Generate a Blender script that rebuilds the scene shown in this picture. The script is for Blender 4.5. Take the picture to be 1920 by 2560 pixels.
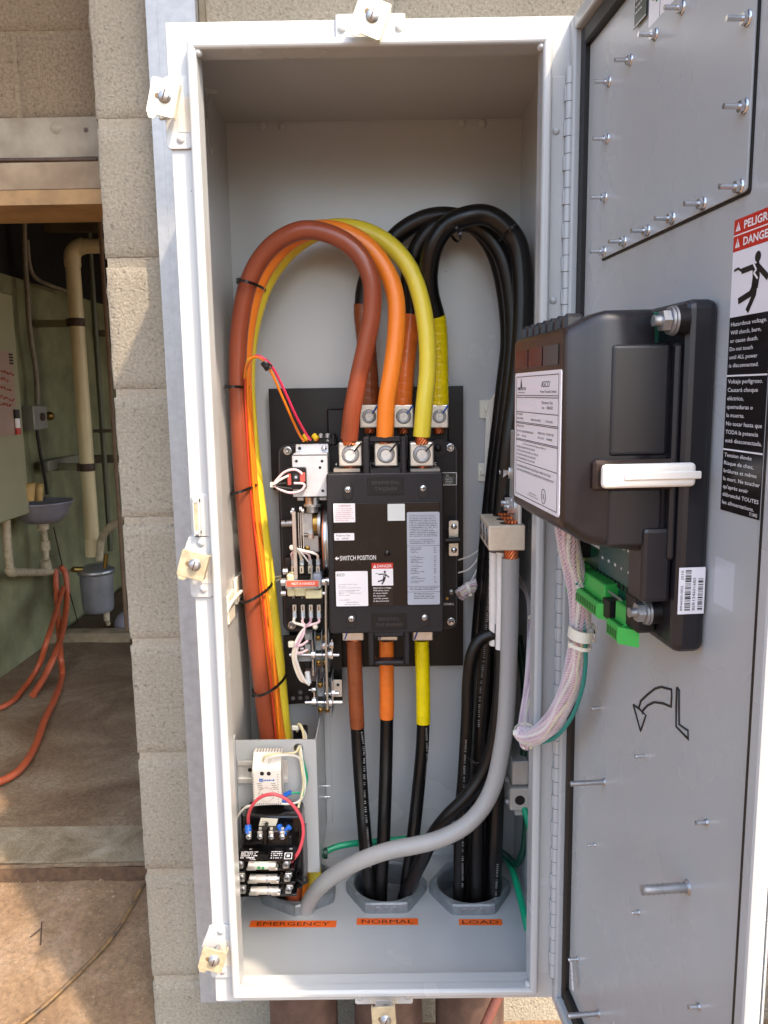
import bpy, bmesh, math, random
from mathutils import Vector, Matrix, noise
random.seed(7)
rad = math.radians
for o in list(bpy.data.objects): bpy.data.objects.remove(o)
SC = bpy.context.scene
COL = SC.collection

# ------------------------------------------------------------------ camera
FPX, CAM = 1975.8, Vector((.017, -1.2766, 1.0829))
YAW, PITCH, ROLL = -.0045, .151, .015
def _axes():
    cy, sy, cp, sp, cr, sr = math.cos(YAW), math.sin(YAW), math.cos(PITCH), math.sin(PITCH), math.cos(ROLL), math.sin(ROLL)
    f = Vector((sy*cp, cy*cp, -sp)); r = Vector((cy, -sy, 0)); d = f.cross(r)
    return cr*r + sr*d, -sr*r + cr*d, f
AR, AD, AF = _axes()
cam = bpy.data.objects.new('camera', bpy.data.cameras.new('camera')); COL.objects.link(cam)
m = Matrix((AR, -AD, -AF)).transposed().to_4x4(); m.translation = CAM
cam.matrix_world = m
cam.data.sensor_fit = 'VERTICAL'; cam.data.sensor_height = 36; cam.data.lens = FPX/2560*36
cam.data.clip_start = .02; cam.data.clip_end = 400
SC.camera = cam
# ------------------------------------------------------------------ light
SUN_AZ, SUN_EL = 42, 52          # degrees to the right of straight-out-of-the-wall, height
w = bpy.data.worlds.new('World'); SC.world = w; w.use_nodes = True
nt = w.node_tree; bg = nt.nodes['Background']
sky = nt.nodes.new('ShaderNodeTexSky'); sky.sky_type = 'NISHITA'; sky.sun_disc = False
sky.sun_elevation = rad(SUN_EL); sky.sun_rotation = rad(180-SUN_AZ)
sky.air_density = 1.0; sky.dust_density = 3.6; sky.ozone_density = 1.0
nt.links.new(sky.outputs[0], bg.inputs[0]); bg.inputs[1].default_value = .15
sl = bpy.data.lights.new('sun', 'SUN'); sl.energy = 1.5; sl.angle = rad(1.2); sl.color = (1, .79, .60)
so = bpy.data.objects.new('sun', sl); COL.objects.link(so)
sd = Vector((math.sin(rad(SUN_AZ))*math.cos(rad(SUN_EL)), -math.cos(rad(SUN_AZ))*math.cos(rad(SUN_EL)), math.sin(rad(SUN_EL))))
so.rotation_euler = sd.to_track_quat('Z', 'Y').to_euler(); so.location = (3, -4, 5)
SC.view_settings.view_transform = 'Standard'; SC.view_settings.look = 'None'
SC.view_settings.exposure = 2.1; SC.view_settings.gamma = 1

# ------------------------------------------------------------------ measuring helpers
def ray(u, v): return AF + AR*((u-960)/FPX) + AD*((v-1280)/FPX)
def P(u, v, y):
    d = ray(u, v); return CAM + d*((y-CAM.y)/d.y)
def PX(u, v, x):
    d = ray(u, v); return CAM + d*((x-CAM.x)/d.x)
def PZ(u, v, z):
    d = ray(u, v); return CAM + d*((z-CAM.z)/d.z)
DA, DXH = rad(5), .32
DS, DC = math.sin(DA), math.cos(DA)
DOORM = Matrix.Translation((DXH, 0, 0)) @ Matrix.Rotation(-(math.pi/2-DA), 4, 'Z')
def D(u, v, h=0):
    n = Vector((DC, DS, 0)); p0 = Vector((DXH, 0, 0)) - n*h
    d = ray(u, v); q = CAM + d*(((p0-CAM).dot(n))/(d.dot(n)))
    r = DOORM.inverted() @ q; return Vector((r.x, -h, r.z))
def rp(px, y): return px*(y-CAM.y)/FPX      # pixels -> metres at depth y

# ------------------------------------------------------------------ materials
def lin(c):
    c = c/255; return c/12.92 if c <= .04045 else ((c+.055)/1.055)**2.4
def S(h): return tuple(lin(int(h[i:i+2], 16)) for i in (0, 2, 4))
MATS = {}
def mat(name, col, rough=.5, metal=0., nscale=0, namt=.0, bump=0., bscale=200., spec=.5, coat=0., col2=None, detail=4, stretch=None, bdist=.002, rvar=0):
    if isinstance(col, str): col = S(col)
    if isinstance(col2, str): col2 = S(col2)
    M = bpy.data.materials.new(name); M.use_nodes = True; n = M.node_tree; b = n.nodes['Principled BSDF']
    b.inputs['Base Color'].default_value = (*col, 1); b.inputs['Roughness'].default_value = rough
    b.inputs['Metallic'].default_value = metal; b.inputs['Specular IOR Level'].default_value = spec
    b.inputs['Coat Weight'].default_value = coat
    tc = n.nodes.new('ShaderNodeTexCoord'); mp = n.nodes.new('ShaderNodeMapping'); n.links.new(tc.outputs['Object'], mp.inputs[0])
    if stretch: mp.inputs['Scale'].default_value = stretch
    if nscale:
        t = n.nodes.new('ShaderNodeTexNoise'); t.inputs['Scale'].default_value = nscale; t.inputs['Detail'].default_value = detail; t.inputs['Roughness'].default_value = .6
        n.links.new(mp.outputs[0], t.inputs[0])
        r = n.nodes.new('ShaderNodeValToRGB'); r.color_ramp.elements[0].position = .25; r.color_ramp.elements[1].position = .75; r.color_ramp.interpolation = 'EASE'
        c2 = col2 if col2 else tuple(min(1, c*(1-namt)) for c in col)
        c1 = col if col2 else tuple(min(1, c*(1+namt)) for c in col)
        r.color_ramp.elements[0].color = (*c2, 1); r.color_ramp.elements[1].color = (*c1, 1)
        n.links.new(t.outputs[0], r.inputs[0]); n.links.new(r.outputs[0], b.inputs['Base Color'])
        rr = n.nodes.new('ShaderNodeMapRange'); rr.inputs[3].default_value = max(.03, rough-.07); rr.inputs[4].default_value = min(1, rough+.09)
        n.links.new(t.outputs[0], rr.inputs[0]); n.links.new(rr.outputs[0], b.inputs['Roughness'])
    if rvar:
        t3 = n.nodes.new('ShaderNodeTexNoise'); t3.inputs['Scale'].default_value = 3; t3.inputs['Detail'].default_value = 3; t3.inputs['Roughness'].default_value = .7
        n.links.new(tc.outputs['Object'], t3.inputs[0]); r3 = n.nodes.new('ShaderNodeMapRange'); r3.inputs[1].default_value = .3; r3.inputs[2].default_value = .7; r3.inputs[3].default_value = rough-rvar; r3.inputs[4].default_value = rough+rvar*1.4
        n.links.new(t3.outputs[0], r3.inputs[0]); n.links.new(r3.outputs[0], b.inputs['Roughness'])
    if bump:
        t2 = n.nodes.new('ShaderNodeTexNoise'); t2.inputs['Scale'].default_value = bscale; t2.inputs['Detail'].default_value = 3
        n.links.new(tc.outputs['Object'], t2.inputs[0])
        bp = n.nodes.new('ShaderNodeBump'); bp.inputs['Strength'].default_value = bump; bp.inputs['Distance'].default_value = bdist
        n.links.new(t2.outputs[0], bp.inputs['Height']); n.links.new(bp.outputs[0], b.inputs['Normal'])
    MATS[name] = M; return M

def specks(M, scale=90, thr=.06, col=(.06, .05, .04)):
    """small dirt specks over an existing material"""
    n = M.node_tree; b = n.nodes['Principled BSDF']
    tc = n.nodes.new('ShaderNodeTexCoord'); v = n.nodes.new('ShaderNodeTexVoronoi'); v.inputs['Scale'].default_value = scale
    n.links.new(tc.outputs['Object'], v.inputs[0])
    nz = n.nodes.new('ShaderNodeTexNoise'); nz.inputs['Scale'].default_value = 14; n.links.new(tc.outputs['Object'], nz.inputs[0])
    mr = n.nodes.new('ShaderNodeMapRange'); mr.inputs[1].default_value = .45; mr.inputs[2].default_value = .75; mr.inputs[3].default_value = 0; mr.inputs[4].default_value = thr*2
    n.links.new(nz.outputs[0], mr.inputs[0])
    lt = n.nodes.new('ShaderNodeMath'); lt.operation = 'LESS_THAN'; n.links.new(v.outputs['Distance'], lt.inputs[0]); n.links.new(mr.outputs[0], lt.inputs[1])
    mx = n.nodes.new('ShaderNodeMix'); mx.data_type = 'RGBA'
    src = b.inputs['Base Color'].links[0].from_socket if b.inputs['Base Color'].links else None
    if src: n.links.new(src, mx.inputs[6])
    else: mx.inputs[6].default_value = b.inputs['Base Color'].default_value
    mx.inputs[7].default_value = (*col, 1); n.links.new(lt.outputs[0], mx.inputs[0]); n.links.new(mx.outputs[2], b.inputs['Base Color'])

PAINT = mat('grey enamel', 'aeb1b0', .24, nscale=3, namt=.025, bump=.04, bscale=420, bdist=.0003, spec=.6); specks(PAINT, 60, .035)
PAINTD = mat('grey enamel door', 'aaadac', .27, nscale=2.2, namt=.02, rvar=.035)
DIRTP = mat('dusty enamel', 'bdb9ad', .5, nscale=24, namt=.07, bump=.2, bscale=300); specks(DIRTP, 110, .09, (.2, .16, .1))
RUBBER = mat('black rubber gasket and gap shade', '17130f', .55, nscale=30, namt=.3, bump=.3, bscale=200)
GALV = mat('galvanised steel', 'a0a3a4', .42, .35, nscale=45, namt=.10, bump=.08, bscale=120, detail=6); specks(GALV, 80, .05)
GALVO = mat('weathered galvanised steel', '8b8371', .6, .05, nscale=11, col2='6c604c', detail=8, bump=.1)
CLAMPM = mat('cream passivated steel', 'd8d6bd', .38, .25, nscale=40, namt=.08, bump=.1, bscale=150)
CLAMPR = mat('tarnished clamp steel', 'b3a88a', .5, .3, nscale=60, namt=.2, bump=.25, bscale=180)
ZINC = mat('bright zinc', 'd2d4d6', .22, .9, nscale=80, namt=.08)
STEEL = mat('dull steel', 'a9abac', .38, .8, nscale=70, namt=.12)
ALU = mat('brushed aluminium', 'cfcdc6', .4, .45, nscale=120, namt=.06, stretch=(1, 1, .1), bump=.1, bscale=400)
TIN = mat('tin plated lug', 'cfcbc0', .34, .7, nscale=60, namt=.08, bump=.1, bscale=250)
BRASS = mat('brass', '9a7d44', .3, .9, nscale=90, namt=.15)
COPPER = mat('copper strands', 'd0764a', .3, .9, nscale=160, namt=.25)
BLKP = mat('black moulded plastic', '131112', .42, spec=.35, nscale=30, namt=.12, bump=.18, bscale=900, bdist=.0005)
BLKM = mat('matt charcoal plastic', '1d1b1e', .48, spec=.38, nscale=12, namt=.12, bump=.25, bscale=1100, bdist=.0006)
BLKB = mat('brown black panel', '140e0c', .25, spec=.4, nscale=9, namt=.35, bump=.1, bscale=600, bdist=.0005)
BLKPL = mat('black steel plate', '0a0808', .36, spec=.35, nscale=14, namt=.5, detail=8, bump=.06, bscale=300)
PHEN = mat('glossy phenolic', '0b0a0a', .16, nscale=20, namt=.4)
CBLK = mat('black cable jacket', '0d0c0c', .3, spec=.42, nscale=40, namt=.45, stretch=(1, 1, .08), bump=.12, bscale=160)
CBLK2 = mat('scuffed black cable jacket', '110f0e', .36, spec=.4, nscale=30, namt=.55, stretch=(1, 1, .1), bump=.2, bscale=130)
CBRN = mat('brown cable jacket', '8a432a', .3, nscale=16, namt=.12, stretch=(1, 1, .1), bump=.05, bscale=90)
CORG = mat('orange cable jacket', 'ec8228', .32, nscale=16, namt=.07, stretch=(1, 1, .1), bump=.05, bscale=90)
CYEL = mat('yellow cable jacket', 'dcc93a', .32, nscale=16, namt=.06, stretch=(1, 1, .1), bump=.05, bscale=90)
CGRY = mat('grey cable jacket', '9a9995', .36, nscale=20, namt=.06, stretch=(1, 1, .1), bump=.06, bscale=90)
CGRN = mat('green wire jacket', '0a9a6c', .3, nscale=20, namt=.08, bump=.04, bscale=90)
CDGR = mat('dark green cable jacket', '0c3b2d', .3, nscale=20, namt=.15, bump=.05, bscale=90)
CTEAL = mat('teal wire jacket', '0f7f76', .35)
TBRN = mat('brown tape', '854524', .3, nscale=25, namt=.12)
TORG = mat('orange tape', 'dd7024', .3, nscale=25, namt=.12)
TYEL = mat('yellow tape', 'e2cc00', .3, nscale=25, namt=.10)
TWHT = mat('white tape', 'e2ddd6', .35, nscale=25, namt=.04)
WPNK = mat('pale pink wire', 'd8bcc0', .45); WWHT = mat('white wire', 'e0dcd0', .4); WCRM = mat('cream wire', 'dcd3a8', .4)
WRED = mat('coral red wire', 'd8505a', .35); WMAG = mat('magenta wire', 'c22a50', .35); WORG = mat('thin orange wire', 'e07a18', .35)
NYLON = mat('natural nylon', 'dcdac8', .35); BNYL = mat('black nylon', '0e0d0d', .35)
WPLA = mat('white moulded plastic', 'e2ddd2', .42, nscale=20, namt=.02)
CRMP = mat('cream moulded plastic', 'd6cfa6', .4, nscale=20, namt=.05)
LABW = mat('white label', 'e6e4e6', .3); LABG = mat('pale grey label', 'a9b0ba', .3); LABK = mat('black label', '1a1616', .25); LABR = mat('red label', 'c02a1c', .3)
LABO = mat('orange label tape', 'e8661e', .35); LABDG = mat('dark green label', '2c3a34', .3); PRK = mat('black print', '15110f', .5); PRW = mat('white print', 'e8e6e4', .4)
PRR = mat('red print', 'b03028', .5); PRG = mat('green print', '3c8a4c', .5); PRB = mat('blue print', '2868b8', .5)
BLUEC = mat('blue crimp', '1f66c8', .35); GRNT = mat('green terminal plastic', '37a645', .4, nscale=30, namt=.06); PCB = mat('circuit board', '124a36', .35, nscale=60, namt=.3); PCB2 = mat('grey green circuit board', '3c5552', .4, nscale=30, namt=.15)
REDP = mat('brick red plastic', 'b4504a', .35); GREYP = mat('grey terminal plastic', '8d9494', .45, nscale=30, namt=.06); CHIP = mat('glass fuse body', 'd8cfc0', .15, .2)
NUTC = mat('cast zinc locknut', '868c8e', .42, .45, nscale=50, namt=.15, bump=.35, bscale=120)
BARE = mat('pale aluminium block', 'd3c5ae', .42, .25, nscale=70, namt=.08, bump=.25, bscale=160)
GRNW = mat('green painted masonry', '8b8b68', .65, nscale=5, col2='6a694c', detail=8, bump=.3, bscale=40, bdist=.004)
PANELM = mat('beige green enamel', 'a09c7c', .5, nscale=5, namt=.06)
DARK = mat('room shade black', '0d0b09', .8, nscale=6, namt=.3)  # near-black stand-in for the deep shade inside the room
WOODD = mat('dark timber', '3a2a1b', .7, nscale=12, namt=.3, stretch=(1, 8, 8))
PVC = mat('aged cream pipe', 'cbbd93', .4, nscale=10, namt=.10, stretch=(1, 1, .3)); specks(PVC, 30, .04)
PVCD = mat('dirty small pipe', 'a79a80', .5, nscale=40, namt=.25)
HOSE = mat('red rubber hose', 'a8502f', .45, nscale=20, namt=.15)
TANKM = mat('grey steel tank', '85868a', .35, .3, nscale=12, namt=.12)
RUST = mat('rusty steel', '4a3a30', .6, .3, nscale=60, namt=.3)
WHB = mat('pale dusty whiteboard', 'a98f7f', .4); BASIN = mat('dull lilac steel basin', '85828a', .4, .2, nscale=20, namt=.15)
CONDP = mat('dusty conduit', '634d42', .6, .1, nscale=22, col2='46352c', detail=8); specks(CONDP, 70, .12, (.04, .03, .02))
CORD = mat('dirty tan extension cord', '8a6a3a', .6, nscale=22, col2='3c3430')

def block_mat(name, base, dark, pits=.5):
    M = bpy.data.materials.new(name); M.use_nodes = True; n = M.node_tree; b = n.nodes['Principled BSDF']; b.inputs['Roughness'].default_value = .93
    b.inputs['Specular IOR Level'].default_value = .2
    tc = n.nodes.new('ShaderNodeTexCoord')
    a = n.nodes.new('ShaderNodeTexNoise'); a.inputs['Scale'].default_value = 150; a.inputs['Detail'].default_value = 6; a.inputs['Roughness'].default_value = .75
    g = n.nodes.new('ShaderNodeTexVoronoi'); g.inputs['Scale'].default_value = 170
    c = n.nodes.new('ShaderNodeTexNoise'); c.inputs['Scale'].default_value = 3.5; c.inputs['Detail'].default_value = 4
    pit = n.nodes.new('ShaderNodeTexNoise'); pit.inputs['Scale'].default_value = 85; pit.inputs['Detail'].default_value = 2
    for t in (a, g, c, pit): n.links.new(tc.outputs['Object'], t.inputs[0])
    r = n.nodes.new('ShaderNodeValToRGB'); e = r.color_ramp.elements; e[0].position = .28; e[0].color = (*S(dark), 1); e[1].position = .62; e[1].color = (*S(base), 1)
    x = r.color_ramp.elements.new(.76); x.color = tuple(min(1, q*1.35) for q in S(base))+(1,)
    n.links.new(a.outputs[0], r.inputs[0])
    mx = n.nodes.new('ShaderNodeMix'); mx.data_type = 'RGBA'; mx.blend_type = 'MULTIPLY'; mx.inputs[0].default_value = 1
    mr = n.nodes.new('ShaderNodeMapRange'); mr.inputs[1].default_value = .3; mr.inputs[2].default_value = .7; mr.inputs[3].default_value = .86; mr.inputs[4].default_value = 1.1
    n.links.new(c.outputs[0], mr.inputs[0]); n.links.new(r.outputs[0], mx.inputs[6]); n.links.new(mr.outputs[0], mx.inputs[7])
    pr = n.nodes.new('ShaderNodeMapRange'); pr.inputs[1].default_value = .30; pr.inputs[2].default_value = .40; pr.inputs[3].default_value = .35; pr.inputs[4].default_value = 1
    n.links.new(pit.outputs[0], pr.inputs[0])
    mx2 = n.nodes.new('ShaderNodeMix'); mx2.data_type = 'RGBA'; mx2.blend_type = 'MULTIPLY'; mx2.inputs[0].default_value = pits
    n.links.new(mx.outputs[2], mx2.inputs[6]); n.links.new(pr.outputs[0], mx2.inputs[7]); n.links.new(mx2.outputs[2], b.inputs['Base Color'])
    ad = n.nodes.new('ShaderNodeMath'); ad.operation = 'ADD'; n.links.new(a.outputs[0], ad.inputs[0])
    m3 = n.nodes.new('ShaderNodeMath'); m3.operation = 'MULTIPLY'; m3.inputs[1].default_value = .5; n.links.new(g.outputs['Distance'], m3.inputs[0]); n.links.new(m3.outputs[0], ad.inputs[1])
    ad2 = n.nodes.new('ShaderNodeMath'); ad2.operation = 'ADD'; n.links.new(ad.outputs[0], ad2.inputs[0]); n.links.new(pr.outputs[0], ad2.inputs[1])
    bp = n.nodes.new('ShaderNodeBump'); bp.inputs['Strength'].default_value = .6; bp.inputs['Distance'].default_value = .0035
    n.links.new(ad2.outputs[0], bp.inputs['Height']); n.links.new(bp.outputs[0], b.inputs['Normal'])
    return M
BLOCK = block_mat('split concrete block', '9f9989', '787162', .35); MORT = block_mat('mortar', '9f9888', '8a8373', .15)
BLOCKD = block_mat('shade-toned concrete block', '83745f', '5b4c3b', .3); MORTD = block_mat('shade-toned mortar', '847660', '6a5c48', .1)  # darker copies of the block colours, eave shade put into the tone
def ground_mat(name, c1, c2, c3, sc=1.0):
    M = bpy.data.materials.new(name); M.use_nodes = True; n = M.node_tree; b = n.nodes['Principled BSDF']; b.inputs['Roughness'].default_value = .85
    tc = n.nodes.new('ShaderNodeTexCoord')
    a = n.nodes.new('ShaderNodeTexNoise'); a.inputs['Scale'].default_value = 2.6*sc; a.inputs['Detail'].default_value = 14; a.inputs['Roughness'].default_value = .68; a.inputs['Distortion'].default_value = .6
    f = n.nodes.new('ShaderNodeTexNoise'); f.inputs['Scale'].default_value = 70*sc; f.inputs['Detail'].default_value = 8; f.inputs['Roughness'].default_value = .75
    for t in (a, f): n.links.new(tc.outputs['Object'], t.inputs[0])
    r = n.nodes.new('ShaderNodeValToRGB'); e = r.color_ramp.elements; e[0].position = .36; e[0].color = (*S(c1), 1); e[1].position = .66; e[1].color = (*S(c3), 1); x = e.new(.5); x.color = (*S(c2), 1)
    n.links.new(a.outputs[0], r.inputs[0])
    mx = n.nodes.new('ShaderNodeMix'); mx.data_type = 'RGBA'; mx.blend_type = 'MULTIPLY'; mx.inputs[0].default_value = 1
    mr = n.nodes.new('ShaderNodeMapRange'); mr.inputs[1].default_value = .3; mr.inputs[2].default_value = .7; mr.inputs[3].default_value = .55; mr.inputs[4].default_value = 1.3
    n.links.new(f.outputs[0], mr.inputs[0]); n.links.new(r.outputs[0], mx.inputs[6]); n.links.new(mr.outputs[0], mx.inputs[7]); n.links.new(mx.outputs[2], b.inputs['Base Color'])
    ad = n.nodes.new('ShaderNodeMath'); ad.operation = 'ADD'; n.links.new(a.outputs[0], ad.inputs[0]); n.links.new(f.outputs[0], ad.inputs[1])
    bp = n.nodes.new('ShaderNodeBump'); bp.inputs['Strength'].default_value = .6; bp.inputs['Distance'].default_value = .012
    n.links.new(ad.outputs[0], bp.inputs['Height']); n.links.new(bp.outputs[0], b.inputs['Normal'])
    return M
GROUND = ground_mat('dusty concrete apron', '705a43', '816a50', '94806a'); FLOORM = ground_mat('stained concrete floor', '6b543e', '7f6950', '98886f')

# ------------------------------------------------------------------ mesh builder
class MB:
    def __init__(s, m=None): s.v = []; s.f = []; s.mi = []; s.sm = []; s.mats = []; s.use(m) if m else None
    def use(s, m):
        if m not in s.mats: s.mats.append(m)
        s.cur = s.mats.index(m); return s
    def add(s, vs, fs, smooth=False):
        o = len(s.v); s.v += [Vector(v) for v in vs]
        for f in fs: s.f.append([i+o for i in f]); s.mi.append(s.cur); s.sm.append(smooth)
        return s
    def bm(s, b, M=None, smooth=False):
        b.verts.index_update(); s.add([(M @ v.co if M else v.co.copy()) for v in b.verts], [[v.index for v in f.verts] for f in b.faces], smooth); b.free(); return s
    def box(s, a, b, bev=0, M=None, seg=1):
        lo = [min(a[i], b[i]) for i in range(3)]; hi = [max(a[i], b[i]) for i in range(3)]
        B = bmesh.new(); bmesh.ops.create_cube(B, size=1)
        for v in B.verts: v.co = Vector([lo[i]+(v.co[i]+.5)*(hi[i]-lo[i]) for i in range(3)])
        if bev: bmesh.ops.bevel(B, geom=B.edges[:], offset=min(bev, .45*min(hi[i]-lo[i] for i in range(3))), segments=seg, affect='EDGES', profile=.5)
        return s.bm(B, M)
    def cyl(s, p, q, r, r2=None, seg=16, caps=True, smooth=True):
        p, q = Vector(p), Vector(q); ax = (q-p).normalized(); r2 = r if r2 is None else r2
        a = ax.orthogonal().normalized(); b = ax.cross(a)
        if abs(ax.y) > .9: a = Vector((1, 0, 0)); a = (a-ax*a.dot(ax)).normalized(); b = ax.cross(a)
        vs = []
        for c, rr in ((p, r), (q, r2)):
            for i in range(seg):
                t = 2*math.pi*i/seg; vs.append(c+a*math.cos(t)*rr+b*math.sin(t)*rr)
        s.add(vs, [[i, (i+1) % seg, seg+(i+1) % seg, seg+i] for i in range(seg)], smooth and seg > 6)
        if caps: s.add(vs, [list(range(seg))[::-1], list(range(seg, 2*seg))])
        return s
    def tube(s, pts, r, seg=12, caps=True, rf=None, closed=False, flat=None):
        pts = [Vector(p) for p in pts]; n = len(pts); vs = []; up = None; L = 0
        for i, p in enumerate(pts):
            if closed: t = (pts[(i+1) % n]-pts[i-1]).normalized()
            else: t = (pts[min(i+1, n-1)]-pts[max(i-1, 0)]).normalized()
            if up is None: up = t.orthogonal().normalized()
            up = (up-t*up.dot(t)).normalized(); b = t.cross(up)
            if i: L += (p-pts[i-1]).length
            for k in range(seg):
                a = 2*math.pi*k/seg; rr = r if rf is None else rf(L, a, i/(n-1))
                vs.append(p+(up*math.cos(a)+b*math.sin(a))*rr)
        fs = [[i*seg+k, i*seg+(k+1) % seg, (i+1)*seg+(k+1) % seg, (i+1)*seg+k] for i in range(n-1) for k in range(seg)]
        if closed: fs += [[(n-1)*seg+k, (n-1)*seg+(k+1) % seg, (k+1) % seg, k] for k in range(seg)]
        s.add(vs, fs, True)
        if caps and not closed: s.add(vs[:seg], [list(range(seg))[::-1]]); s.add(vs[-seg:], [list(range(seg))])
        return s
    def prism(s, poly, y0, y1, bev=0, M=None):
        """poly: (x,z) list; extruded from y0 to y1"""
        B = bmesh.new(); f = B.faces.new([B.verts.new((x, y0, z)) for x, z in poly])
        e = bmesh.ops.extrude_face_region(B, geom=[f]); 
        for v in [g for g in e['geom'] if isinstance(g, bmesh.types.BMVert)]: v.co.y = y1
        bmesh.ops.recalc_face_normals(B, faces=B.faces[:])
        if bev: bmesh.ops.bevel(B, geom=[ed for ed in B.edges if ed.calc_face_angle(0) > .4], offset=bev, segments=2, affect='EDGES', profile=.5)
        return s.bm(B, M)
    def rplate(s, x0, z0, x1, z1, y0, y1, r=.003, n=4, bev=0, M=None):
        if x0 > x1: x0, x1 = x1, x0
        if z0 > z1: z0, z1 = z1, z0
        poly = []
        for cx, cz, a0 in ((x1-r, z1-r, 0), (x0+r, z1-r, 90), (x0+r, z0+r, 180), (x1-r, z0+r, 270)):
            for k in range(n+1): a = rad(a0+90*k/n); poly.append((cx+r*math.cos(a), cz+r*math.sin(a)))
        return s.prism(poly, y0, y1, bev, M)
    def sphere(s, c, r, sc=(1, 1, 1), seg=12):
        B = bmesh.new(); bmesh.ops.create_uvsphere(B, u_segments=seg, v_segments=max(6, seg//2), radius=r)
        for v in B.verts: v.co = Vector((v.co.x*sc[0], v.co.y*sc[1], v.co.z*sc[2]))+Vector(c)
        return s.bm(B, None, True)
    def lathe(s, c, prof, seg=24, axis='z'):
        """prof: list of (radius, height) about c"""
        vs = []; c = Vector(c)
        for r, h in prof:
            for k in range(seg):
                a = 2*math.pi*k/seg; x, y = r*math.cos(a), r*math.sin(a)
                vs.append(c+(Vector((x, y, h)) if axis == 'z' else Vector((x, h, y))))
        return s.add(vs, [[i*seg+k, i*seg+(k+1) % seg, (i+1)*seg+(k+1) % seg, (i+1)*seg+k] for i in range(len(prof)-1) for k in range(seg)], True)
    def text(s, t, x, z, y, h, width=None, align='L', rot=0, bold=0, M=None, flip=False, vert=False):
        """flat lettering standing on plane y, facing -y; h = cap height"""
        c = bpy.data.curves.new('t', 'FONT'); c.body = t; c.size = h/.72; c.offset = bold*h*.12; c.resolution_u = 2
        c.fill_mode = 'FRONT'
        o = bpy.data.objects.new('t', c); COL.objects.link(o); bpy.context.view_layer.update()
        me = bpy.data.meshes.new_from_object(o.evaluated_get(bpy.context.evaluated_depsgraph_get()))
        if len(me.vertices):
            x0 = min(v.co.x for v in me.vertices); x1 = max(v.co.x for v in me.vertices); w0 = x1-x0
            k = (width/w0) if width and w0 > 0 else 1
            off = {'L': 0, 'C': -w0*k/2, 'R': -w0*k}[align]
            cr, sr = math.cos(rot), math.sin(rot); vs = []
            for v in me.vertices:
                a, b = (v.co.x-x0)*k+off, v.co.y
                if flip: a, b = -a, -b
                p = Vector((x+a*cr-b*sr, y, z+a*sr+b*cr)); vs.append(M @ p if M else p)
            s.add(vs, [list(f.vertices) for f in me.polygons])
        bpy.data.objects.remove(o); bpy.data.curves.remove(c); bpy.data.meshes.remove(me); return s
    def scrib(s, x, z, y, w, h, M=None):
        """a line of print too small to read: short ticks of uneven width"""
        q = x; rr = random.Random(int((x+z)*1e5))
        while q < x+w:
            d = h*rr.choice((.5, .7, .7, .9, .3)); 
            vs = [Vector((q, y, z)), Vector((min(q+d, x+w), y, z)), Vector((min(q+d, x+w), y, z+h*rr.choice((.7, .7, 1)))), Vector((q, y, z+h*.8))]
            s.add([M @ v for v in vs] if M else vs, [[0, 1, 2, 3]]); q += d+h*rr.choice((.25, .25, .3, .9))
        return s
def obj(name, mb, parent=None):
    xf = parent.get('_t') if parent else None
    me = bpy.data.meshes.new(name); off = Vector(xf) if xf is not None else Vector((0, 0, 0))
    me.from_pydata([v-off for v in mb.v], [], mb.f)
    for m_ in mb.mats: me.materials.append(m_)
    me.polygons.foreach_set('material_index', mb.mi); me.polygons.foreach_set('use_smooth', mb.sm); me.update()
    o = bpy.data.objects.new(name, me); COL.objects.link(o)
    if parent: o.parent = parent; o['_t'] = list(off)
    return o
def tag(o, label, cat, group=None, kind=None):
    if label: o['label'] = label
    if cat: o['category'] = cat
    if group: o['group'] = group
    if kind: o['kind'] = kind
    return o
def thing(name, label, cat, base, group=None, frame=None):
    e = bpy.data.objects.new(name, None); COL.objects.link(e); e.empty_display_size = .02
    base = Vector(base); e.matrix_world = (frame or Matrix()) @ Matrix.Translation(base); e['_t'] = list(base)
    return tag(e, label, cat, group)
def solo(name, mb, label, cat, base=None, group=None, frame=None, kind=None):
    if base is None:
        base = Vector((sum(v.x for v in mb.v)/len(mb.v), sum(v.y for v in mb.v)/len(mb.v), min(v.z for v in mb.v)))
    base = Vector(base)
    me = bpy.data.meshes.new(name); me.from_pydata([v-base for v in mb.v], [], mb.f)
    for m_ in mb.mats: me.materials.append(m_)
    me.polygons.foreach_set('material_index', mb.mi); me.polygons.foreach_set('use_smooth', mb.sm); me.update()
    o = bpy.data.objects.new(name, me); COL.objects.link(o); o.matrix_world = (frame or Matrix()) @ Matrix.Translation(base); o['_t'] = list(base)
    return tag(o, label, cat, group, kind)
def spline(pts, n=8):
    pts = [Vector(p) for p in pts]; q = [pts[0]*2-pts[1]]+pts+[pts[-1]*2-pts[-2]]; out = []
    for i in range(1, len(q)-2):
        a, b, c, d = q[i-1:i+3]
        for k in range(n):
            t = k/n; out.append(.5*((2*b)+(c-a)*t+(2*a-5*b+4*c-d)*t*t+(3*b-a-3*c+d)*t**3))
    out.append(pts[-1]); return out
def pp(lst): return [P(*a) for a in lst]
def strands(mb, p, q, r, n=9, twist=1.2):
    p, q = Vector(p), Vector(q); ax = (q-p).normalized(); a = ax.orthogonal().normalized(); b = ax.cross(a); mb.use(COPPER)
    mb.cyl(p, q, r*.72, seg=10)
    for k in range(n):
        ps = []
        for i in range(5):
            t = i/4; an = 2*math.pi*k/n+twist*t; ps.append(p+(q-p)*t+(a*math.cos(an)+b*math.sin(an))*r*.8)
        mb.tube(ps, r*.24, 6)
    return mb
def hexnut(mb, c, ax, r, h, m=None):
    if m: mb.use(m)
    c = Vector(c); ax = Vector(ax).normalized(); mb.cyl(c, c+ax*h, r, seg=6, smooth=False); return mb
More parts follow.
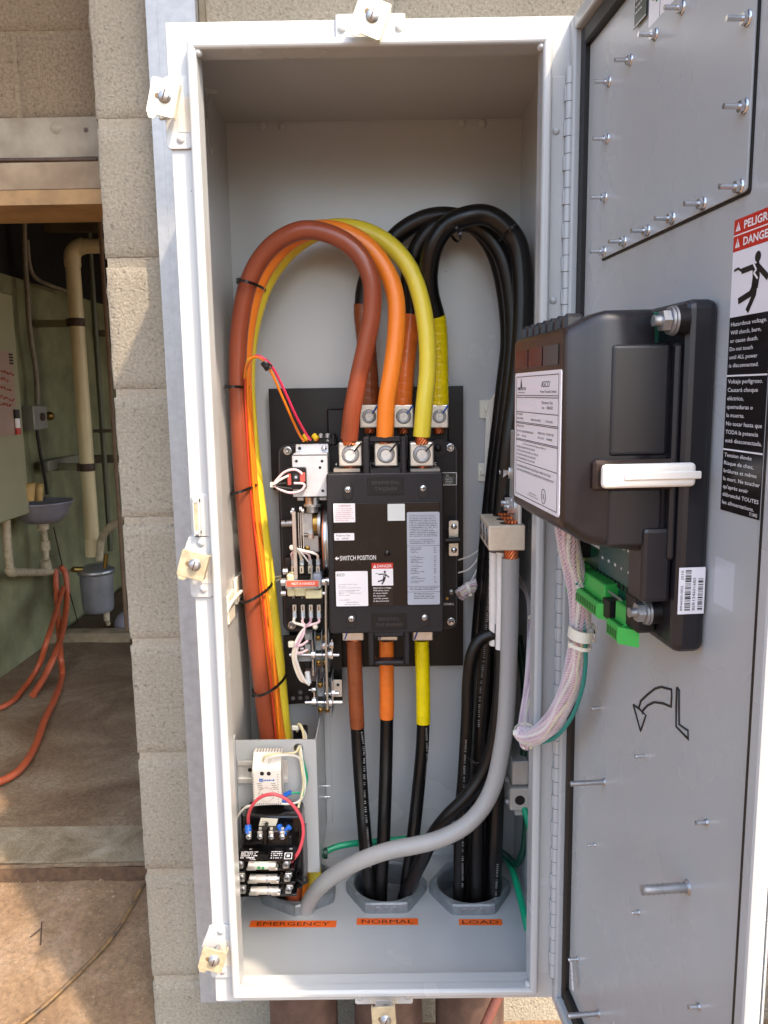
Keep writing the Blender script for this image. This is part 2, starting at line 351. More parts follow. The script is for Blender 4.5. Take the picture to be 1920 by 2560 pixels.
def bolt(mb, c, ax, r, length, m=ZINC, washer=True, nut=True):
    """washer, nut and threaded stud standing out along ax from c"""
    c = Vector(c); ax = Vector(ax).normalized(); mb.use(m); o = 0
    if washer: mb.cyl(c, c+ax*r*.35, r*2.3, seg=18); o = r*.35
    if nut: mb.cyl(c+ax*o, c+ax*(o+r*1.5), r*1.75, seg=6, smooth=False)
    n = max(3, int(length/(r*.5)))
    pts = [c+ax*length*i/n for i in range(n+1)]
    mb.tube(pts, r, 10, rf=lambda L, a, t: r*(1 if int(round(t*n)) % 2 else .86)); return mb
def screwhead(mb, c, r, m=ZINC, slot=True, cross=False):
    c = Vector(c); mb.use(m); mb.lathe(c, [(r, 0), (r*.98, -r*.3), (r*.7, -r*.52), (.0001, -r*.58)], 16, 'y')
    mb.use(PRK)
    if slot: mb.box(c+Vector((-r*.75, -r*.62, -r*.09)), c+Vector((r*.75, -r*.5, r*.09)))
    if cross: mb.box(c+Vector((-r*.09, -r*.62, -r*.6)), c+Vector((r*.09, -r*.5, r*.6)))
    return mb
def pxr(u0, v0, u1, v1, y):
    a, b, c, d = P(u0, v0, y), P(u1, v0, y), P(u0, v1, y), P(u1, v1, y)
    return (a.x+c.x)/2, (c.z+d.z)/2, (b.x+d.x)/2, (a.z+b.z)/2      # x0,z0,x1,z1
def pbox(mb, u0, v0, u1, v1, y0, y1, bev=0, seg=1):
    x0, z0, x1, z1 = pxr(u0, v0, u1, v1, y0); return mb.box((x0, y0, z0), (x1, y1, z1), bev, seg=seg)
def pplate(mb, u0, v0, u1, v1, y0, y1, r=.003, bev=0):
    x0, z0, x1, z1 = pxr(u0, v0, u1, v1, y0); return mb.rplate(x0, z0, x1, z1, y0, y1, r, 4, bev)
# ================================================================== SETTING
WY = .48                                   # front face of the block wall
ZG, ZF = -.372, -.33                        # yard and room floor levels
def gz(y): return -.515+(.143)*min(1, max(0, (y-.30)/.62))
def PG(u, v, dz=0):
    y = .6
    for _ in range(20): q = PZ(u, v, gz(y)+dz); y = .5*y+.5*q.y
    return q
def sheet(x0, y0, x1, y1, z, nx, ny, amp, sc, seed=0):
    vs = []
    for j in range(ny+1):
        for i in range(nx+1):
            x, y = x0+(x1-x0)*i/nx, y0+(y1-y0)*j/ny
            vs.append((x, y, z+amp*noise.noise(Vector((x*sc+seed, y*sc, 3.3)))+amp*.4*noise.noise(Vector((x*sc*3, y*sc*3+seed, 1)))))
    return vs, [[j*(nx+1)+i, j*(nx+1)+i+1, (j+1)*(nx+1)+i+1, (j+1)*(nx+1)+i] for j in range(ny) for i in range(nx)]
g = MB(GROUND)
gv, gf = sheet(-4, -.35, 3, .98, 0, 90, 34, .008, 2.2); g.add([(x, y, z+gz(y)) for x, y, z in gv], gf, True)
g.add([(-4, -.35, ZG-.5), (3, -.35, ZG-.5), (3, -.35, -.515), (-4, -.35, -.515)], [[0, 1, 2, 3]])
solo('ground', g, 'dusty concrete yard outside the doorway', None, (0, 0, ZG), kind='structure')
g = MB(mat('yard ground darkened for bounce', '6e5338', .9, nscale=1.5, namt=.25, detail=8, bump=.3, bscale=60)); g.add([(-120, -120, -.53), (120, -120, -.53), (120, 120, -.53), (-120, 120, -.53)], [[0, 1, 2, 3]])  # unseen ground, darkened so less light bounces into the cabinet
solo('yard', g, 'unseen yard ground in front of the building, coloured dark to dim the bounce light', None, (0, -3, ZG), kind='structure')
g = MB(FLOORM)
YS = .93
vs, fs = sheet(-2.4, YS, 3, 5.2, ZF, 80, 70, .006, 2.5, 5); g.add(vs, fs, True)
n = 80; top = [Vector(vs[i]) for i in range(n+1)]
for i, v in enumerate(top): v.y += .012*noise.noise(Vector((v.x*14, 0, 2)))
fr = []
g.use(mat('dark packed dirt', '4d3a29', .95, nscale=40, namt=.35, detail=8, bump=.5, bscale=90))
for k in range(5):
    for i in range(n+1):
        p = top[i].copy(); t = k/4; p.z = ZF-(ZF-ZG+.06)*t; p.y += (-.006*math.sin(t*3)+.01*noise.noise(Vector((p.x*22, p.z*30, 2))))*(k > 0); p.y = min(p.y, YS+.02); fr.append(p)
g.add(fr, [[k*(n+1)+i, k*(n+1)+i+1, (k+1)*(n+1)+i+1, (k+1)*(n+1)+i] for k in range(4) for i in range(n)], True)
solo('room_floor', g, 'stained concrete slab with a broken front edge inside the doorway', None, (0, YS, ZF), kind='structure')

# pale worn sill band across the doorway
q0 = PZ(200, 2069, ZF); b = MB(ground_mat('worn pale sill', '77684f', '93856c', 'a89c86', 2.6)); sv, sf = sheet(-2.4, YS+.018, 3, q0.y, 0, 90, 5, .002, 5, 2)
b.add([(x, y, ZF+.0045+.002*noise.noise(Vector((x*8, y*8, 2)))+z) for x, y, z in sv], sf, True); b.add([(-2.4, q0.y, ZF-.02), (3, q0.y, ZF-.02), (3, q0.y, ZF+.0045), (-2.4, q0.y, ZF+.0045)], [[0, 1, 2, 3]]); solo('door_sill', b, 'worn paler concrete band across the doorway', None, (0, YS, ZF), kind='structure')
# grit and small stones
b = MB(mat('grit', '8a7a66', .9, nscale=200, namt=.4)); rr = random.Random(11)
for k in range(900):
    x = rr.uniform(-1.9, -.45); y = rr.uniform(.2, .93) if k % 3 else rr.uniform(.84, .93); s_ = rr.uniform(.0008, .0032)*(1.7 if rr.random() < .06 else 1); zz_ = gz(y)+.008*noise.noise(Vector((x*2.2, y*2.2, 3.3)))+.0032*noise.noise(Vector((x*6.6, y*6.6, 1)))
    if x > -.585 and y > .47: continue
    B = bmesh.new(); bmesh.ops.create_icosphere(B, subdivisions=1, radius=s_)
    for v in B.verts: v.co = Vector((v.co.x*rr.uniform(.7, 1.4), v.co.y*rr.uniform(.7, 1.3), v.co.z*.6))+Vector((x, y, zz_+s_*.2))
    b.bm(B)
solo('grit', b, 'loose grit and small stones on the ground by the step', 'gravel', (-.9, .6, -.45), kind='stuff')
# block wall: separate rough blocks over recessed mortar, joints where the photo has them
JZ = [1.646+.281*k for k in range(4, 0, -1)]+[1.646, 1.365, 1.087, .802, .518, .239, -.06, -.346, -.62]
def rough_block(mb, x0, x1, z0, z1, y0, th=.19, raw_left=False, st=.02):
    nx, nz = max(2, int((x1-x0)/st))+2, max(2, int((z1-z0)/st))+2; vs = []; idx = {}
    def cs(a, b_, n, i): return a if i == 0 else b_ if i == n else a+.0035+(b_-a-.007)*(i-1)/(n-2)
    for j in range(nz+1):
        for i in range(nx+1):
            x, z = cs(x0, x1, nx, i), cs(z0, z1, nz, j); y = y0
            e = min(i, nx-i, j, nz-j)
            nn = noise.noise(Vector((x*45, z*45, y0*7)))
            if e == 0: y += .0034+.0012*nn
            else: y += .0012*noise.noise(Vector((x*30, z*30, 9)))
            if i == 0: x += .0035*noise.noise(Vector((z*60, 1, 4)))+.002*noise.noise(Vector((z*190, 5, 4)))
            if i == nx: x += .0015*nn
            if j in (0, nz): z += .0018*noise.noise(Vector((x*60, z*9, 4)))
            idx[i, j] = len(vs); vs.append((x, y, z))
    fs = [[idx[i, j], idx[i+1, j], idx[i+1, j+1], idx[i, j+1]] for i in range(nx) for j in range(nz)]
    ring = [idx[i, 0] for i in range(nx)]+[idx[nx, j] for j in range(nz)]+[idx[i, nz] for i in range(nx, 0, -1)]+[idx[0, j] for j in range(nz, 0, -1)]
    o = len(vs)
    for k in ring: v = Vector(vs[k]); v.y = y0+th; vs.append(tuple(v))
    L = len(ring); fs += [[ring[k], o+k, o+(k+1) % L, ring[(k+1) % L]] for k in range(L)]
    mb.add(vs, fs, True)
wl = MB(MORT); wl.box((-.577, WY+.0022, -.62), (3.2, WY+.188, 2.75)); wl.use(BLOCK)
for r in range(len(JZ)-1):
    z1, z0 = JZ[r]-.009, JZ[r+1]+.009
    xs = [-.582]; off = (.62 if r % 2 else .36); x = -.582+off
    while x < 3.2: xs.append(x); x += .568
    xs.append(3.2)
    for a, b in zip(xs, xs[1:]):
        if b-a > .03: rough_block(wl, a+(0 if a == -.582 else .006), b-.006, z0, z1, WY, st=.022 if a < 1.2 else .1)
solo('block_wall', wl, 'split-face concrete block wall and pier behind the cabinet', 'wall', (-.58, WY, -.45))
# masonry over the doorway
LY = .62
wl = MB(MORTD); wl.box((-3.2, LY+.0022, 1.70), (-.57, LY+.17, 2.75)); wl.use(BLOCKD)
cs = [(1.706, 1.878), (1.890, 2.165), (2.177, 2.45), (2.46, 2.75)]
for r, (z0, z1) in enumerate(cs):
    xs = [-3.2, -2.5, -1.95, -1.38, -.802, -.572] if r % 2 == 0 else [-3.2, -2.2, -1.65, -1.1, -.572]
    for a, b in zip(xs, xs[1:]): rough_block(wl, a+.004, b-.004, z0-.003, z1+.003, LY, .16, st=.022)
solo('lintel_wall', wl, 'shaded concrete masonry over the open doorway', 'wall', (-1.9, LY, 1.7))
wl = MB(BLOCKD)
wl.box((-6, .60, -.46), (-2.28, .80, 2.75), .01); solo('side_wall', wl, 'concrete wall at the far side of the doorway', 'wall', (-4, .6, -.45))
b = MB(GALVO)
zt, zb1, zb2, zb3 = 1.700, 1.612, 1.546, 1.512
pl = [(-2.5, 0), (-.585, 0)]
def strip(mb, prof, x0, x1, n=24, wob=0):
    vs = []
    for i in range(n+1):
        x = x0+(x1-x0)*i/n
        for y, z in prof: vs.append((x, y+wob*noise.noise(Vector((x*5, z*9, 1))), z+wob*noise.noise(Vector((x*4, 7, z)))))
    k = len(prof); mb.add(vs, [[i*k+j, (i+1)*k+j, (i+1)*k+j+1, i*k+j+1] for i in range(n) for j in range(k-1)])
strip(b, [(.615, zt), (.600, zt), (.600, zb1+.004), (.603, zb1), (.603, zb1-.004)], -2.6, -.584, 60, .0022)
b.use(mat('stained lower band', '8f7f66', .65, nscale=9, col2='6d5a42', detail=8)); strip(b, [(.603, zb1-.004), (.593, zb1-.009), (.592, zb1-.02), (.592, zb2), (.594, zb2-.002)], -2.6, -.584, 60, .0022)
b.use(mat('warm-lit lintel flange', '8a6d45', .65, nscale=14, namt=.25)); strip(b, [(.592, zb2-.002), (.592, zb3), (.78, zb3), (.78, zb2)], -2.6, -.584, 30, .0015)  # underside of the bottom flange, warm light put into its colour
b.use(GALVO); b.lathe(P(139, 320, .600), [(.013, .0), (.012, -.001), (.0001, -.0015)], 20, 'y')
b.use(RUST); b.lathe(P(215, 325, .600), [(.006, .0), (.0001, -.0008)], 7, 'y')
solo('steel_lintel', b, 'mottled galvanised steel lintel with warm-lit bottom flange above the doorway', 'lintel', (-1.5, .6, 1.5))
b = MB(RUST); b.cyl(P(-400, 402, .597), P(243, 399, .597), .0045, seg=8)
solo('thin_cable', b, 'thin purplish cable run along the lintel', 'cable')
# eave that shades the top of the wall
b = MB(mat('eave boards', '8a7a66', .7, nscale=9, namt=.15)); b.box((-6, -.27, 2.755), (3.3, 5.4, 2.81)); b.box((-6, -.30, 2.715), (3.3, -.27, 2.86), .004)
for i in range(10): b.box((-5.8+i*.9, -.265, 2.66), (-5.75+i*.9, .47, 2.755), .003)
solo('roof_eave', b, 'roof overhang with rafters along the top of the wall', 'roof', (0, 0, 2.56))

# ---- the room beyond the doorway
GX = -1.965
b = MB(GRNW); b.add(*[[(GX+.012*noise.noise(Vector((y*.3, z*.4, 1)))+.004*noise.noise(Vector((y*3, z*3, 8))), y, z) for z in [ZF-.05+2.10*k/30 for k in range(31)] for y in [.78+4.4*i/40 for i in range(41)]], [[k*41+i, k*41+i+1, (k+1)*41+i+1, (k+1)*41+i] for k in range(30) for i in range(40)]], True)
b.box((GX-.2, .78, ZF-.05), (GX-.02, 5.3, 1.70)); b.use(DARK); b.box((GX-.2, .78, 1.701), (GX-.03, 5.3, 2.55))  # wall above the green in near-black, for the shaded ceiling void
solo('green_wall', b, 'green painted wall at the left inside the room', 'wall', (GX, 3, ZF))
b = MB(DARK); b.box((-2.2, 5.2, -.5), (3, 5.35, 2.55)); b.box((-2.2, .66, 2.45), (3, 5.3, 2.53))  # no wall on the unseen right side, left open for added sky light
solo('dark_back_wall', b, 'back of the room, coloured near-black for its shade', 'wall', (.4, 5.2, -.33))
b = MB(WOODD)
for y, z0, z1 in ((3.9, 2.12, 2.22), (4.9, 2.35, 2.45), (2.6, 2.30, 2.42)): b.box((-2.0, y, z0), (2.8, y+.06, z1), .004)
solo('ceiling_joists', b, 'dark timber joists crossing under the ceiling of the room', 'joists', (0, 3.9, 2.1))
b = MB(mat('pale painted plank', '5b5238', .6, nscale=8, namt=.2)); q0 = P(-60, 562, 3.6); q1 = P(262, 556, 3.6); b.box((-2.3, 3.6, q0.z-.045), (.8, 3.66, q0.z+.045), .004)
solo('overhead_rail', b, 'pale rail crossing the dark ceiling space above the elbow', 'rail')
# wooden curb and floor junk
c0, c1 = PZ(150, 1604, ZF), PZ(345, 1602, ZF)
b = MB(mat('dirty curb board', '94846a', .7, nscale=12, namt=.3)); b.box((c0.x-.06, c0.y-.03, ZF-.01), (c0.x+.42, c0.y+.08, ZF+.055), .006); b.box((c0.x+.53, c0.y-.03, ZF-.01), (1.2, c0.y+.08, ZF+.06), .006)
b.use(RUST); b.sphere((c0.x+.47, c0.y+.02, ZF+.01), .07, (1, 1, .6))
solo('floor_curb', b, 'dirty pale curb board across the far end of the floor', 'curb')
b = MB(mat('raised slab', '5c4934', .8, nscale=6, namt=.3)); b.box((GX+.05, c0.y+.08, ZF-.02), (1.3, 5.2, ZF+.03), .01)
solo('back_slab', b, 'dark stained slab behind the curb board', None, kind='structure')
b = MB(mat('faded white jug', '8c8792', .4)); pj = P(322, 1562, 3.35); b.sphere(pj, .085, (1, 1, 1.05), 20)
solo('white_jug', b, 'rounded whitish jug on the floor beside the pier edge', 'jug')
# beige panel on the green wall
PXX = -1.80
pa, pb = PX(34, 737, PXX), PX(72, 1284, PXX)
T = thing('panel_board', 'beige green metal panel board hung on the green wall', 'cabinet', (PXX-.08, 2.2, pb.z))
b = MB(PANELM); b.box((GX+.01, 1.35, pb.z), (PXX, (pa.y+pb.y)/2, pa.z), .006); obj('panel_body', b, T)
# whiteboard on it (x-facing sheet) + marker
def xrect(mb, u0, v0, u1, v1, x0, x1, ym=None):
    a, c = PX(u1, v0, x1), PX(u1, v1, x1); y1 = (a.y+c.y)/2; y0 = PX(u0, v0, x1).y if ym is None else ym
    mb.box((x0, y0, c.z), (x1, y1, a.z)); return y0, y1, c.z, a.z
T = thing('whiteboard', 'small dusty whiteboard with faded red handwriting on the panel board', 'whiteboard', (PXX, 2.0, .95))
b = MB(WHB); y0, y1, z0, z1 = xrect(b, -60, 880, 38, 1087, PXX+.001, PXX+.008, 1.7); obj('board', b, T)
b = MB(mat('faded red ink', 'a0452c', .6))
rr = random.Random(3)
for row, (va, ln) in enumerate(((928, 26), (968, 24), (992, 28), (1008, 22), (946, 12))):
    u = 2
    while u < ln+6:
        ps = [PX(u+k*1.5, va+rr.uniform(-4, 4)+u*.25, PXX+.0095) for k in range(4)]; b.tube(ps, .0028, 5); u += 7
obj('handwriting', b, T)
b = MB(PRK); 
q = PX(28, 895, PXX+.0095); 
for k in range(4): b.box((PXX+.0085, q.y-.02, q.z-.03+k*.014), (PXX+.0092, q.y+.02, q.z-.021+k*.014))
obj('printed_mark', b, T)
T = thing('marker_pen', 'red and white marker pen held to the whiteboard by a black cap', 'marker pen', PX(44, 1080, PXX+.02))
x = PXX+.02; ps = [PX(43, v, x) for v in (1024, 1046, 1070, 1086)]; yy = ps[1].y; zz = [p.z for p in ps]
b = MB(PRK); b.cyl((x, yy, zz[1]), (x, yy, zz[0]), .014, seg=12); obj('cap', b, T)
b = MB(LABW); b.cyl((x, yy, zz[2]), (x, yy, zz[1]-.0005), .012, seg=12); b.use(mat('red pen', 'b5362c', .4)); b.cyl((x, yy, zz[3]), (x, yy, zz[2]-.0005), .0125, seg=12); obj('barrel', b, T)

# big pipe + tank
px_, rb = -1.72, .060
def pipez(u, v, x): return PX(u, v, x)
p_top = PX(197, 640, px_); p_bot = PX(196+26, 1400, px_)
yp = (PX(197, 900, px_).y)
yp = 3.25
def PY(u, v): return P(u, v, yp)
xa, xb = PY(193, 700), PY(226, 1390)
xm = (xa.x+xb.x)/2; R1 = rp(17.5, yp)
T = thing('drain_pipe', 'tall cream plastic pipe with an elbow, strapped beside the green wall', 'pipe', (xm, yp, xb.z))
ze = PY(190, 632).z
b = MB(PVC); b.cyl((xm, yp, xb.z), (xm, yp, ze-.06), R1, seg=24); obj('riser', b, T)
b = MB(PVC); b.cyl((xm, yp, ze-.075), (xm, yp, ze-.03), R1*1.13, seg=24)
arc = [(xm+R1*1.6-R1*1.6*math.cos(a), yp, ze-.03+R1*1.6*math.sin(a)) for a in [math.pi/2*k/8 for k in range(9)]]; b.tube(arc, R1*1.13, 20)
obj('elbow', b, T)
b = MB(PVC); b.cyl((xm+R1*1.6, yp, ze-.03+R1*1.6), (xm+2.2, yp, ze-.03+R1*1.6), R1, seg=24); obj('branch', b, T)
b = MB(PVC); b.cyl((xm, yp, xb.z), (xm, yp, xb.z+.10), R1*1.13, seg=24); obj('coupling', b, T)
for v in (806, 1168):
    z = PY(205, v).z; b = MB(RUST); b.lathe((xm, yp, z), [(R1*1.04, -.022), (R1*1.09, -.02), (R1*1.09, .02), (R1*1.04, .022)], 24); b.box((xm-R1*1.35, yp-.02, z-.022), (xm-R1, yp+.02, z+.022), .003); b.use(GRNW); b.box((GX, yp+.03, z-.02), (xm-R1*.9, yp+.06, z+.02)); obj('strap', b, T)
TX = P(243, 1470, yp).x; TR = rp(41, yp); tz0, tz1 = P(245, 1528, yp).z, P(245, 1428, yp).z
T = thing('steel_tank', 'hanging grey steel tank with a clamp ring below the cream pipe', 'tank', (TX, yp, tz0))
b = MB(TANKM); b.lathe((TX, yp, 0), [(.001, tz0), (TR*.8, tz0), (TR*.9, tz0+.01), (TR*.95, tz0+.03), (TR, tz1-.02), (TR*1.0, tz1)], 32); obj('shell', b, T)
b = MB(STEEL); b.lathe((TX, yp, 0), [(TR, tz1-.012), (TR*1.12, tz1-.01), (TR*1.12, tz1+.012), (TR, tz1+.016), (TR*.6, tz1+.04), (.001, tz1+.045)], 32); obj('lid', b, T)
b = MB(PVCD); b.cyl((TX+TR*.55, yp-.02, tz0), (TX+TR*.55, yp-.02, tz0-.05), .018, seg=10); b.cyl((TX+TR*.55, yp-.02, tz0-.05), (TX+TR*.75, yp-.05, tz0-.065), .013, seg=8); obj('drain_valve', b, T)
b = MB(BRASS); b.cyl(P(182, 1424, yp-.1), P(205, 1424, yp-.05), .017, seg=8); b.cyl(P(262, 1420, yp-.1), P(266, 1385, yp-.1), .012, seg=8); obj('fitting', b, T)
# right-hand clutter in the dark
for nm, lab, ct, u, y, r_, v0, v1, mt in (
    ('conduit', 'slim grey-green conduit right of the cream pipe', 'conduit', (236, 262), 3.7, 6.5, 650, 1300, mat('grey green conduit', '5a5c48', .5)),
    ('conduit', 'dim brown upright conduit close to the pier edge', 'conduit', (262, 308), 2.6, 5, 700, 1480, mat('brown conduit', '6b5540', .55, nscale=20, namt=.2))):
    b = MB(mt); q0, q1 = P(u[0], v0, y), P(u[1], v1, y); xm_ = (q0.x+q1.x)/2; b.cyl((xm_, y, q1.z-.2), (xm_, y, q0.z+.4), rp(r_, y), seg=12); solo(nm, b, lab, ct)
for k, (v, r_, y, lab) in enumerate(((1078, 4, 3.6, 'thin horizontal pipe crossing the dark gap by the riser'), (1148, 10, 3.9, 'pale wooden brace crossing the dark gap low down'), (833, 8, 4.2, 'dim brace crossing the dark gap high up'))):
    b = MB(mat('dim brace %d' % k, '5c5143', .6, nscale=12, namt=.2)); q0, q1 = P(232, v, y), P(330, v, y)
    b.box((q0.x, y, q0.z-rp(r_, y)), (q1.x+.5, y+.03, q0.z+rp(r_, y)), .003); solo('wall_brace', b, lab, 'brace', group='braces in the dark gap')
b = MB(PVCD); b.tube(spline([P(248, 1400, 3.2), P(254, 1350, 3.2), P(275, 1318, 3.15), P(340, 1280, 3.1)]), rp(10, 3.1), 12); solo('bent_hose', b, 'bent dark grey hose rising from the tank lid to the right', 'hose')
# small plumbing, sink, hoses on the green wall
SY = 2.75
def G(u, v, x=-1.86): return PX(u, v, x)
b = MB(PVCD); r0 = .021
b.tube([G(15, 1300), G(18, 1360), G(24, 1418)], r0, 12); b.tube(spline([G(24, 1418), G(26, 1428), G(34, 1431)], 4), r0*1.25, 12)
b.tube([G(34, 1431), G(100, 1431), G(150, 1427)], r0, 12); b.tube([G(112, 1400), G(116, 1418), G(118, 1430)], r0*1.35, 12); b.tube([G(106, 1300), G(112, 1345), G(117, 1425)], r0*.8, 12); b.tube([G(112, 1352), G(114, 1375)], r0*1.3, 12)
b.tube([G(172, 1428), G(182, 1424)], r0*.6, 8)
solo('water_pipe', b, 'dirty plastic water pipe with a tee running low along the green wall', 'pipe')
T = thing('wash_basin', 'small lilac grey steel basin on the green wall', 'basin', G(105, 1290, -1.80))
bc = G(104, 1262, -1.80); b = MB(BASIN); b.lathe(bc, [(.001, -.095), (.09, -.09), (.125, -.05), (.155, .012), (.16, .02), (.15, .018), (.12, -.03), (.001, -.05)], 28); obj('bowl', b, T)
b = MB(PVCD); b.cyl(bc+Vector((0, 0, -.13)), bc+Vector((0, 0, -.09)), .03, seg=12); obj('drain', b, T)
for nm, u, lab in (('cup', 96, 'cream paper cup standing on the right of the basin'), ('cup', 75, 'cream paper cup partly hidden by the panel board edge')):
    q = G(u, 1252, -1.80); b = MB(mat('cup '+str(u), 'b8975c', .5)); b.lathe(q, [(.022, 0), (.027, .045), (.034, .09), (.030, .088), (.018, .01)], 16); solo(nm, b, lab, 'cup', group='cups on the basin')
T = thing('switch_box', 'small grey metal switch box on the green wall', 'switch box', G(97, 1075, -1.89))
q0, q1 = G(78, 1015, -1.87), G(116, 1072, -1.87); b = MB(mat('box steel', '8e8b84', .4, .2, nscale=20, namt=.1)); b.box((-1.95, min(q0.y, q1.y), q1.z), (-1.86, max(q0.y, q1.y)+.0, q0.z), .004); obj('box', b, T)
b = MB(RUST); q = G(104, 1042, -1.86); b.cyl(q, q+Vector((.012, 0, 0)), .022, seg=10); obj('toggle', b, T)
b = MB(BRASS); q = G(124, 1040, -1.9); b.sphere(q, .026, seg=10); obj('cable_gland', b, T)
for lab, pts, r_, mt in (('bent steel conduit dropping to the switch box', [(60, 545), (62, 640), (68, 730), (75, 830), (90, 930), (93, 1012)], .014, GALVO),
    ('slender second conduit curving away at the top of the green wall', [(68, 600), (76, 670), (100, 702), (165, 728)], .011, GALVO),
    ('black rubber lead hanging under the switch box', [(92, 1075), (100, 1130), (113, 1200), (118, 1236)], .009, RUBBER),
    ('thin dark string hanging from the basin to the curb', [(134, 1318), (155, 1410), (185, 1520), (207, 1600)], .0035, RUST)):
    b = MB(mt); b.tube(spline([G(u, v, -1.90) for u, v in pts]), r_, 10); solo('conduit' if 'conduit' in lab else 'hanging_lead', b, lab, 'conduit' if 'conduit' in lab else 'cord')
b = MB(mat('grey pipe bracket', '7b7a6a', .5)); q0, q1 = G(112, 1166, -1.9), G(192, 1170, -1.9); b.box((-1.93, q0.y, q0.z-.03), (-1.88, q1.y, q0.z+.03), .004); solo('pipe_bracket', b, 'grey channel bracket holding the cream pipe to the wall', 'bracket')
def gh(lst, r_, lab):
    b = MB(HOSE); b.tube(spline([Vector(p) for p in lst], 10), r_, 12); return solo('rubber_hose', b, lab, 'hose', group='red rubber hoses over the water pipe')
fz = ZF+.02
h_ = [G(139, 1425, -1.84), G(141, 1480, -1.82), G(146, 1560, -1.76), PZ(152, 1640, fz+.1), PZ(155, 1690, fz), PZ(140, 1740, fz), PZ(112, 1800, fz), PZ(90, 1860, fz), PZ(60, 1912, fz), PZ(20, 1945, fz), PZ(-60, 1975, fz)]
gh(h_, .0145, 'longest red rubber hose reaching forward across the floor')
gh([G(152, 1415, -1.82), G(165, 1440, -1.80), G(167, 1500, -1.78), G(158, 1570, -1.72), PZ(140, 1630, fz+.12), PZ(112, 1690, fz+.04), PZ(82, 1738, fz)], .016, 'red rubber hose ending in a bare metal coupling')
gh([G(158, 1470, -1.80), G(140, 1530, -1.74), PZ(118, 1600, fz+.2), PZ(96, 1665, fz+.07), PZ(60, 1720, fz), PZ(20, 1760, fz), PZ(-60, 1790, fz)], .0135, 'red rubber hose running off to the left below the panel')
b = MB(CORD); cz = ZG+.012
b.tube(spline([PG(u_, v_, .012) for u_, v_ in ((372, 2190), (350, 2225), (315, 2290), (275, 2350), (225, 2405), (170, 2460), (110, 2515), (30, 2580), (-60, 2660))], 10), .0055, 8)
solo('extension_cord', b, 'tan and black cord lying across the dusty ground', 'cord')
b = MB(RUST); b.tube([PG(104, 2305, .01), PG(103, 2335, .012), PG(101, 2362, .01)], .0022, 5); b.tube([PG(103, 2320, .01), PG(75, 2343, .01)], .0016, 5); solo('twig', b, 'dry forked twig on the ground near the step', 'twig')
# far right beyond the door: low dark bin
b = MB(mat('sandy boards', 'b29a78', .7, nscale=5, namt=.12, stretch=(1, 1, 10))); b.box((1.02, .35, ZG), (1.6, .475, .95), .006); solo('plywood_sheet', b, 'sunlit sandy sheet of board leaning on the wall beyond the door', 'board')
b = MB(mat('dark bin', '4a4238', .6, nscale=6, namt=.2)); b.box((1.0, -.15, ZG), (1.7, .3, -.16), .01); solo('low_bin', b, 'low dark bin on the ground beyond the open door', 'bin')

# ================================================================== CABINET
W2, H, DP = .305, 1.633, .44
HUBP = []
for (u, v, dy) in ((738, 2290, .0905), (966, 2281, .0784), (1184, 2285, .0784)):
    q = PZ(u, v, .006); HUBP.append((q.x, q.y+dy))
def floor_with_holes(b):
    for z in (.003, 0):
        B = bmesh.new(); es = []
        for lp in [[(-W2+.003, .0021), (W2-.003, .0021), (W2-.003, DP), (-W2+.003, DP)]]+[[(hx+.069*math.cos(2*math.pi*k/40), hy+.069*math.sin(2*math.pi*k/40)) for k in range(40)] for hx, hy in HUBP]:
            vs_ = [B.verts.new((x, y, z)) for x, y in lp]; es += [B.edges.new((vs_[i], vs_[(i+1) % len(vs_)])) for i in range(len(vs_))]
        bmesh.ops.triangle_fill(B, edges=es, use_beauty=True)
        for f in list(B.faces):
            c = f.calc_center_median()
            if any(math.hypot(c.x-hx, c.y-hy) < .066 and all(math.hypot(v_.co.x-hx, v_.co.y-hy) < .0695 for v_ in f.verts) for hx, hy in HUBP): B.faces.remove(f)
        b.bm(B)
CAB = thing('electrical_cabinet', 'tall open grey steel electrical cabinet mounted on the block wall', 'cabinet', (0, .2, 0))
b = MB(PAINT)
b.box((-W2, .0021, 0), (-W2+.003, DP, H)); b.box((W2-.003, .0021, 0), (W2, DP, H)); b.box((-W2+.003, .0021, H-.003), (W2-.003, DP, H)); floor_with_holes(b); b.box((-W2, DP, 0), (W2, DP+.003, H))
for u, v in ((655, 313), (705, 316), (1155, 307), (1207, 309)): b.lathe(P(u, v, DP), [(.0085, 0), (.008, -.002), (.0045, -.0035), (.0001, -.004)], 16, 'y')
# rear seam flanges
b.box((-W2+.003, DP-.0015, H-.006), (W2-.003, DP, H-.003))
obj('shell', b, CAB)
LO, LI = .2715, .2575          # lip outer / inner half width
ZB0, ZB1, ZT0, ZT1 = .018, .032, 1.590, 1.603
b = MB(PAINT)
fr = [(-W2, 0), (W2, 0), (W2, H), (-W2, H)]
b.box((-W2, 0, 0), (-LI, .002, H), .0008); b.box((LI, 0, 0), (W2, .002, H), .0008); b.box((-LI, 0, ZT0), (LI, .002, H), .0008); b.box((-LI, 0, 0), (LI, .002, ZB1), .0008)
obj('front_flange', b, CAB)
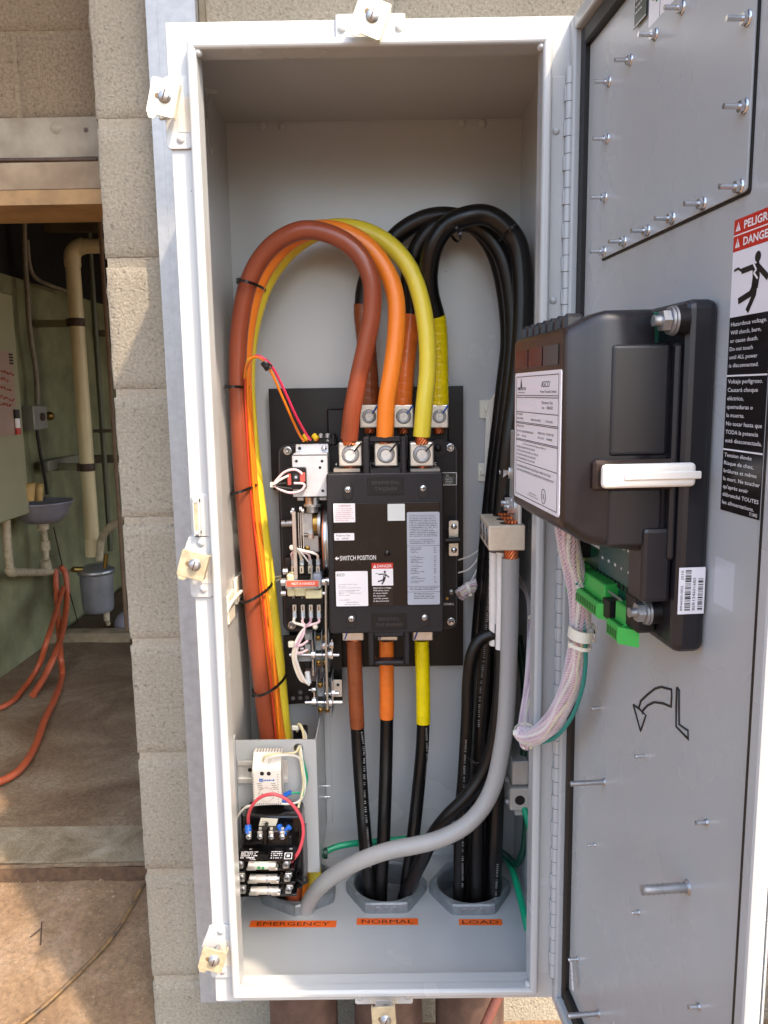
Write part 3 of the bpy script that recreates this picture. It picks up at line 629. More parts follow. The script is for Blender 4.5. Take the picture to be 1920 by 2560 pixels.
# rolled lip as a swept rounded section
b = MB(PAINT)
sec = [(0, .001), (0, -.014), (.0015, -.0175), (.004, -.019), (.0095, -.019), (.012, -.0178), (.0138, -.015), (.014, -.009), (.014, .024), (.0125, .024), (.0125, -.006)]   # (inward, y)
cor = [(-LO, ZB0, 1, 1), (LO, ZB0, -1, 1), (LO, ZT1, -1, -1), (-LO, ZT1, 1, -1)]
vs = []
CR = .006
for cx, cz, ix, iz in cor:
    for k in range(4):
        a = math.pi/2*k/3
        for inn, y in sec:
            # rounded outer corner, mitred inside
            rr_ = max(CR-inn, 0)
            ccx, ccz = cx+ix*max(CR, inn), cz+iz*max(CR, inn)
            if (ix, iz) in ((1, 1), (-1, -1)): dx, dz = -ix*math.cos(a), -iz*math.sin(a)
            else: dx, dz = -ix*math.sin(a), -iz*math.cos(a)
            vs.append((ccx+dx*rr_, y, ccz+dz*rr_))
ns = len(sec); nn = 16
b.add(vs, [[i*ns+j, i*ns+j+1, ((i+1) % nn)*ns+j+1, ((i+1) % nn)*ns+j] for i in range(nn) for j in range(ns-1)], False)
# weld beads in the corners
b.use(PAINT)
for cx, cz, ix, iz in cor: b.sphere((cx+ix*.0165, -.008, cz+iz*.0165), .006, (1, 1.4, 1), 10)
obj('rolled_lip', b, CAB)
# orange floor labels
FZ = .0035
FM = Matrix.Rotation(-math.pi/2, 4, 'X')      # lays x-z lettering (y normal) flat: built below instead
def flabel(u0, v0, u1, v1, word, lab):
    a, c_ = PZ(u0, v1, FZ), PZ(u1, v1, FZ); a2, c2 = PZ(u0, v0, FZ), PZ(u1, v0, FZ)
    cx, cy = (a.x+c_.x+a2.x+c2.x)/4, (a.y+c_.y+a2.y+c2.y)/4; wd = (c_.x-a.x+c2.x-a2.x)/2; hh = ((a2.y-a.y)+(c2.y-c_.y))/2
    an = math.atan2(c_.y-a.y, c_.x-a.x)
    Mx = Matrix.Translation((cx, cy, FZ)) @ Matrix.Rotation(an, 4, 'Z') @ Matrix.Rotation(-math.pi/2, 4, 'X')
    b = MB(LABO); b.box((-wd/2, -.0004, -hh/2), (wd/2, 0, hh/2), 0, Mx); b.use(mat('dark brown print', '3a0f06', .5))
    b.text(word, 0, -hh*.30, -.0006, hh*.6, wd*.84, 'C', M=Mx)
    tag(obj('label_tape', b, CAB), lab, None)
flabel(625, 2302, 841, 2318, 'EMERGENCY', 'orange label tape reading EMERGENCY'); flabel(892, 2296, 1045, 2312, 'NORMAL', 'orange label tape reading NORMAL'); flabel(1147, 2298, 1255, 2313, 'LOAD', 'orange label tape reading LOAD')
# hinge
b = MB(PAINT); hx0, hx1 = .3005, .2985; HY = -.011; z = .052; k = 0
b.box((.2735, -.0035, .050), (.2965, -.0005, 1.548), .0008)
while z < 1.548:
    x = .2992; b.cyl((x, HY, z), (x, HY, z+.0236), .0062, seg=12)
    if k % 2: b.box((x-.0075, -.0115, z+.001), (x-.002, -.0035, z+.0225), .0008)
    z += .0247; k += 1
b.use(RUST)
z = .052
while z < 1.548: b.cyl((.2992, HY, z-.0011), (.2992, HY, z), .0058, seg=10); z += .0247
for z in (1.45, 1.20, .95): b.use(PAINT); b.lathe((.281, -.0035, z+.02), [(.006, 0), (.005, -.002), (.0001, -.0028)], 12, 'y')
obj('piano_hinge', b, CAB)
# clamp brackets with latch clamps
def clamp(u, v, ang, side, lab, m_, sz=(.0205, .0255), yc=-.038, slotdir=(-1, .1)):
    c = P(u, v, yc); Mx = Matrix.Translation(c) @ Matrix.Rotation(-ang, 4, 'Y')
    b = MB(PAINT)
    if side == 'L':
        zc = c.z; b.rplate(-W2-.006, zc-.062, -LO-.0005, zc+.042, -.0045, -.0005, .007, 4, .001)
        for dz in (.030, -.048): b.lathe((-.289, -.0045, zc+dz), [(.0065, 0), (.0055, -.0022), (.0001, -.003)], 12, 'y')
        b.use(DIRTP); b.box((-.292, -.0052, zc-.038), (-LO-.001, -.0046, zc+.012))
        b.use(PAINT); b.box((-W2-.016, -.0055, zc-.02), (-W2+.004, -.0005, zc+.015), .002); b.prism([(-W2-.02, zc+.0), (-W2+.006, zc+.0), (-W2+.010, zc+.040), (-W2-.004, zc+.040)], -.006, -.002, .0008)
    else:
        xc = c.x; s_ = 1 if side == 'T' else -1; ze_ = H if side == 'T' else 0
        zi = ZT1+.001 if side == 'T' else ZB0-.001
        b.rplate(xc-.052, min(ze_+s_*.006, zi), xc+.052, max(ze_+s_*.006, zi), -.0045, -.0005, .004, 4, .001)
        for dx in (-.043, .043): b.lathe((xc+dx, -.0045, (zi+ze_)/2), [(.0065, 0), (.0055, -.0022), (.0001, -.003)], 12, 'y')
        b.use(DIRTP); b.box((xc-.026, -.0055, min(ze_+s_*.004, zi)), (xc+.026, -.0046, max(ze_+s_*.004, zi)))
        b.use(PAINT); b.box((xc-.016, -.006, ze_-s_*.004), (xc+.016, -.001, ze_+s_*.036), .002)
    B = obj('clamp_bracket', b, CAB); tag(B, lab, None)
    b = MB(m_); hw, hh = sz
    b.rplate(-hw, -hh, hw, hh, -.0015, .0015, .003, 3, .0006, Mx)
    b.box((hw-.003, .0015, -hh+.002), (hw, .016, hh-.002), .0008, Mx); b.box((-hw, .0015, -hh+.002), (-hw+.003, .008, hh-.002), .0008, Mx)
    b.prism([(-hw*.9, -hh), (-hw*.2, -hh), (-hw*.35, -hh-.006), (-hw*.75, -hh-.006)], -.001, .001, 0, Mx)
    b.use(mat('clamp slot shade', '6e5b40', .7)); b.rplate(-.012, -.0035, .004, .0045, -.0017, -.0014, .0035, 4, 0, Mx @ Matrix.Rotation(rad({'L': 0}.get(side, 35)), 4, 'Y'))
    obj('latch_clamp', b, B)
    b = MB(STEEL); q = Mx @ Vector((.003, -.0015, .002)); b.lathe(q, [(.0100, 0), (.0100, -.0012), (.0078, -.0013), (.0078, -.0060), (.0070, -.0068), (.0001, -.0072)], 20, 'y')
    b.use(RUST); R_ = Matrix.Translation(q) @ Matrix.Rotation(rad(20), 4, 'Y'); b.box((-.0008, -.0076, -.0072), (.0008, -.0062, .0072), 0, R_)
    b.use(STEEL); b.cyl(q+Vector((0, .001, 0)), q+Vector((0, .034, 0)), .0042, seg=10)
    obj('slotted_screw', b, B)
clamp(407, 244, rad(-14), 'L', 'clean cream clamp at the top of the left side', CLAMPM)
clamp(482, 1413, rad(-17), 'L', 'tarnished clamp half way down the left side', CLAMPR, (.022, .022))
clamp(531, 2400, rad(-17), 'L', 'tarnished clamp at the bottom of the left side', CLAMPR, (.0215, .021))
clamp(925, 42, rad(-22), 'T', 'cream clamp tilted over the top edge', CLAMPM, (.024, .026))
clamp(960, 2552, rad(3), 'B', 'dirty clamp hanging under the bottom edge', CLAMPR, (.021, .028))
# spare empty bracket on the left
b = MB(PAINT); q = P(497, 1290, -.006); b.rplate(-.301, q.z-.036, -.273, q.z+.036, -.0045, -.0005, .005, 4, .001); b.box((-.298, -.016, q.z-.032), (-.295, -.0045, q.z+.03), .001); b.box((-.290, -.016, q.z-.032), (-.287, -.0045, q.z+.03), .001)
for dz in (-.026, .026): b.box((-.298, -.016, q.z+dz-.004), (-.287, -.0045, q.z+dz+.004), .0015)
b.use(CLAMPR); b.box((-.2975, -.0156, q.z-.024), (-.2875, -.0150, q.z+.022))
tag(obj('hasp_bracket', b, CAB), 'raised loop bracket above the middle left clamp', None)

# ------------------------------------------------------------------ door (its own frame: x out from the hinge, -y inner face)
b0 = thing('_frame', '', '', (0, 0, 0), frame=DOORM); b0.name = 'door_frame_tmp'
DT0, DT1, DZ0, DZ1 = -.004, .586, -.004, 1.628
door = MB(PAINTD); door.box((DT0, .006, DZ0), (DT1, .008, DZ1))
TI0, TI1, ZI0, ZI1 = .034, .552, .046, 1.578
door.box((TI0, -.0002, ZI0), (TI1, .0058, ZI1))
def dlip(a, b_): door.box(a, b_, .004, seg=2)
dlip((DT0, -.020, DZ0), (.018, .0058, DZ1)); dlip((.566, -.012, DZ0), (DT1, .0058, DZ1)); dlip((.018, -.020, DZ1-.022), (.566, .0058, DZ1)); dlip((.018, -.020, DZ0), (.566, .0058, DZ0+.022))
_me = bpy.data.meshes.new('door'); _me.from_pydata(door.v, [], door.f)
for m_ in door.mats: _me.materials.append(m_)
_me.polygons.foreach_set('material_index', door.mi); _me.update()
DOOR = bpy.data.objects.new('door', _me); COL.objects.link(DOOR); DOOR.parent = CAB; DOOR['_t'] = [0, 0, 0]
DOOR.matrix_local = Matrix.Translation(-Vector(CAB['_t'])) @ DOORM
bpy.data.objects.remove(b0)
tag(DOOR, 'grey cabinet door swung open to the right', None)
g_ = MB(RUBBER)
g_.box((.0185, -.010, DZ0+.023), (.0335, .0055, DZ1-.023), .003); g_.box((.5525, -.006, DZ0+.023), (.5655, .0055, DZ1-.023), .002)
g_.box((.034, -.010, ZI1+.0005), (.552, .0055, DZ1-.023), .003); g_.box((.034, -.010, DZ0+.023), (.552, .0055, ZI0-.0005), .003)
obj('door_gasket', g_, DOOR)
# access panel
pzt = D(1577, 127).z; pzb = 1.265; pt0, pt1 = .108, .4955
b = MB(RUBBER); b.rplate(pt0-.0012, pzb-.0028, pt1+.0030, pzt+.0012, -.0016, -.0003, .004, 3); b.use(PAINTD); b.rplate(pt0, pzb, pt1, pzt, -.0040, -.0017, .004, 3, .0006); obj('access_panel', b, DOOR)  # black rim behind the panel paints its gap shadow
studs = [(1105, 50), (930, 225), (770, 390), (630, 530), (620, 900), (605, 1280), (598, 1630), (728, 1565), (880, 1495), (1040, 1415), (1240, 1320), (1480, 1210), (1510, 690), (1530, 120)]
for a, c in studs:
    q = D(1280+a/2.592, c/2.592, .004); b = MB(ZINC); b.lathe(q, [(.0074, 0), (.0074, -.0012), (.006, -.0020)], 14, 'y'); bolt(b, q+Vector((0, -.001, 0)), (0, -1, 0), .0029, .020, ZINC, False, False)
    b.cyl(q+Vector((0, -.0012, 0)), q+Vector((0, -.0060, 0)), .0058, seg=6, smooth=False); obj('stud_bolt', b, DOOR)
for a, c, L, r_ in ((600, 90, .052, .0042), (1140, 772, .055, .0062), (565, 1590, .050, .0045), (540, 498, .012, .0022), (1265, 352, .013, .0028), (825, 935, .011, .0026), (425, 1238, .016, .003), (1215, 1545, .013, .0028)):
    q = D(1280+a/2.592, 1920+c/2.592); b = MB(STEEL); b.lathe(q, [(r_*1.5, 0), (r_*1.25, -.002), (r_, -.003)], 12, 'y'); bolt(b, q, (0, -1, 0), r_, L, STEEL if L > .03 else ZINC, False, False); obj('weld_stud', b, DOOR)
for a, c in ((570, 1270), (860, 1580)):
    q = D(1280+a/2.592, 1280+c/2.592); b = MB(ZINC); bolt(b, q, (0, -1, 0), .0026, .013, ZINC, False, False); obj('weld_stud', b, DOOR)
# paper tag on the low stud
q = D(1280+425/2.592, 1920+1238/2.592); b = MB(LABW); Mx = Matrix.Translation(q+Vector((.003, -.012, -.002))) @ Matrix.Rotation(rad(-15), 4, 'Y'); b.box((-.005, -.0002, -.045), (.005, 0, 0), 0, Mx); b.use(PRK)
for k in range(3): b.scrib(-.004, -.03+k*.007, -.0004, .007, .002, Mx)
obj('paper_tag', b, DOOR)
# marker pen arrow drawing
b = MB(PRK)
def ink(pts): b.tube([D(1280+a/2.592, 1280+c/2.592, .0004) for a, c in pts], .0016, 6)
ink([(822, 1270), (838, 1222), (880, 1182), (930, 1143), (970, 1133), (1037, 1152), (1036, 1200), (1033, 1262), (980, 1240), (922, 1232), (880, 1252), (850, 1285), (846, 1306)])
ink([(788, 1250), (822, 1272), (870, 1318), (835, 1418), (810, 1330), (788, 1250)]); ink([(1072, 1138), (1085, 1154), (1084, 1260), (1086, 1378), (1143, 1418), (1145, 1473), (1066, 1392), (1066, 1260), (1070, 1138)])
tag(obj('ink_drawing', b, DOOR), 'black marker outline of a curved arrow and a bent handle', None)

def pictogram(b, x0, z0, w_, h_, y, M=None):
    """falling person struck by a bolt, as simple strokes"""
    def st(pts, t):
        for (ax, az), (bx, bz) in zip(pts, pts[1:]):
            p, q = Vector((x0+ax*w_, 0, z0+az*h_)), Vector((x0+bx*w_, 0, z0+bz*h_)); d = (q-p).normalized(); n_ = Vector((-d.z, 0, d.x))*t*w_
            p = p-d*t*w_*.4; q = q+d*t*w_*.4
            vs = [Vector((v.x, y, v.z)) for v in (p-n_, q-n_, q+n_, p+n_)]; b.add([M @ v for v in vs] if M else vs, [[0, 1, 2, 3]])
    b.use(PRK)
    cx, cz, r_ = x0+.64*w_, z0+.86*h_, .075*w_; vs = [Vector((cx+r_*math.cos(a), y, cz+r_*math.sin(a))) for a in [2*math.pi*k/14 for k in range(14)]]
    b.add([M @ v for v in vs] if M else vs, [list(range(14))])
    st([(.60, .72), (.62, .55), (.60, .42)], .085); st([(.62, .74), (.90, .50)], .042); st([(.56, .72), (.25, .70)], .04); st([(.25, .70), (.14, .76), (.04, .74)], .018)
    st([(.58, .42), (.50, .30), (.20, .22)], .045); st([(.62, .42), (.60, .28), (.44, .04)], .045)
    b.use(PRW); y -= .0002; st([(.52, .80), (.62, .66), (.56, .62), (.66, .52)], .016)
def warn_tri(b, x, z, h_, y, M=None, c1=None, c2=None):
    b.use(c1 or PRW); vs = [Vector((x, y, z)), Vector((x+h_*1.05, y, z)), Vector((x+h_*.52, y, z+h_))]; b.add([M @ v for v in vs] if M else vs, [[0, 1, 2]])
    b.use(c2 or LABR); vs = [Vector((x+h_*.47, y-.0002, z+h_*.28)), Vector((x+h_*.57, y-.0002, z+h_*.28)), Vector((x+h_*.58, y-.0002, z+h_*.72)), Vector((x+h_*.46, y-.0002, z+h_*.72))]; b.add([M @ v for v in vs] if M else vs, [[0, 1, 2, 3]])
    vs = [Vector((x+h_*.47, y-.0002, z+h_*.12)), Vector((x+h_*.57, y-.0002, z+h_*.12)), Vector((x+h_*.57, y-.0002, z+h_*.22)), Vector((x+h_*.47, y-.0002, z+h_*.22))]; b.add([M @ v for v in vs] if M else vs, [[0, 1, 2, 3]])
# big trilingual warning label
tl, bl = D(1837.5, 552), D(1801, 1273)
lt0 = (tl.x+bl.x)/2+.001; lt1 = D(1891, 1293).x+.006; lw = lt1-lt0
def lz(v, u=None): return D(1838-(v-552)*.0506, v).z
b = MB(LABR); yb = -.0008
b.box((lt0, yb, lz(632)), (lt1, -.0003, lz(552))); b.use(LABW); b.box((lt0, yb, lz(795)), (lt1, -.0003, lz(632.5))); b.use(LABK); b.box((lt0, yb, lz(1273)), (lt1, -.0003, lz(795.5)))
b.use(PRW)
for v in (592,): b.box((lt0, yb-.0002, lz(v)-.0006), (lt1, yb, lz(v)+.0006))
for v in (940, 1122): b.box((lt0, yb-.0002, lz(v)-.0008), (lt1, yb, lz(v)+.0008))
b.text('PELIGRO', lt0+lw*.26, lz(581), yb-.0003, (lz(552)-lz(592))*.50, lw*.70, bold=.3); b.text('DANGER', lt0+lw*.26, lz(622), yb-.0003, (lz(592)-lz(632))*.50, lw*.70, bold=.3)
warn_tri(b, lt0+lw*.05, lz(582), (lz(552)-lz(592))*.58, yb-.0003); warn_tri(b, lt0+lw*.05, lz(623), (lz(592)-lz(632))*.58, yb-.0003)
pictogram(b, lt0+lw*.03, lz(790), lw*.95, lz(640)-lz(790), yb-.0003)
b.use(PRW)
def paras(lines, v0, v1):
    n_ = len(lines)
    for k, (t, f_) in enumerate(lines): b.text(t, lt0+lw*.05, lz(v0+(v1-v0)*(k+.72)/n_), yb-.0003, abs(lz(v1)-lz(v0))/n_*.50, lw*f_, bold=.02)
paras([('Hazardous voltage.', .88), ('Will shock, burn,', .76), ('or cause death.', .70), ('Do not touch', .58), ('until ALL power', .70), ('is disconnected.', .74)], 803, 925)
paras([('Voltaje perligroso.', .86), ('Causará choque', .76), ('eléctrico,', .42), ('quemaduras o', .66), ('la muerte.', .46), ('No tocar hasta que', .90), ('TODA la potencia', .82), ('esté desconectada.', .92)], 944, 1110)
paras([('Tension élevée', .70), ('Risque de choc,', .76), ('brûlures et même', .84), ('la mort. Ne toucher', .93), ("qu'après avoir", .66), ('débranché TOUTES', .92), ('les alimentations.', .82)], 1126, 1262)
b.text('711842', lt1-lw*.04, lz(1268), yb-.0003, .0035, align='R')
tag(obj('warning_label', b, DOOR), 'trilingual red, white and black danger label', None)
# stickers at the very top
b = MB(LABDG); q0 = D(1590, 75); q1 = D(1622, 0); b.box((q0.x, -.0036, q0.z), (D(1622, 40).x, -.003, q0.z+.07)); b.use(PRW)
b.box((q0.x+.001, -.0038, q0.z+.001), (q0.x+.002, -.0036, q0.z+.07)); b.box((q0.x+.001, -.0038, q0.z+.001), (D(1622, 40).x-.001, -.0036, q0.z+.002)); b.text('UL', q0.x+.012, q0.z+.045, -.0038, .007, .009)
for k in range(4): b.scrib(q0.x+.006, q0.z+.036-k*.007, -.0038, .02, .0025)
tag(obj('certification_label', b, DOOR), 'small dark green certification sticker at the top of the door', None)
b = MB(LABW); q0 = D(1628, 78); q1 = D(1680, 30); b.box((q0.x, -.0036, q0.z), (q1.x+.02, -.003, q0.z+.09)); b.use(PRG); c_ = Vector((q0.x+.014, -.0038, q0.z+.045)); b.tube([c_+Vector((.009*math.cos(a), 0, .016*math.sin(a))) for a in [2*math.pi*k/16 for k in range(17)]], .0012, 5); b.tube([c_+Vector((.002, 0, -.008)), c_+Vector((.006, 0, -.018)), c_+Vector((.010, 0, -.022))], .0014, 5)
b.use(PRK); b.box((q0.x+.031, -.0038, q0.z), (q0.x+.032, -.0036, q0.z+.09)); 
tag(obj('seal_label', b, DOOR), 'white sticker with a green ring mark beside the access panel', None)
b = MB(mat('pale sticker shade', 'b9bcbf', .3)); q0 = D(1784, 1505); q1 = D(1841, 1411); b.box((q0.x, -.0004, q0.z), (q1.x-.002, -.0001, q1.z+.0)); obj('residue_patch', b, DOOR)

# galvanised channel behind the cabinet, conduits under it
b = MB(GALV); cx0, cx1 = -.452, -.353; Y0 = .435
b.box((cx0, Y0, ZG), (cx0+.003, WY, 2.55)); b.box((cx0+.003, Y0, ZG), (-.430, Y0+.003, 2.55)); b.box((-.430, Y0-.0006, ZG), (-.372, Y0+.0024, 2.55), .0005); b.box((-.372, Y0, ZG), (cx1-.003, Y0+.003, 2.55)); b.box((cx1-.003, Y0, ZG), (cx1, WY, 2.55)); 
solo('steel_channel', b, 'galvanised steel channel upright on the wall left of the cabinet', 'steel channel', ((cx0+cx1)/2, Y0, ZG))
b = MB(GALVO); b.box((cx1+.001, .462, ZG), (cx1+.013, WY+.002, 2.55), .001); solo('backing_strip', b, 'narrow dull strip on the wall beside the galvanised channel', 'strip')
# ================================================================== HUBS AND CONDUITS
NR = .082
hubs = []
for (u, v, rot, lab, dy) in ((738, 2290, -90, 'EMERGENCY', .0905), (966, 2281, 0, 'NORMAL', .0784), (1184, 2285, 0, 'LOAD', .0784)):
    q = PZ(u, v, .006); q.y += dy; q.z = .028; hubs.append(q)
    b = MB(NUTC); R0 = .0905; ri = .070; zz0, zz1 = .0035, .026
    rg = []
    seg = 48
    for (kind, z, k_) in (('o', zz0, 1), ('o', zz1-.003, 1), ('o', zz1, .96), ('i', zz1+.001, 1.04), ('i', zz1-.001, 1), ('i', zz0, 1)):
        ring_ = []
        for i in range(seg):
            a = 2*math.pi*i/seg; aa = (a-rad(rot)) % (math.pi/3)-math.pi/6
            r_ = min(R0*.866/math.cos(aa), R0*.975)*k_ if kind == 'o' else ri*k_
            ring_.append((q.x+r_*math.cos(a), q.y+r_*math.sin(a), z))
        rg += ring_
    b.add(rg, [[j*seg+i, j*seg+(i+1) % seg, (j+1)*seg+(i+1) % seg, (j+1)*seg+i] for j in range(5) for i in range(seg)])
    for i, dx in enumerate((-.018, 0, .018)): b.lathe((q.x+dx, q.y-R0*.867, .014), [(.0055, 0), (.005, -.001), (.0032, -.0006)], 10, 'y')
    b.use(NUTC); b.lathe((q.x, q.y, 0), [(ri*.985-(.0018 if k % 2 else 0), .024-.0022*k) for k in range(24)]+[(ri*.985, -.295)], 40); b.use(PRK); b.cyl((q.x, q.y, -.30), (q.x, q.y, -.295), ri*.98, seg=40)
    solo('conduit_locknut', b, 'grey cast locknut in the cabinet floor behind the %s label' % lab, 'locknut', (q.x, q.y, .003), 'locknuts in the cabinet floor')
for k, (q, u, lab) in enumerate(zip(hubs, (743, 969, 1180), ('left conduit under the cabinet, below the EMERGENCY hub', 'middle conduit under the cabinet, below the NORMAL hub', 'right conduit under the cabinet, below the LOAD hub'))):
    b = MB(CONDP); b.cyl((q.x, q.y, -.54), (q.x, q.y, -.001), .076, seg=32, caps=False); b.lathe((q.x, q.y, 0), [(.076, -.05), (.088, -.048), (.088, -.006), (.080, -.002)], 32)
    solo('conduit', b, 'dusty steel '+lab, 'conduit', (q.x, q.y, ZG), 'conduits under the cabinet')
b = MB(mat('dusty pink hose', '8f5645', .55, nscale=30, namt=.15)); b.tube([P(1180, 2620, .12), P(1215, 2560, .13), P(1250, 2480, .15)], rp(14, .13), 12); solo('pink_hose', b, 'dusty pinkish hose leaning in front of the right conduit', 'hose')

# ================================================================== POWER CABLES
def cable(name, lab, pts, rpx, m_, group, seg=20, n=8, rr_=None, cat='power cable'):
    ps = spline(pp(pts), n); ym = sum(p[2] for p in pts)/len(pts); r_ = rp(rpx, ym)
    b = MB(m_); b.tube(ps, r_, seg)
    low = min(ps, key=lambda p: p.z)
    T = thing(name, lab, cat, low, group); obj('jacket', b, T); RAD[T.name] = r_; PATH[T.name] = ps; return T, r_
def tape(T, pts, rpx, m_, name='tape_wrap', pitch=.016, seg=20):
    full = PATH[T.name]; pa_, pb_ = P(*pts[0]), P(*pts[-1]); ia = min(range(len(full)), key=lambda i: (full[i]-pa_).length); ib = min(range(len(full)), key=lambda i: (full[i]-pb_).length)
    ps = full[min(ia, ib):max(ia, ib)+1]; r_ = RAD[T.name]*1.085; b = MB(m_)
    # resample finely
    out = [ps[0]]
    for a, c in zip(ps, ps[1:]):
        k = max(1, int((c-a).length/.002))
        for i in range(k): out.append(a+(c-a)*(i+1)/k)
    ph = random.random()
    b.tube(out, r_, seg, rf=lambda L, a, t: r_*(1+.03*(((L/pitch+a/(2*math.pi)+ph) % 1)-.5)-(.03 if (L/pitch+a/(2*math.pi)+ph) % 1 < .12 else 0)))
    return obj(name, b, T)
def endstrands(T, a, c, rpx, nm='bare_strands'):
    b = MB(COPPER); p, q = P(*a), P(*c); strands(b, p, q, rp(rpx, (a[2]+c[2])/2), 12); return obj(nm, b, T)
RAD = {}; PATH = {}
EG = 'emergency phase cables arching on the left'
LY1 = .29      # front lug row
T, _ = cable('power_cable', 'thick brown cable arching over the left side into the front left lug', [(735, 2250, 0.27), (733, 2170, 0.28), (700, 1980, 0.325), (671, 1850, 0.34), (652, 1700, 0.335), (636, 1560, 0.33), (622, 1400, 0.32), (609, 1240, 0.31), (599, 1080, 0.3), (594, 940, 0.297), (599, 820, 0.293), (622, 705, 0.285), (672, 622, 0.275), (745, 578, 0.265), (818, 583, 0.26), (885, 622, 0.26), (925, 690, 0.26), (930, 775, 0.265), (915, 860, 0.27), (895, 950, 0.275), (880, 1030, 0.28), (873, 1097, LY1)], 22, CBRN, EG)
endstrands(T, (873, 1090, LY1), (873, 1112, LY1), 17)
T, _ = cable('power_cable', 'thick orange cable behind the brown one, into the front middle lug', [(752, 2250, 0.29), (748, 2160, 0.31), (728, 1980, 0.35), (695, 1850, 0.365), (676, 1700, 0.36), (658, 1560, 0.355), (642, 1400, 0.35), (626, 1240, 0.342), (614, 1080, 0.335), (608, 940, 0.33), (616, 820, 0.325), (645, 705, 0.315), (700, 622, 0.305), (770, 578, 0.298), (845, 577, 0.295), (915, 612, 0.292), (965, 675, 0.29), (989, 745, 0.288), (990, 830, 0.286), (980, 920, 0.285), (967, 1000, 0.285), (962, 1092, LY1)], 21.5, CORG, EG)
endstrands(T, (962, 1085, LY1), (962, 1108, LY1), 17)
T, _ = cable('power_cable', 'thick yellow cable behind the orange one, into the front right lug', [(785, 2250, 0.31), (782, 2160, 0.33), (755, 1980, 0.37), (713, 1850, 0.395), (697, 1700, 0.39), (681, 1560, 0.385), (662, 1400, 0.38), (641, 1240, 0.375), (624, 1080, 0.37), (617, 940, 0.365), (628, 820, 0.36), (665, 705, 0.355), (730, 620, 0.35), (810, 574, 0.345), (890, 572, 0.34), (965, 605, 0.33), (1020, 665, 0.32), (1050, 740, 0.31), (1066, 830, 0.3), (1069, 920, 0.295), (1061, 1010, 0.29), (1054, 1092, LY1)], 21, CYEL, EG)
endstrands(T, (1054, 1086, LY1), (1054, 1110, LY1), 17)
# flat coloured conductors showing between brown and yellow
T, _ = cable('control_wire', 'thin red wire tucked between the brown and orange cables', [(690, 1848, 0.33), (668, 1600, 0.325), (650, 1440, 0.315), (632, 1290, 0.305), (621, 1150, 0.295), (614, 1010, 0.285), (613, 925, 0.275)], 2.6, mat('thin red wire', 'b83a22', .35), 'thin wires beside the big cables', 10, cat='wire')
T, _ = cable('control_wire', 'thin orange wire tucked beside the yellow cable', [(700, 1848, 0.33), (680, 1600, 0.325), (660, 1440, 0.315), (640, 1290, 0.31), (629, 1150, 0.305), (620, 1010, 0.295), (618, 925, 0.285)], 4, WORG, 'thin wires beside the big cables', 10, cat='wire')
WG = 'thin wires from the loop to the terminal strip'
for lab, pts, m_ in (('magenta thin wire looping down to the terminal strip', [(612, 935, 0.27), (622, 905, 0.25), (640, 890, 0.24), (660, 897, 0.24), (685, 925, 0.25), (715, 985, 0.27), (740, 1040, 0.29), (765, 1085, 0.32), (776, 1100, 0.33)], WMAG), ('orange thin wire looping down to the terminal strip', [(611, 945, 0.27), (617, 912, 0.25), (634, 893, 0.24), (656, 898, 0.24), (677, 928, 0.25), (703, 985, 0.27), (727, 1040, 0.29), (748, 1085, 0.32), (760, 1103, 0.33)], WORG), ('yellow thin wire in the loop beside the orange one', [(613, 940, 0.27), (620, 902, 0.252), (640, 893, 0.242), (658, 900, 0.242), (668, 912, 0.25)], mat('thin yellow wire', 'd9b52a', .35))):
    cable('control_wire', lab, pts, 3.3, m_, WG, 8, cat='wire')
b = MB(BNYL); q = P(668, 913, .246); b.cyl(q+Vector((-.006, 0, .007)), q+Vector((.004, 0, -.007)), .0085, seg=10); b.box(q+Vector((-.004, -.012, -.006)), q+Vector((.006, -.004, .004)), .002); solo('cable_tie', b, 'black cable tie around the thin looped wires', 'cable tie')

# bottom (normal) cables
NG = 'normal phase cables under the transfer switch'
def vcable(lab, top, tp, tend, full, m_t, g, rr1=18.5, rr2=20):
    T, _ = cable('power_cable', lab, full, rr1, CBLK, g)
    t = tape(T, tp, rr2, m_t); return T
T = vcable('black cable with brown tape hanging from the bottom left lug', None, [(885, 1600, .33), (886, 1650, .33), (888, 1720, .33), (893, 1812, .33)], None, [(885, 1600, .33), (890, 1750, .33), (897, 1880, .33), (905, 2000, .31), (913, 2100, .29), (922, 2200, .285), (928, 2290, .28)], TBRN, NG, 18.5, 20.5)
endstrands(T, (885, 1590, .33), (885, 1606, .33), 17)
T = vcable('black cable with orange tape hanging from the bottom middle lug', None, [(966, 1598, .33), (967, 1650, .33), (967, 1720, .33), (967, 1793, .33)], None, [(966, 1600, .33), (967, 1750, .33), (966, 1860, .33), (963, 1980, .31), (959, 2090, .29), (953, 2200, .285), (950, 2290, .28)], TORG, NG, 18, 19.5)
T = vcable('black cable with yellow tape hanging from the bottom right lug', None, [(1054, 1598, .33), (1055, 1650, .33), (1057, 1720, .33), (1058, 1805, .33)], None, [(1054, 1600, .33), (1058, 1750, .33), (1056, 1860, .33), (1045, 1980, .32), (1033, 2090, .30), (1018, 2200, .29), (1008, 2290, .28)], TYEL, NG, 17.5, 20)
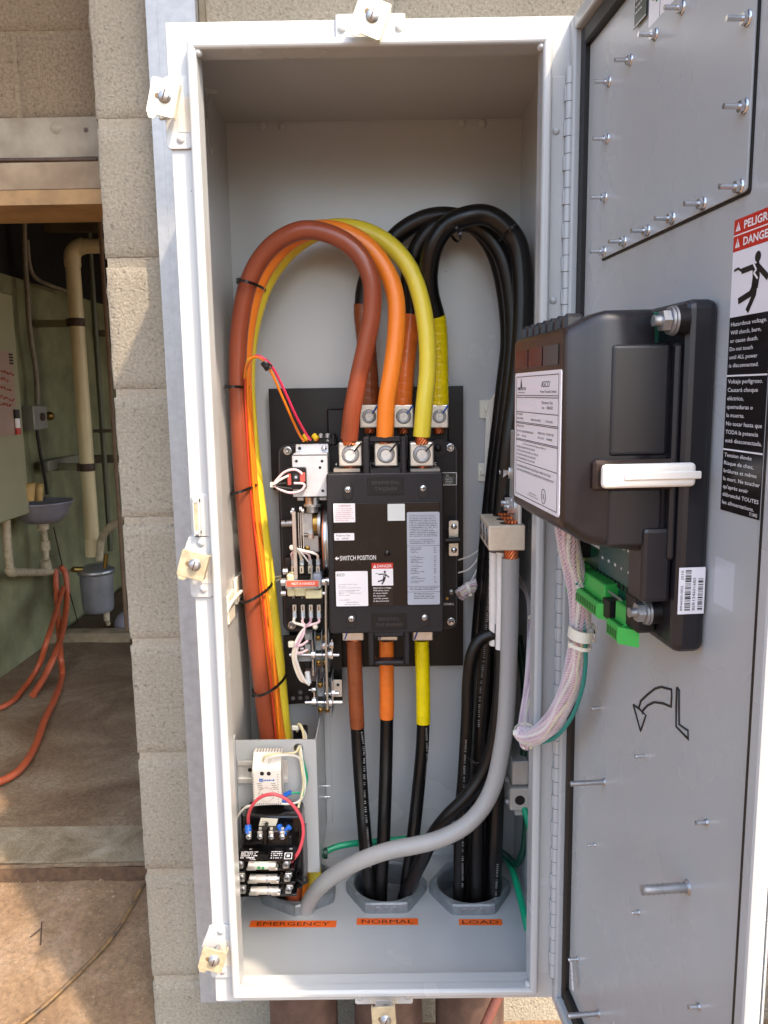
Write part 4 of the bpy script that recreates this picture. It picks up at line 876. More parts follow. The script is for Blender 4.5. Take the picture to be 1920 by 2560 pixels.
# load cables: rear lugs, over the top, down the right
LG = 'load cables arching down the right side'
LY2 = .375
T, _ = cable('power_cable', 'outermost black load cable with yellow tape at its lug', [(1097, 1024, LY2), (1096, 940, LY2), (1094, 850, .37), (1088, 790, .36), (1074, 735, .34), (1071, 680, .32), (1082, 620, .30), (1112, 570, .29), (1160, 543, .28), (1215, 538, .28), (1262, 565, .28), (1295, 615, .28), (1306, 700, .28), (1306, 800, .28), (1299, 900, .28), (1286, 1010, .28), (1270, 1130, .28), (1256, 1280, .29), (1243, 1440, .30), (1233, 1600, .31), (1222, 1760, .31), (1213, 1900, .31), (1205, 2050, .30), (1200, 2180, .29), (1198, 2290, .28)], 24, CBLK, LG)
tape(T, [(1097, 1018, LY2), (1095, 940, LY2), (1094, 860, .37), (1087, 790, .36)], 20, TYEL)
T, _ = cable('power_cable', 'second black load cable with orange tape at its lug', [(1006, 1024, LY2), (1011, 940, LY2), (1020, 850, .38), (1028, 780, .385), (1024, 720, .38), (1028, 670, .37), (1048, 615, .36), (1085, 570, .35), (1140, 556, .34), (1190, 563, .34), (1232, 600, .335), (1262, 655, .33), (1280, 740, .33), (1285, 850, .33), (1276, 960, .33), (1262, 1080, .33), (1244, 1220, .33), (1230, 1400, .34), (1215, 1600, .34), (1203, 1780, .335), (1192, 1950, .32), (1182, 2100, .31), (1174, 2290, .29)], 22.5, CBLK2, LG)
tape(T, [(1006, 1018, LY2), (1009, 940, LY2), (1018, 860, .38), (1025, 785, .385)], 20, TORG)
T, _ = cable('power_cable', 'innermost black load cable with brown tape at its lug', [(924, 1024, .40), (922, 940, .40), (915, 850, .40), (908, 770, .40), (918, 700, .395), (950, 640, .39), (1000, 582, .38), (1060, 548, .37), (1120, 541, .36), (1175, 556, .37), (1215, 592, .375), (1245, 650, .38), (1265, 740, .38), (1273, 850, .38), (1262, 960, .375), (1248, 1080, .37), (1232, 1220, .37), (1215, 1400, .37), (1198, 1600, .37), (1182, 1780, .36), (1170, 1950, .34), (1160, 2100, .32), (1155, 2290, .30)], 22, CBLK2, LG)
tape(T, [(924, 1018, .40), (922, 940, .40), (914, 860, .40), (908, 765, .40)], 19.5, TBRN)
for lab, pts, rpx, m_ in (
    ('scuffed black neutral cable down the middle of the right bundle', [(1236, 1400, .27), (1228, 1500, .28), (1215, 1650, .28), (1203, 1800, .28), (1196, 1950, .29), (1192, 2100, .28), (1190, 2290, .27)], 20, CBLK2),
    ('black neutral cable at the right edge of the bundle', [(1250, 1560, .27), (1250, 1700, .27), (1246, 1850, .27), (1242, 2000, .28), (1238, 2120, .27), (1233, 2290, .26)], 20, CBLK),
    ('smaller black cable bent in a hoop at the left of the bundle', [(1245, 1590, .24), (1222, 1588, .24), (1195, 1605, .24), (1178, 1645, .24), (1170, 1710, .245), (1167, 1800, .25), (1160, 1920, .26), (1150, 2060, .265), (1146, 2290, .27)], 16, CBLK2)):
    cable('power_cable', lab, pts, rpx, m_, 'black cables dropping to the LOAD hub')
T, _ = cable('power_cable', 'black cable sweeping from the right bundle across to the NORMAL hub', [(1255, 1560, .23), (1254, 1680, .22), (1246, 1780, .21), (1232, 1870, .21), (1208, 1935, .21), (1165, 1995, .21), (1120, 2040, .215), (1085, 2085, .225), (1062, 2135, .24), (1035, 2190, .26), (1012, 2240, .27), (1005, 2290, .275)], 19, CBLK, None)
# white tape on two neutrals
T, _ = cable('power_cable', 'white taped neutral cable entering the rear of the lug block', [(1237, 1380, .235), (1236, 1500, .24), (1236, 1612, .24)], 13, TWHT, 'white taped neutral cables'); tape(T, [(1238, 1376, .235), (1236, 1500, .238), (1234, 1610, .24)], 15.5, TWHT)
T, _ = cable('power_cable', 'white taped neutral cable entering the middle of the lug block', [(1254, 1380, .205), (1253, 1500, .205), (1251, 1622, .205)], 12, TWHT, 'white taped neutral cables'); tape(T, [(1254, 1376, .205), (1253, 1500, .205), (1250, 1625, .205)], 14.5, TWHT)
GY = .175
T, _ = cable('power_cable', 'thick grey cable sweeping from the lug block down to the EMERGENCY hub', [(1276, 1395, GY), (1275, 1500, GY), (1273, 1600, GY), (1270, 1700, GY), (1264, 1800, GY-.005), (1253, 1880, .165), (1235, 1960, .16), (1205, 2020, .155), (1160, 2066, .15), (1100, 2097, .15), (1040, 2113, .15), (970, 2127, .155), (900, 2152, .17), (845, 2182, .19), (805, 2212, .21), (775, 2250, .235), (757, 2300, .25)], 22.5, CGRY, None, 24)
endstrands(T, (1278, 1374, GY), (1277, 1400, GY), 18)
b = MB(BNYL)
def ring(mb, c, ax, a, bb, r_, sq=False, n=28, wy=Vector((0, 1, 0))):
    ax = Vector(ax).normalized(); ps = [c+ax*a*math.cos(2*math.pi*k/n)+wy*bb*math.sin(2*math.pi*k/n) for k in range(n)]
    up = ax.cross(wy).normalized(); vs = []
    for p in ps:
        o_ = (p-c).normalized()
        for s1, s2 in ((-1, 0), (1, 0), (1, 1), (-1, 1)): vs.append(p+up*s1*r_+o_*s2*r_*.45)
    mb.add(vs, [[k*4+j, k*4+(j+1) % 4, ((k+1) % n)*4+(j+1) % 4, ((k+1) % n)*4+j] for k in range(n) for j in range(4)])
def tie(u0, v0, u1, v1, y, depth, lab, m_, wpx=3.2, head=0.15, grp='cable ties', hs=1.0):
    a, c_ = P(u0, v0, y), P(u1, v1, y); b = MB(m_); c = (a+c_)/2; ring(b, c, c_-a, (c_-a).length/2, depth, rp(wpx, y))
    q = a+(c_-a)*head; d_ = (c_-a).normalized(); yh = c.y-depth*math.sqrt(max(0, 1-(2*head-1)**2)); q = Vector((q.x, yh, q.z)); s_ = rp(5.5, y)*hs
    b.box(q-Vector((s_, s_*.8, s_*.8)), q+Vector((s_, s_*.4, s_*.8)), s_*.2); solo('cable_tie', b, lab, 'cable tie', c, grp)
TG = 'black ties along the left cables'
tie(596, 708, 662, 724, .325, .075, 'uppermost black cable tie on the left cables', BNYL, 3.2, .25, TG)
tie(568, 966, 625, 968, .33, .070, 'second black cable tie down the left cables, by the wire loop', BNYL, 3.2, .3, TG)
tie(582, 1229, 642, 1211, .34, .070, 'third black cable tie down the left cables', BNYL, 3.2, .2, TG)
tie(604, 1496, 678, 1462, .35, .070, 'fourth black cable tie down the left cables', BNYL, 3.4, .12, TG)
tie(634, 1722, 714, 1688, .36, .068, 'lowest black cable tie on the left cables', BNYL, 3.6, .12, TG)
tie(1125, 566, 1150, 600, .29, .045, 'black cable tie near the top of the black load cables', BNYL, 3.5, .8, 'ties on the load cables')
tie(1285, 570, 1250, 600, .30, .06, 'black cable tie on the outer bend of the load cables', BNYL, 3.5, .5, 'ties on the load cables')
tie(1158, 1872, 1215, 1890, .28, .05, 'black cable tie low on the right hand bundle', BNYL, 2.5, .5, 'ties on the load cables')
# cable print: white lettering running down black jackets
def jacket_print(pts, word, rpx, y, lab):
    ps = spline(pp(pts), 6); b = MB(mat('cable print', '7c7a76', .5)); L = 0; rr = random.Random(len(word)); i = 0
    tot = [0]
    for a, c in zip(ps, ps[1:]): tot.append(tot[-1]+(c-a).length)
    s_ = 0
    while s_ < tot[-1]-.01:
        if word[i % len(word)] != ' ':
            k = max(j for j in range(len(tot)) if tot[j] <= s_); a, c = ps[k], ps[min(k+1, len(ps)-1)]
            if (c-a).length > 1e-6:
                p = a+(c-a)*((s_-tot[k])/max(1e-6, tot[min(k+1, len(ps)-1)]-tot[k])); d_ = (c-a).normalized(); n_ = Vector((d_.z, 0, -d_.x)).normalized(); h_ = .0019; w_ = .0019*rr.choice((.6, 1, 1))
                b.add([p-n_*h_, p+n_*h_, p+n_*h_+d_*w_, p-n_*h_+d_*w_], [[0, 1, 2, 3]])
        s_ += .0042; i += 1
    return b
def addprint(owner_lab, pts, word):
    for o in bpy.data.objects:
        if o.get('label') == owner_lab: obj('jacket_print', jacket_print(pts, word, 0, 0, ''), o); return
addprint('black cable with brown tape hanging from the bottom left lug', [(904, 1830, .307), (910, 1880, .307), (912, 1990, .288), (919, 2080, .268), (927, 2180, .26)], 'GENERAL CABLE (R) 3/0 AWG CU  THHN OR MTW 600V  XHHW')
addprint('black cable with yellow tape hanging from the bottom right lug', [(1066, 1820, .309), (1068, 1900, .309), (1063, 1960, .305)], 'GENERAL CABLE 3/0 PVC')
addprint('scuffed black neutral cable down the middle of the right bundle', [(1228, 1410, .254), (1219, 1530, .257), (1210, 1640, .258), (1200, 1740, .258), (1196, 1830, .258)], 'AWG CU THHN 3/0 GENERAL CABLE TYPE USE  E123774 / 600V')
addprint('black neutral cable at the right edge of the bundle', [(1244, 2160, .246), (1240, 2230, .24), (1238, 2260, .238)], 'GENERAL CABLE CU')
addprint('smaller black cable bent in a hoop at the left of the bundle', [(1165, 1850, .231), (1160, 1950, .239), (1157, 2100, .245), (1156, 2230, .25)], 'GENERAL CABLE 12315 AWG CU  SUN RES')
# green wires
GG = 'green ground wires'
cable('ground_wire', 'bright green ground wire crossing behind the black cables to the grey bracket', [(800, 2140, .36), (812, 2130, .36), (845, 2116, .37), (890, 2108, .38), (940, 2104, .39), (985, 2100, .39), (1040, 2094, .39), (1110, 2090, .395)], 8.5, CGRN, GG, 14, cat='ground wire')
cable('ground_wire', 'short bright green wire from the ground lug to the right wall', [(1301, 1998, .275), (1310, 2020, .255), (1320, 2050, .24), (1331, 2092, .22)], 9.5, CGRN, GG, 14, cat='ground wire')
cable('ground_wire', 'bright green wire running down the floor right of the LOAD hub', [(1252, 2130, .36), (1272, 2155, .34), (1286, 2190, .30), (1300, 2240, .25), (1312, 2290, .20), (1322, 2340, .17), (1330, 2420, .13)], 9.5, CGRN, GG, 14, cat='ground wire')
cable('ground_wire', 'dark green cable dropping into the top of the ground lug', [(1296, 1590, .33), (1304, 1650, .33), (1311, 1720, .32), (1311, 1800, .30), (1310, 1915, .29)], 10.5, CDGR, GG, 14, cat='ground wire')
cable('ground_wire', 'dark green cable curling under the ground lug', [(1316, 2040, .29), (1313, 2090, .29), (1307, 2130, .29), (1293, 2158, .30), (1280, 2155, .31), (1265, 2140, .33), (1235, 2120, .37), (1180, 2110, .39), (1110, 2100, .39)], 9.5, CDGR, GG, 14, cat='ground wire')
# ground lug block
T = thing('ground_lug', 'silver double ground lug on the right wall of the cabinet', 'lug', P(1300, 2046, .27))
b = MB(ALU); x0, z0, x1, z1 = pxr(1280, 1904, 1331, 1963, .26); b.box((x0, .26, z0), (W2-.004, .315, z1), .002); obj('upper_block', b, T)
b = MB(ALU); x0, z0, x1, z1 = pxr(1275, 1986, 1328, 2027, .25); b.box((x0, .25, z0), (W2-.004, .31, z1+.012), .002); b.box((x0+.014, .27, z0-.022), (W2-.008, .30, z0-.001), .001); obj('lower_block', b, T)
b = MB(PRK); q = P(1300, 2001, .2495); b.cyl(q, q+Vector((0, .0008, 0)), .0105, seg=20); obj('wire_hole', b, T)
b = MB(STEEL); q = P(1272, 1948, .28); b.cyl(q, q+Vector((-.008, 0, 0)), .006, seg=6); q = P(1270, 2003, .275); b.cyl(q, q+Vector((-.006, 0, 0)), .008, seg=8); obj('set_screw', b, T)

# neutral lug block
T = thing('neutral_lug_block', 'pale aluminium neutral lug block with three cable holes', 'lug block', P(1267, 1377, .2))
b = MB(BARE); yf, ybk = .155, .30
x0, z0, x1, z1 = pxr(1222, 1314, 1313, 1377, yf); 
b.box((x0, yf, z0), (x1, ybk, z1), .0025, seg=2); obj('block', b, T)
NBX0, NBX1, NBZ0, NBZ1 = x0, x1, z0, z1
for k in range(3):
    yk = yf+.026+k*.046
    b = MB(PRK); b.cyl((x0+.040, yk, z1-.0005), (x0+.040, yk, z1+.0006), .0165, seg=20); strands(b, (x0+.045, yk, z1-.012), (x0+.045, yk, z1+.006), .0125, 10, .3); obj('conductor_end', b, T)
    b = MB(STEEL); q = Vector((x0-.0006, yk, (z0+z1)/2)); b.cyl(q+Vector((.001, 0, 0)), q, .018, seg=22); b.use(PRK); b.cyl(q, q+Vector((-.0004, 0, 0)), .0135, seg=18); b.use(STEEL); b.cyl(q, q+Vector((-.0008, 0, 0)), .011, seg=6); obj('clamp_screw', b, T)
b = MB(ALU); xb0 = x1+.001
XB = x1-.012; b.box((XB, .160, z1+.0005), (XB+.006, .345, z1+.17), .002); obj('bus_bar', b, T)
b = MB(ALU); b.box((XB+.0065, .20, z1-.03), (W2-.004, .28, z1+.20), .002) if False else b.box((XB+.0065, .20, z1+.03), (W2-.004, .28, z1+.20), .002); obj('standoff', b, T)
for v, y, r_ in ((1250, .285, .0125), (1258, .245, .0125), (1268, .205, .0135), (1180, .275, .0135), (1160, .305, .012)):
    q = Vector((XB-.0002, y, P(1275, v, y).z)); b = MB(ZINC); b.cyl(q, q+Vector((-.003, 0, 0)), r_*1.15, seg=18); b.cyl(q+Vector((-.003, 0, 0)), q+Vector((-.013, 0, 0)), r_, seg=6, smooth=False); b.cyl(q+Vector((-.013, 0, 0)), q+Vector((-.020, 0, 0)), r_*.5, seg=12); obj('bus_bolt', b, T)
b = MB(ALU); q = P(1282, 1118, .27); b.prism([(q.x, q.z-.03), (q.x+.03, q.z-.04), (q.x+.03, q.z+.02), (q.x-.003, q.z)], .27, .274); obj('bus_tip', b, T)

# white stick-on mounts and wires on the back panel
WM = 'white control wires on the back panel'
for lab, (u0, v0, u1, v1) in (('upper square white adhesive mount on the back panel', (1199, 1000, 1244, 1046)), ('lower square white adhesive mount on the back panel', (1196, 1158, 1226, 1203))):
    b = MB(NYLON); pplate(b, u0, v0, u1, v1, DP-.006, DP-.0005, .002, .0006); q = P((u0+u1)/2+4, (v0+v1)/2, DP-.01); b.box(q-Vector((.012, .004, .005)), q+Vector((.012, .006, .005)), .001); solo('cable_tie_mount', b, lab, 'tie mount', group='adhesive mounts')
for k in range(4):
    cable('control_wire', 'white wire rising past the adhesive mounts, number %s from the left' % ('one', 'two', 'three', 'four')[k], [(1253+k*1, 975+k*4, .40), (1236+k*3, 988+k*2, .41), (1222+k*4, 1012, .418), (1216+k*4, 1060, .42), (1214+k*4, 1130, .42), (1214+k*4, 1200, .42), (1218+k*4, 1260, .42)], 2.2, WWHT, WM, 6, cat='wire')
for k, (va, vb) in enumerate(((1400, 1368), (1432, 1382), (1470, 1395))):
    cable('control_wire', ('topmost', 'middle', 'lowest')[k]+' white wire leaving the right edge of the transfer switch', [(1146, va, .37), (1170, va-8, .38), (1190, (va+vb)/2-4, .39), (1200, vb, .40), (1212, vb-35, .40)], 2.2, WWHT, 'white wires right of the transfer switch', 6, cat='wire')
# tie mount on left wall
T = thing('cable_tie_mount', 'white adhesive mount with a pale tie on the left wall of the cabinet', 'tie mount', PX(590, 1500, -W2+.006), 'adhesive mounts')
b = MB(NYLON); xw = -W2+.0035
for u0, v0, u1, v1 in ((568, 1492, 586, 1540), (588, 1448, 606, 1490)):
    a, c_ = PX(u0, v0, xw+.004), PX(u1, v1, xw+.004); b.box((xw, a.y, c_.z), (xw+.006, c_.y if c_.y > a.y else a.y+.03, a.z), .001)
obj('mount', b, T)
b = MB(NYLON); b.tube(spline([PX(562, 1538, xw+.01), PX(575, 1512, xw+.012), PX(590, 1492, xw+.014), PX(603, 1478, xw+.016)]), .0035, 8); obj('tie_strap', b, T)
cable('control_wire', 'upper pale wire from the left wall to the contact assembly', [(648, 1452, .40), (672, 1448, .40), (690, 1443, .40), (715, 1438, .395)], 2.4, WCRM, 'pale wires left of the transfer switch', 6, cat='wire')
cable('control_wire', 'lower pale wire from the left wall to the contact assembly', [(648, 1470, .40), (675, 1462, .40), (695, 1450, .40), (715, 1444, .395)], 2.4, WCRM, 'pale wires left of the transfer switch', 6, cat='wire')

# wire harness: bundle of many wires following a path
def harness(name, lab, pts, rpx, nw, mats_, twist, part_='wire_bundle', sheath=None, parent=None, group=None):
    ps = spline(pp(pts), 8); ym = sum(p[2] for p in pts)/len(pts); R_ = rp(rpx, ym)
    T = parent or thing(name, lab, 'wire harness', min(ps, key=lambda p: p.z), group)
    # frames
    fr = []; up = None
    for i, p in enumerate(ps):
        t = (ps[min(i+1, len(ps)-1)]-ps[max(i-1, 0)]).normalized()
        if up is None: up = t.orthogonal().normalized()
        up = (up-t*up.dot(t)).normalized(); fr.append((p, up.copy(), t.cross(up)))
    b = MB(mats_[0]); 
    lay = [(0, 0)]+[(.42, 2*math.pi*k/5) for k in range(5)]+[(.84, 2*math.pi*k/(nw)) for k in range(nw)]
    for j, (rr_, a0) in enumerate(lay):
        b.use(mats_[j % len(mats_)]); q = []
        for i, (p, u_, w_) in enumerate(fr):
            a = a0+twist*i/len(fr)*2*math.pi+.25*math.sin(i*.3+j); q.append(p+(u_*math.cos(a)+w_*math.sin(a))*R_*rr_)
        b.tube(q, R_*(.26 if rr_ else .3), 6)
    obj(part_, b, T)
    if sheath:
        b = MB(sheath); n_ = 14 if R_ < .02 else 18; L = 0; acc = [0]
        for a, c in zip(ps, ps[1:]): acc.append(acc[-1]+(c-a).length)
        pit = R_*3.2
        for sgn in (1, -1):
            for k in range(n_):
                q = []
                m_steps = int(acc[-1]/(pit/10))
                for s_i in range(m_steps+1):
                    s_ = acc[-1]*s_i/m_steps; i = max(0, min(len(acc)-2, next((x for x in range(len(acc)-1) if acc[x+1] >= s_), len(acc)-2))); f_ = (s_-acc[i])/max(1e-9, acc[i+1]-acc[i])
                    p = fr[i][0].lerp(fr[i+1][0], f_); u_ = fr[i][1].lerp(fr[i+1][1], f_); w_ = fr[i][2].lerp(fr[i+1][2], f_); a = sgn*s_/pit*math.pi+2*math.pi*k/n_
                    q.append(p+(u_*math.cos(a)+w_*math.sin(a))*R_*1.12)
                b.tube(q, R_*.035, 3, caps=False)
        obj('braided_sleeve', b, T)
    return T
SHE = mat('clear sleeve filament', 'e6dfe2', .3)
HM = [WPNK, WWHT, mat('rose wire', 'c9a3ad', .45), WCRM, WPNK, mat('mauve wire', 'b795a3', .45)]
harness('wire_harness', 'braided pink and white harness from the transfer switch to the right wall', [(1148, 1488, .36), (1170, 1472, .37), (1200, 1458, .375), (1250, 1448, .38), (1300, 1452, .37), (1326, 1475, .33)], 14, 10, HM, .4, sheath=SHE)
harness('wire_harness', 'braided pink harness dropping down the right wall to the low loop', [(1318, 1462, .34), (1331, 1500, .29), (1334, 1560, .22), (1332, 1640, .16), (1326, 1720, .11), (1316, 1790, .07), (1311, 1830, .03), (1318, 1860, -.01)], 15, 12, HM, .5, sheath=SHE)
H3 = [(1302, 1826, -.02), (1312, 1838, -.03), (1334, 1842, -.05), (1370, 1815, -.09), (1402, 1770, -.12), (1425, 1715, -.15), (1440, 1650, -.18), (1450, 1580, -.20), (1449, 1500, -.22), (1436, 1430, -.23), (1423, 1370, -.24), (1413, 1300, -.25)]
T = harness('wire_harness', 'wide braided pink and white harness rising to the controller on the door', H3, 23, 16, HM, .25, sheath=SHE)
cable('ground_wire', 'teal wire following the outside of the big harness', [(1352, 1857, -.06), (1385, 1845, -.09), (1415, 1815, -.12), (1440, 1770, -.15), (1458, 1710, -.18), (1464, 1650, -.20), (1461, 1580, -.215), (1457, 1520, -.225), (1455, 1480, -.23), (1440, 1455, -.24)], 5.5, CTEAL, 'green ground wires', 12, cat='ground wire')
b = MB(NYLON); a, c_ = P(1428, 1580, -.22), P(1474, 1585, -.22); c = (a+c_)/2; ring(b, c, c_-a, (c_-a).length/2*1.02, .022, rp(14, -.22)); q = P(1478, 1582, -.20); b.box(q-Vector((.006, .006, .013)), q+Vector((.006, .006, .013)), .003); b.use(ZINC); b.cyl(q+Vector((-.016, -.006, 0)), q+Vector((.004, -.004, 0)), .0035, seg=10); b.cyl(q+Vector((-.002, -.006, 0)), q+Vector((.002, -.006, 0)), .008, seg=16)
solo('cable_clamp', b, 'wide white nylon clamp holding the harness to a door bolt', 'cable clamp')
tie(1424, 1608, 1475, 1614, -.21, .024, 'pale nylon tie on the harness just below the clamp', NYLON, 5, .02, 'pale nylon ties', 1.5)
tie(1288, 1828, 1330, 1818, -.02, .02, 'pale nylon tie at the bottom bend of the harness', NYLON, 3.5, .02, 'pale nylon ties', 1.5)
tie(1324, 1540, 1340, 1540, .23, .02, 'pale nylon tie where the harness turns down the right wall', NYLON, 4, .02, 'pale nylon ties', 1.4)
tie(1166, 1456, 1176, 1488, .37, .012, 'frayed white tie where the harness leaves the switch', NYLON, 3, .9, 'pale nylon ties', .8)
# ================================================================== TRANSFER SWITCH
ATS = thing('transfer_switch', 'black automatic transfer switch with a labelled barrier on the back panel', 'transfer switch', P(960, 1600, .38))
MY = .415
b = MB(BLKPL); x0, z0, x1, z1 = pxr(684, 968, 1158, 1667, MY)
xs = P(700, 1500, MY).x
b.prism([(x0, z1), (x1, z1), (x1, z0), (xs+.018, z0), (xs+.018, z0+.09), (xs+.010, z0+.09), (xs+.010, z0+.40), (x0+.004, z0+.40), (x0, z0+.42)][::-1], MY, MY+.003); obj('mounting_plate', b, ATS)
BY = .375
b = MB(BLKP); x0, z0, x1, z1 = pxr(700, 1108, 1146, 1577, BY); b.rplate(x0, z0, x1, z1, BY, MY-.001, .018, 5, .0015)
b.use(mat('grey edge plastic', '4a484a', .5));  # thin lighter outline around the base face
for s_ in (0,): b.rplate(x0+.004, z0+.004, x1-.004, z1-.004, BY-.0012, BY-.0002, .016, 5)
b.use(BLKP); b.rplate(x0+.0052, z0+.0052, x1-.0052, z1-.0052, BY-.0016, BY-.0005, .0155, 5)
obj('base', b, ATS)
for u, v, r_ in ((719, 1127, .0092), (1126, 1119, .009), (730, 1563, .0092), (1128, 1554, .0092)):
    b = MB(ZINC); q = P(u, v, BY-.002); b.lathe(q, [(r_, 0), (r_, -.0012), (r_*.8, -.0018), (r_*.7, -.0016)], 20, 'y'); b.use(STEEL); b.cyl(q+Vector((0, -.0015, 0)), q+Vector((0, -.008, 0)), r_*.66, seg=6, smooth=False); b.use(PRK); b.cyl(q+Vector((0, -.008, 0)), q+Vector((0, -.0082, 0)), r_*.48, seg=14); b.use(ZINC); b.cyl(q+Vector((0, -.008, 0)), q+Vector((0, -.013, 0)), r_*.34, seg=12); obj('mounting_bolt', b, ATS)
# contact arc body behind the lugs and cover
b = MB(BLKP); pbox(b, 818, 1020, 1122, 1110, .392, MY-.001, .003); pbox(b, 868, 1145, 1090, 1190, .33, BY-.002, .003); pbox(b, 825, 1190, 1108, 1585, .32, BY-.0022, .003)
for u in (920, 1016): pbox(b, u-6, 1085, u+6, 1180, .33, BY, .002)
b.use(mat('pale moulding', '8f877c', .5)); pbox(b, 834, 1172, 900, 1180, .285, .33); pbox(b, 1026, 1172, 1100, 1180, .285, .33)
obj('pole_body', b, ATS)
# cover
CY = .27
b = MB(BLKM)
def R(u0, v0, u1, v1): return pxr(u0, v0, u1, v1, CY)
X0, Z0, X1, Z1 = pxr(820, 1182, 1109, 1583, CY)
b.rplate(X0, Z0, X1, Z1, CY, .312, .006, 4, .003)
# upper and lower handle frames
def frame(u0, v0, u1, v1, hu0, hv0, hu1, hv1):
    a = pxr(u0, v0, u1, v1, CY); h_ = pxr(hu0, hv0, hu1, hv1, CY)
    th = .030
    b.box((a[0], CY+.001, a[1]), (h_[0], CY+th, a[3]), .003); b.box((h_[2], CY+.001, a[1]), (a[2], CY+th, a[3]), .003)
    b.box((h_[0]-.002, CY+.001, h_[3]), (h_[2]+.002, CY+th, a[3]), .003); b.box((h_[0]-.002, CY+.001, a[1]), (h_[2]+.002, CY+th, h_[1]), .003)
    # soft inner corners
    for sx in (0, 1):
        for sz in (0, 1):
            px_q, pz_q = (h_[2] if sx else h_[0]), (h_[3] if sz else h_[1]); k_ = .006
            dx, dz = (-k_ if sx else k_), (-k_ if sz else k_)
            poly = [(px_q, pz_q), (px_q+dx, pz_q), (px_q+dx*.3, pz_q+dz*.3), (px_q, pz_q+dz)]
            b.prism(poly, CY+.002, CY+th-.001)
frame(907, 1093, 1017, 1190, 925, 1106, 1001, 1171)
frame(921, 1576, 1026, 1665, 937, 1594, 1010, 1654)
obj('barrier_cover', b, ATS)
# darker raised centre panel
b = MB(BLKB); a = R(834, 1256, 1100, 1512); b.rplate(a[0], a[1], a[2], a[3], CY-.0035, CY-.0002, .003, 3, .0007)
q = P(968, 1384, CY-.0035); b.lathe(q, [(.0065, 0), (.0058, -.0012), (.0001, -.0014)], 18, 'y'); obj('cover_panel', b, ATS)
for (u0, v0, u1, v1, fl) in ((919, 1193, 1008, 1237, True), (930, 1532, 1016, 1574, False)):
    b = MB(BLKP); a = R(u0, v0, u1, v1); b.box((a[0], CY-.0016, a[1]), (a[2], CY-.0002, a[3]), .0004); b.use(mat('embossed plastic', '3d393a', .4))
    cx = (a[0]+a[2])/2; w_ = a[2]-a[0]; h_ = a[3]-a[1]
    if not fl: b.text('REINSTALL', cx, a[1]+h_*.56, CY-.0021, h_*.20, w_*.62, 'C'); b.text('THIS BARRIER', cx, a[1]+h_*.22, CY-.0021, h_*.20, w_*.80, 'C')
    else: b.text('THIS BARRIER', cx, a[1]+h_*.80, CY-.0021, h_*.20, w_*.80, 'C', flip=True); b.text('REINSTALL', cx, a[1]+h_*.44, CY-.0021, h_*.20, w_*.62, 'C', flip=True)
    obj('embossed_plate', b, ATS)
for u, v in ((870, 1224), (1058, 1220), (879, 1546), (1062, 1543)):
    b = MB(BLKM); q = P(u, v, CY-.001); zc = q.z-.003
    b.rplate(q.x-.0095, zc-.0175, q.x+.0095, zc+.0165, CY-.0022, CY-.0002, .0094, 6, .0006); b.use(PRK); b.rplate(q.x-.0078, zc-.0155, q.x+.0078, zc+.0145, CY-.0028, CY-.0024, .0077, 6)
    screwhead(b, (q.x, CY-.0028, q.z), .0068, ZINC, True, True); obj('cover_screw', b, ATS)
LYY = CY-.0045
def lab(u0, v0, u1, v1, m_, y=LYY, r_=.0015): a = R(u0, v0, u1, v1); b = MB(m_); b.rplate(a[0], a[1], a[2], a[3], y, y+.0009, r_, 3); return b, a
b, a = lab(834, 1258, 888, 1305, LABW); b.use(PRR); w_, h_ = a[2]-a[0], a[3]-a[1]
b.text('WARNING', (a[0]+a[2])/2, a[3]-h_*.17, LYY-.0002, h_*.10, w_*.62, 'C', bold=.02)
for k, t in enumerate(('TO PROTECT AGAINST', 'SHOCK OR ACCIDENT', 'HAZARD, DISCONNECT ALL', 'SOURCES OF SUPPLY', 'BEFORE SERVICING.', 'HANDLE SUPPLIED FOR', 'SERVICING ONLY')): b.text(t, a[0]+w_*.08, a[3]-h_*(.29+.105*k), LYY-.0002, h_*.055, w_*min(.86, .045*len(t)))
tag(obj('label', b, ATS), 'white warning sticker with red print', None)
b, a = lab(836, 1332, 886, 1350, LABW); b.use(PRK); w_, h_ = a[2]-a[0], a[3]-a[1]; b.text('Factory Set', a[0]+w_*.1, a[1]+h_*.56, LYY-.0002, h_*.27, w_*.70); b.text('to:   60HZ', a[0]+w_*.1, a[1]+h_*.14, LYY-.0002, h_*.27, w_*.62); tag(obj('label', b, ATS), 'small white Factory Set sticker', None)
b, a = lab(969, 1259, 1012, 1301, mat('blank pale sticker', 'cfd3cf', .4)); tag(obj('label', b, ATS), 'blank square white sticker', None)
a = R(838, 1388, 940, 1400); b = MB(PRW); b.text('SWITCH POSITION', a[0]+.010, a[1], LYY+.0007, a[3]-a[1], (a[2]-a[0])-.010, bold=.03, rot=.012)
y_ = LYY+.0007; zc = (a[1]+a[3])/2; b.add([(a[0]-.0005, y_, zc-.0005), (a[0]+.004, y_, zc-.0045), (a[0]+.004, y_, zc+.0035)], [[0, 1, 2]]); b.add([(a[0]+.004, y_, zc-.0018), (a[0]+.008, y_, zc-.0018), (a[0]+.008, y_, zc+.001), (a[0]+.004, y_, zc+.001)], [[0, 1, 2, 3]]); obj('lettering', b, ATS)
b, a = lab(840, 1427, 920, 1514, LABW, r_=.002); w_, h_ = a[2]-a[0], a[3]-a[1]; b.use(PRK); b.text('ASCO', a[0]+w_*.03, a[3]-h_*.14, LYY-.0002, h_*.085, w_*.25, bold=.05); b.text('®', a[0]+w_*.29, a[3]-h_*.08, LYY-.0002, h_*.02)
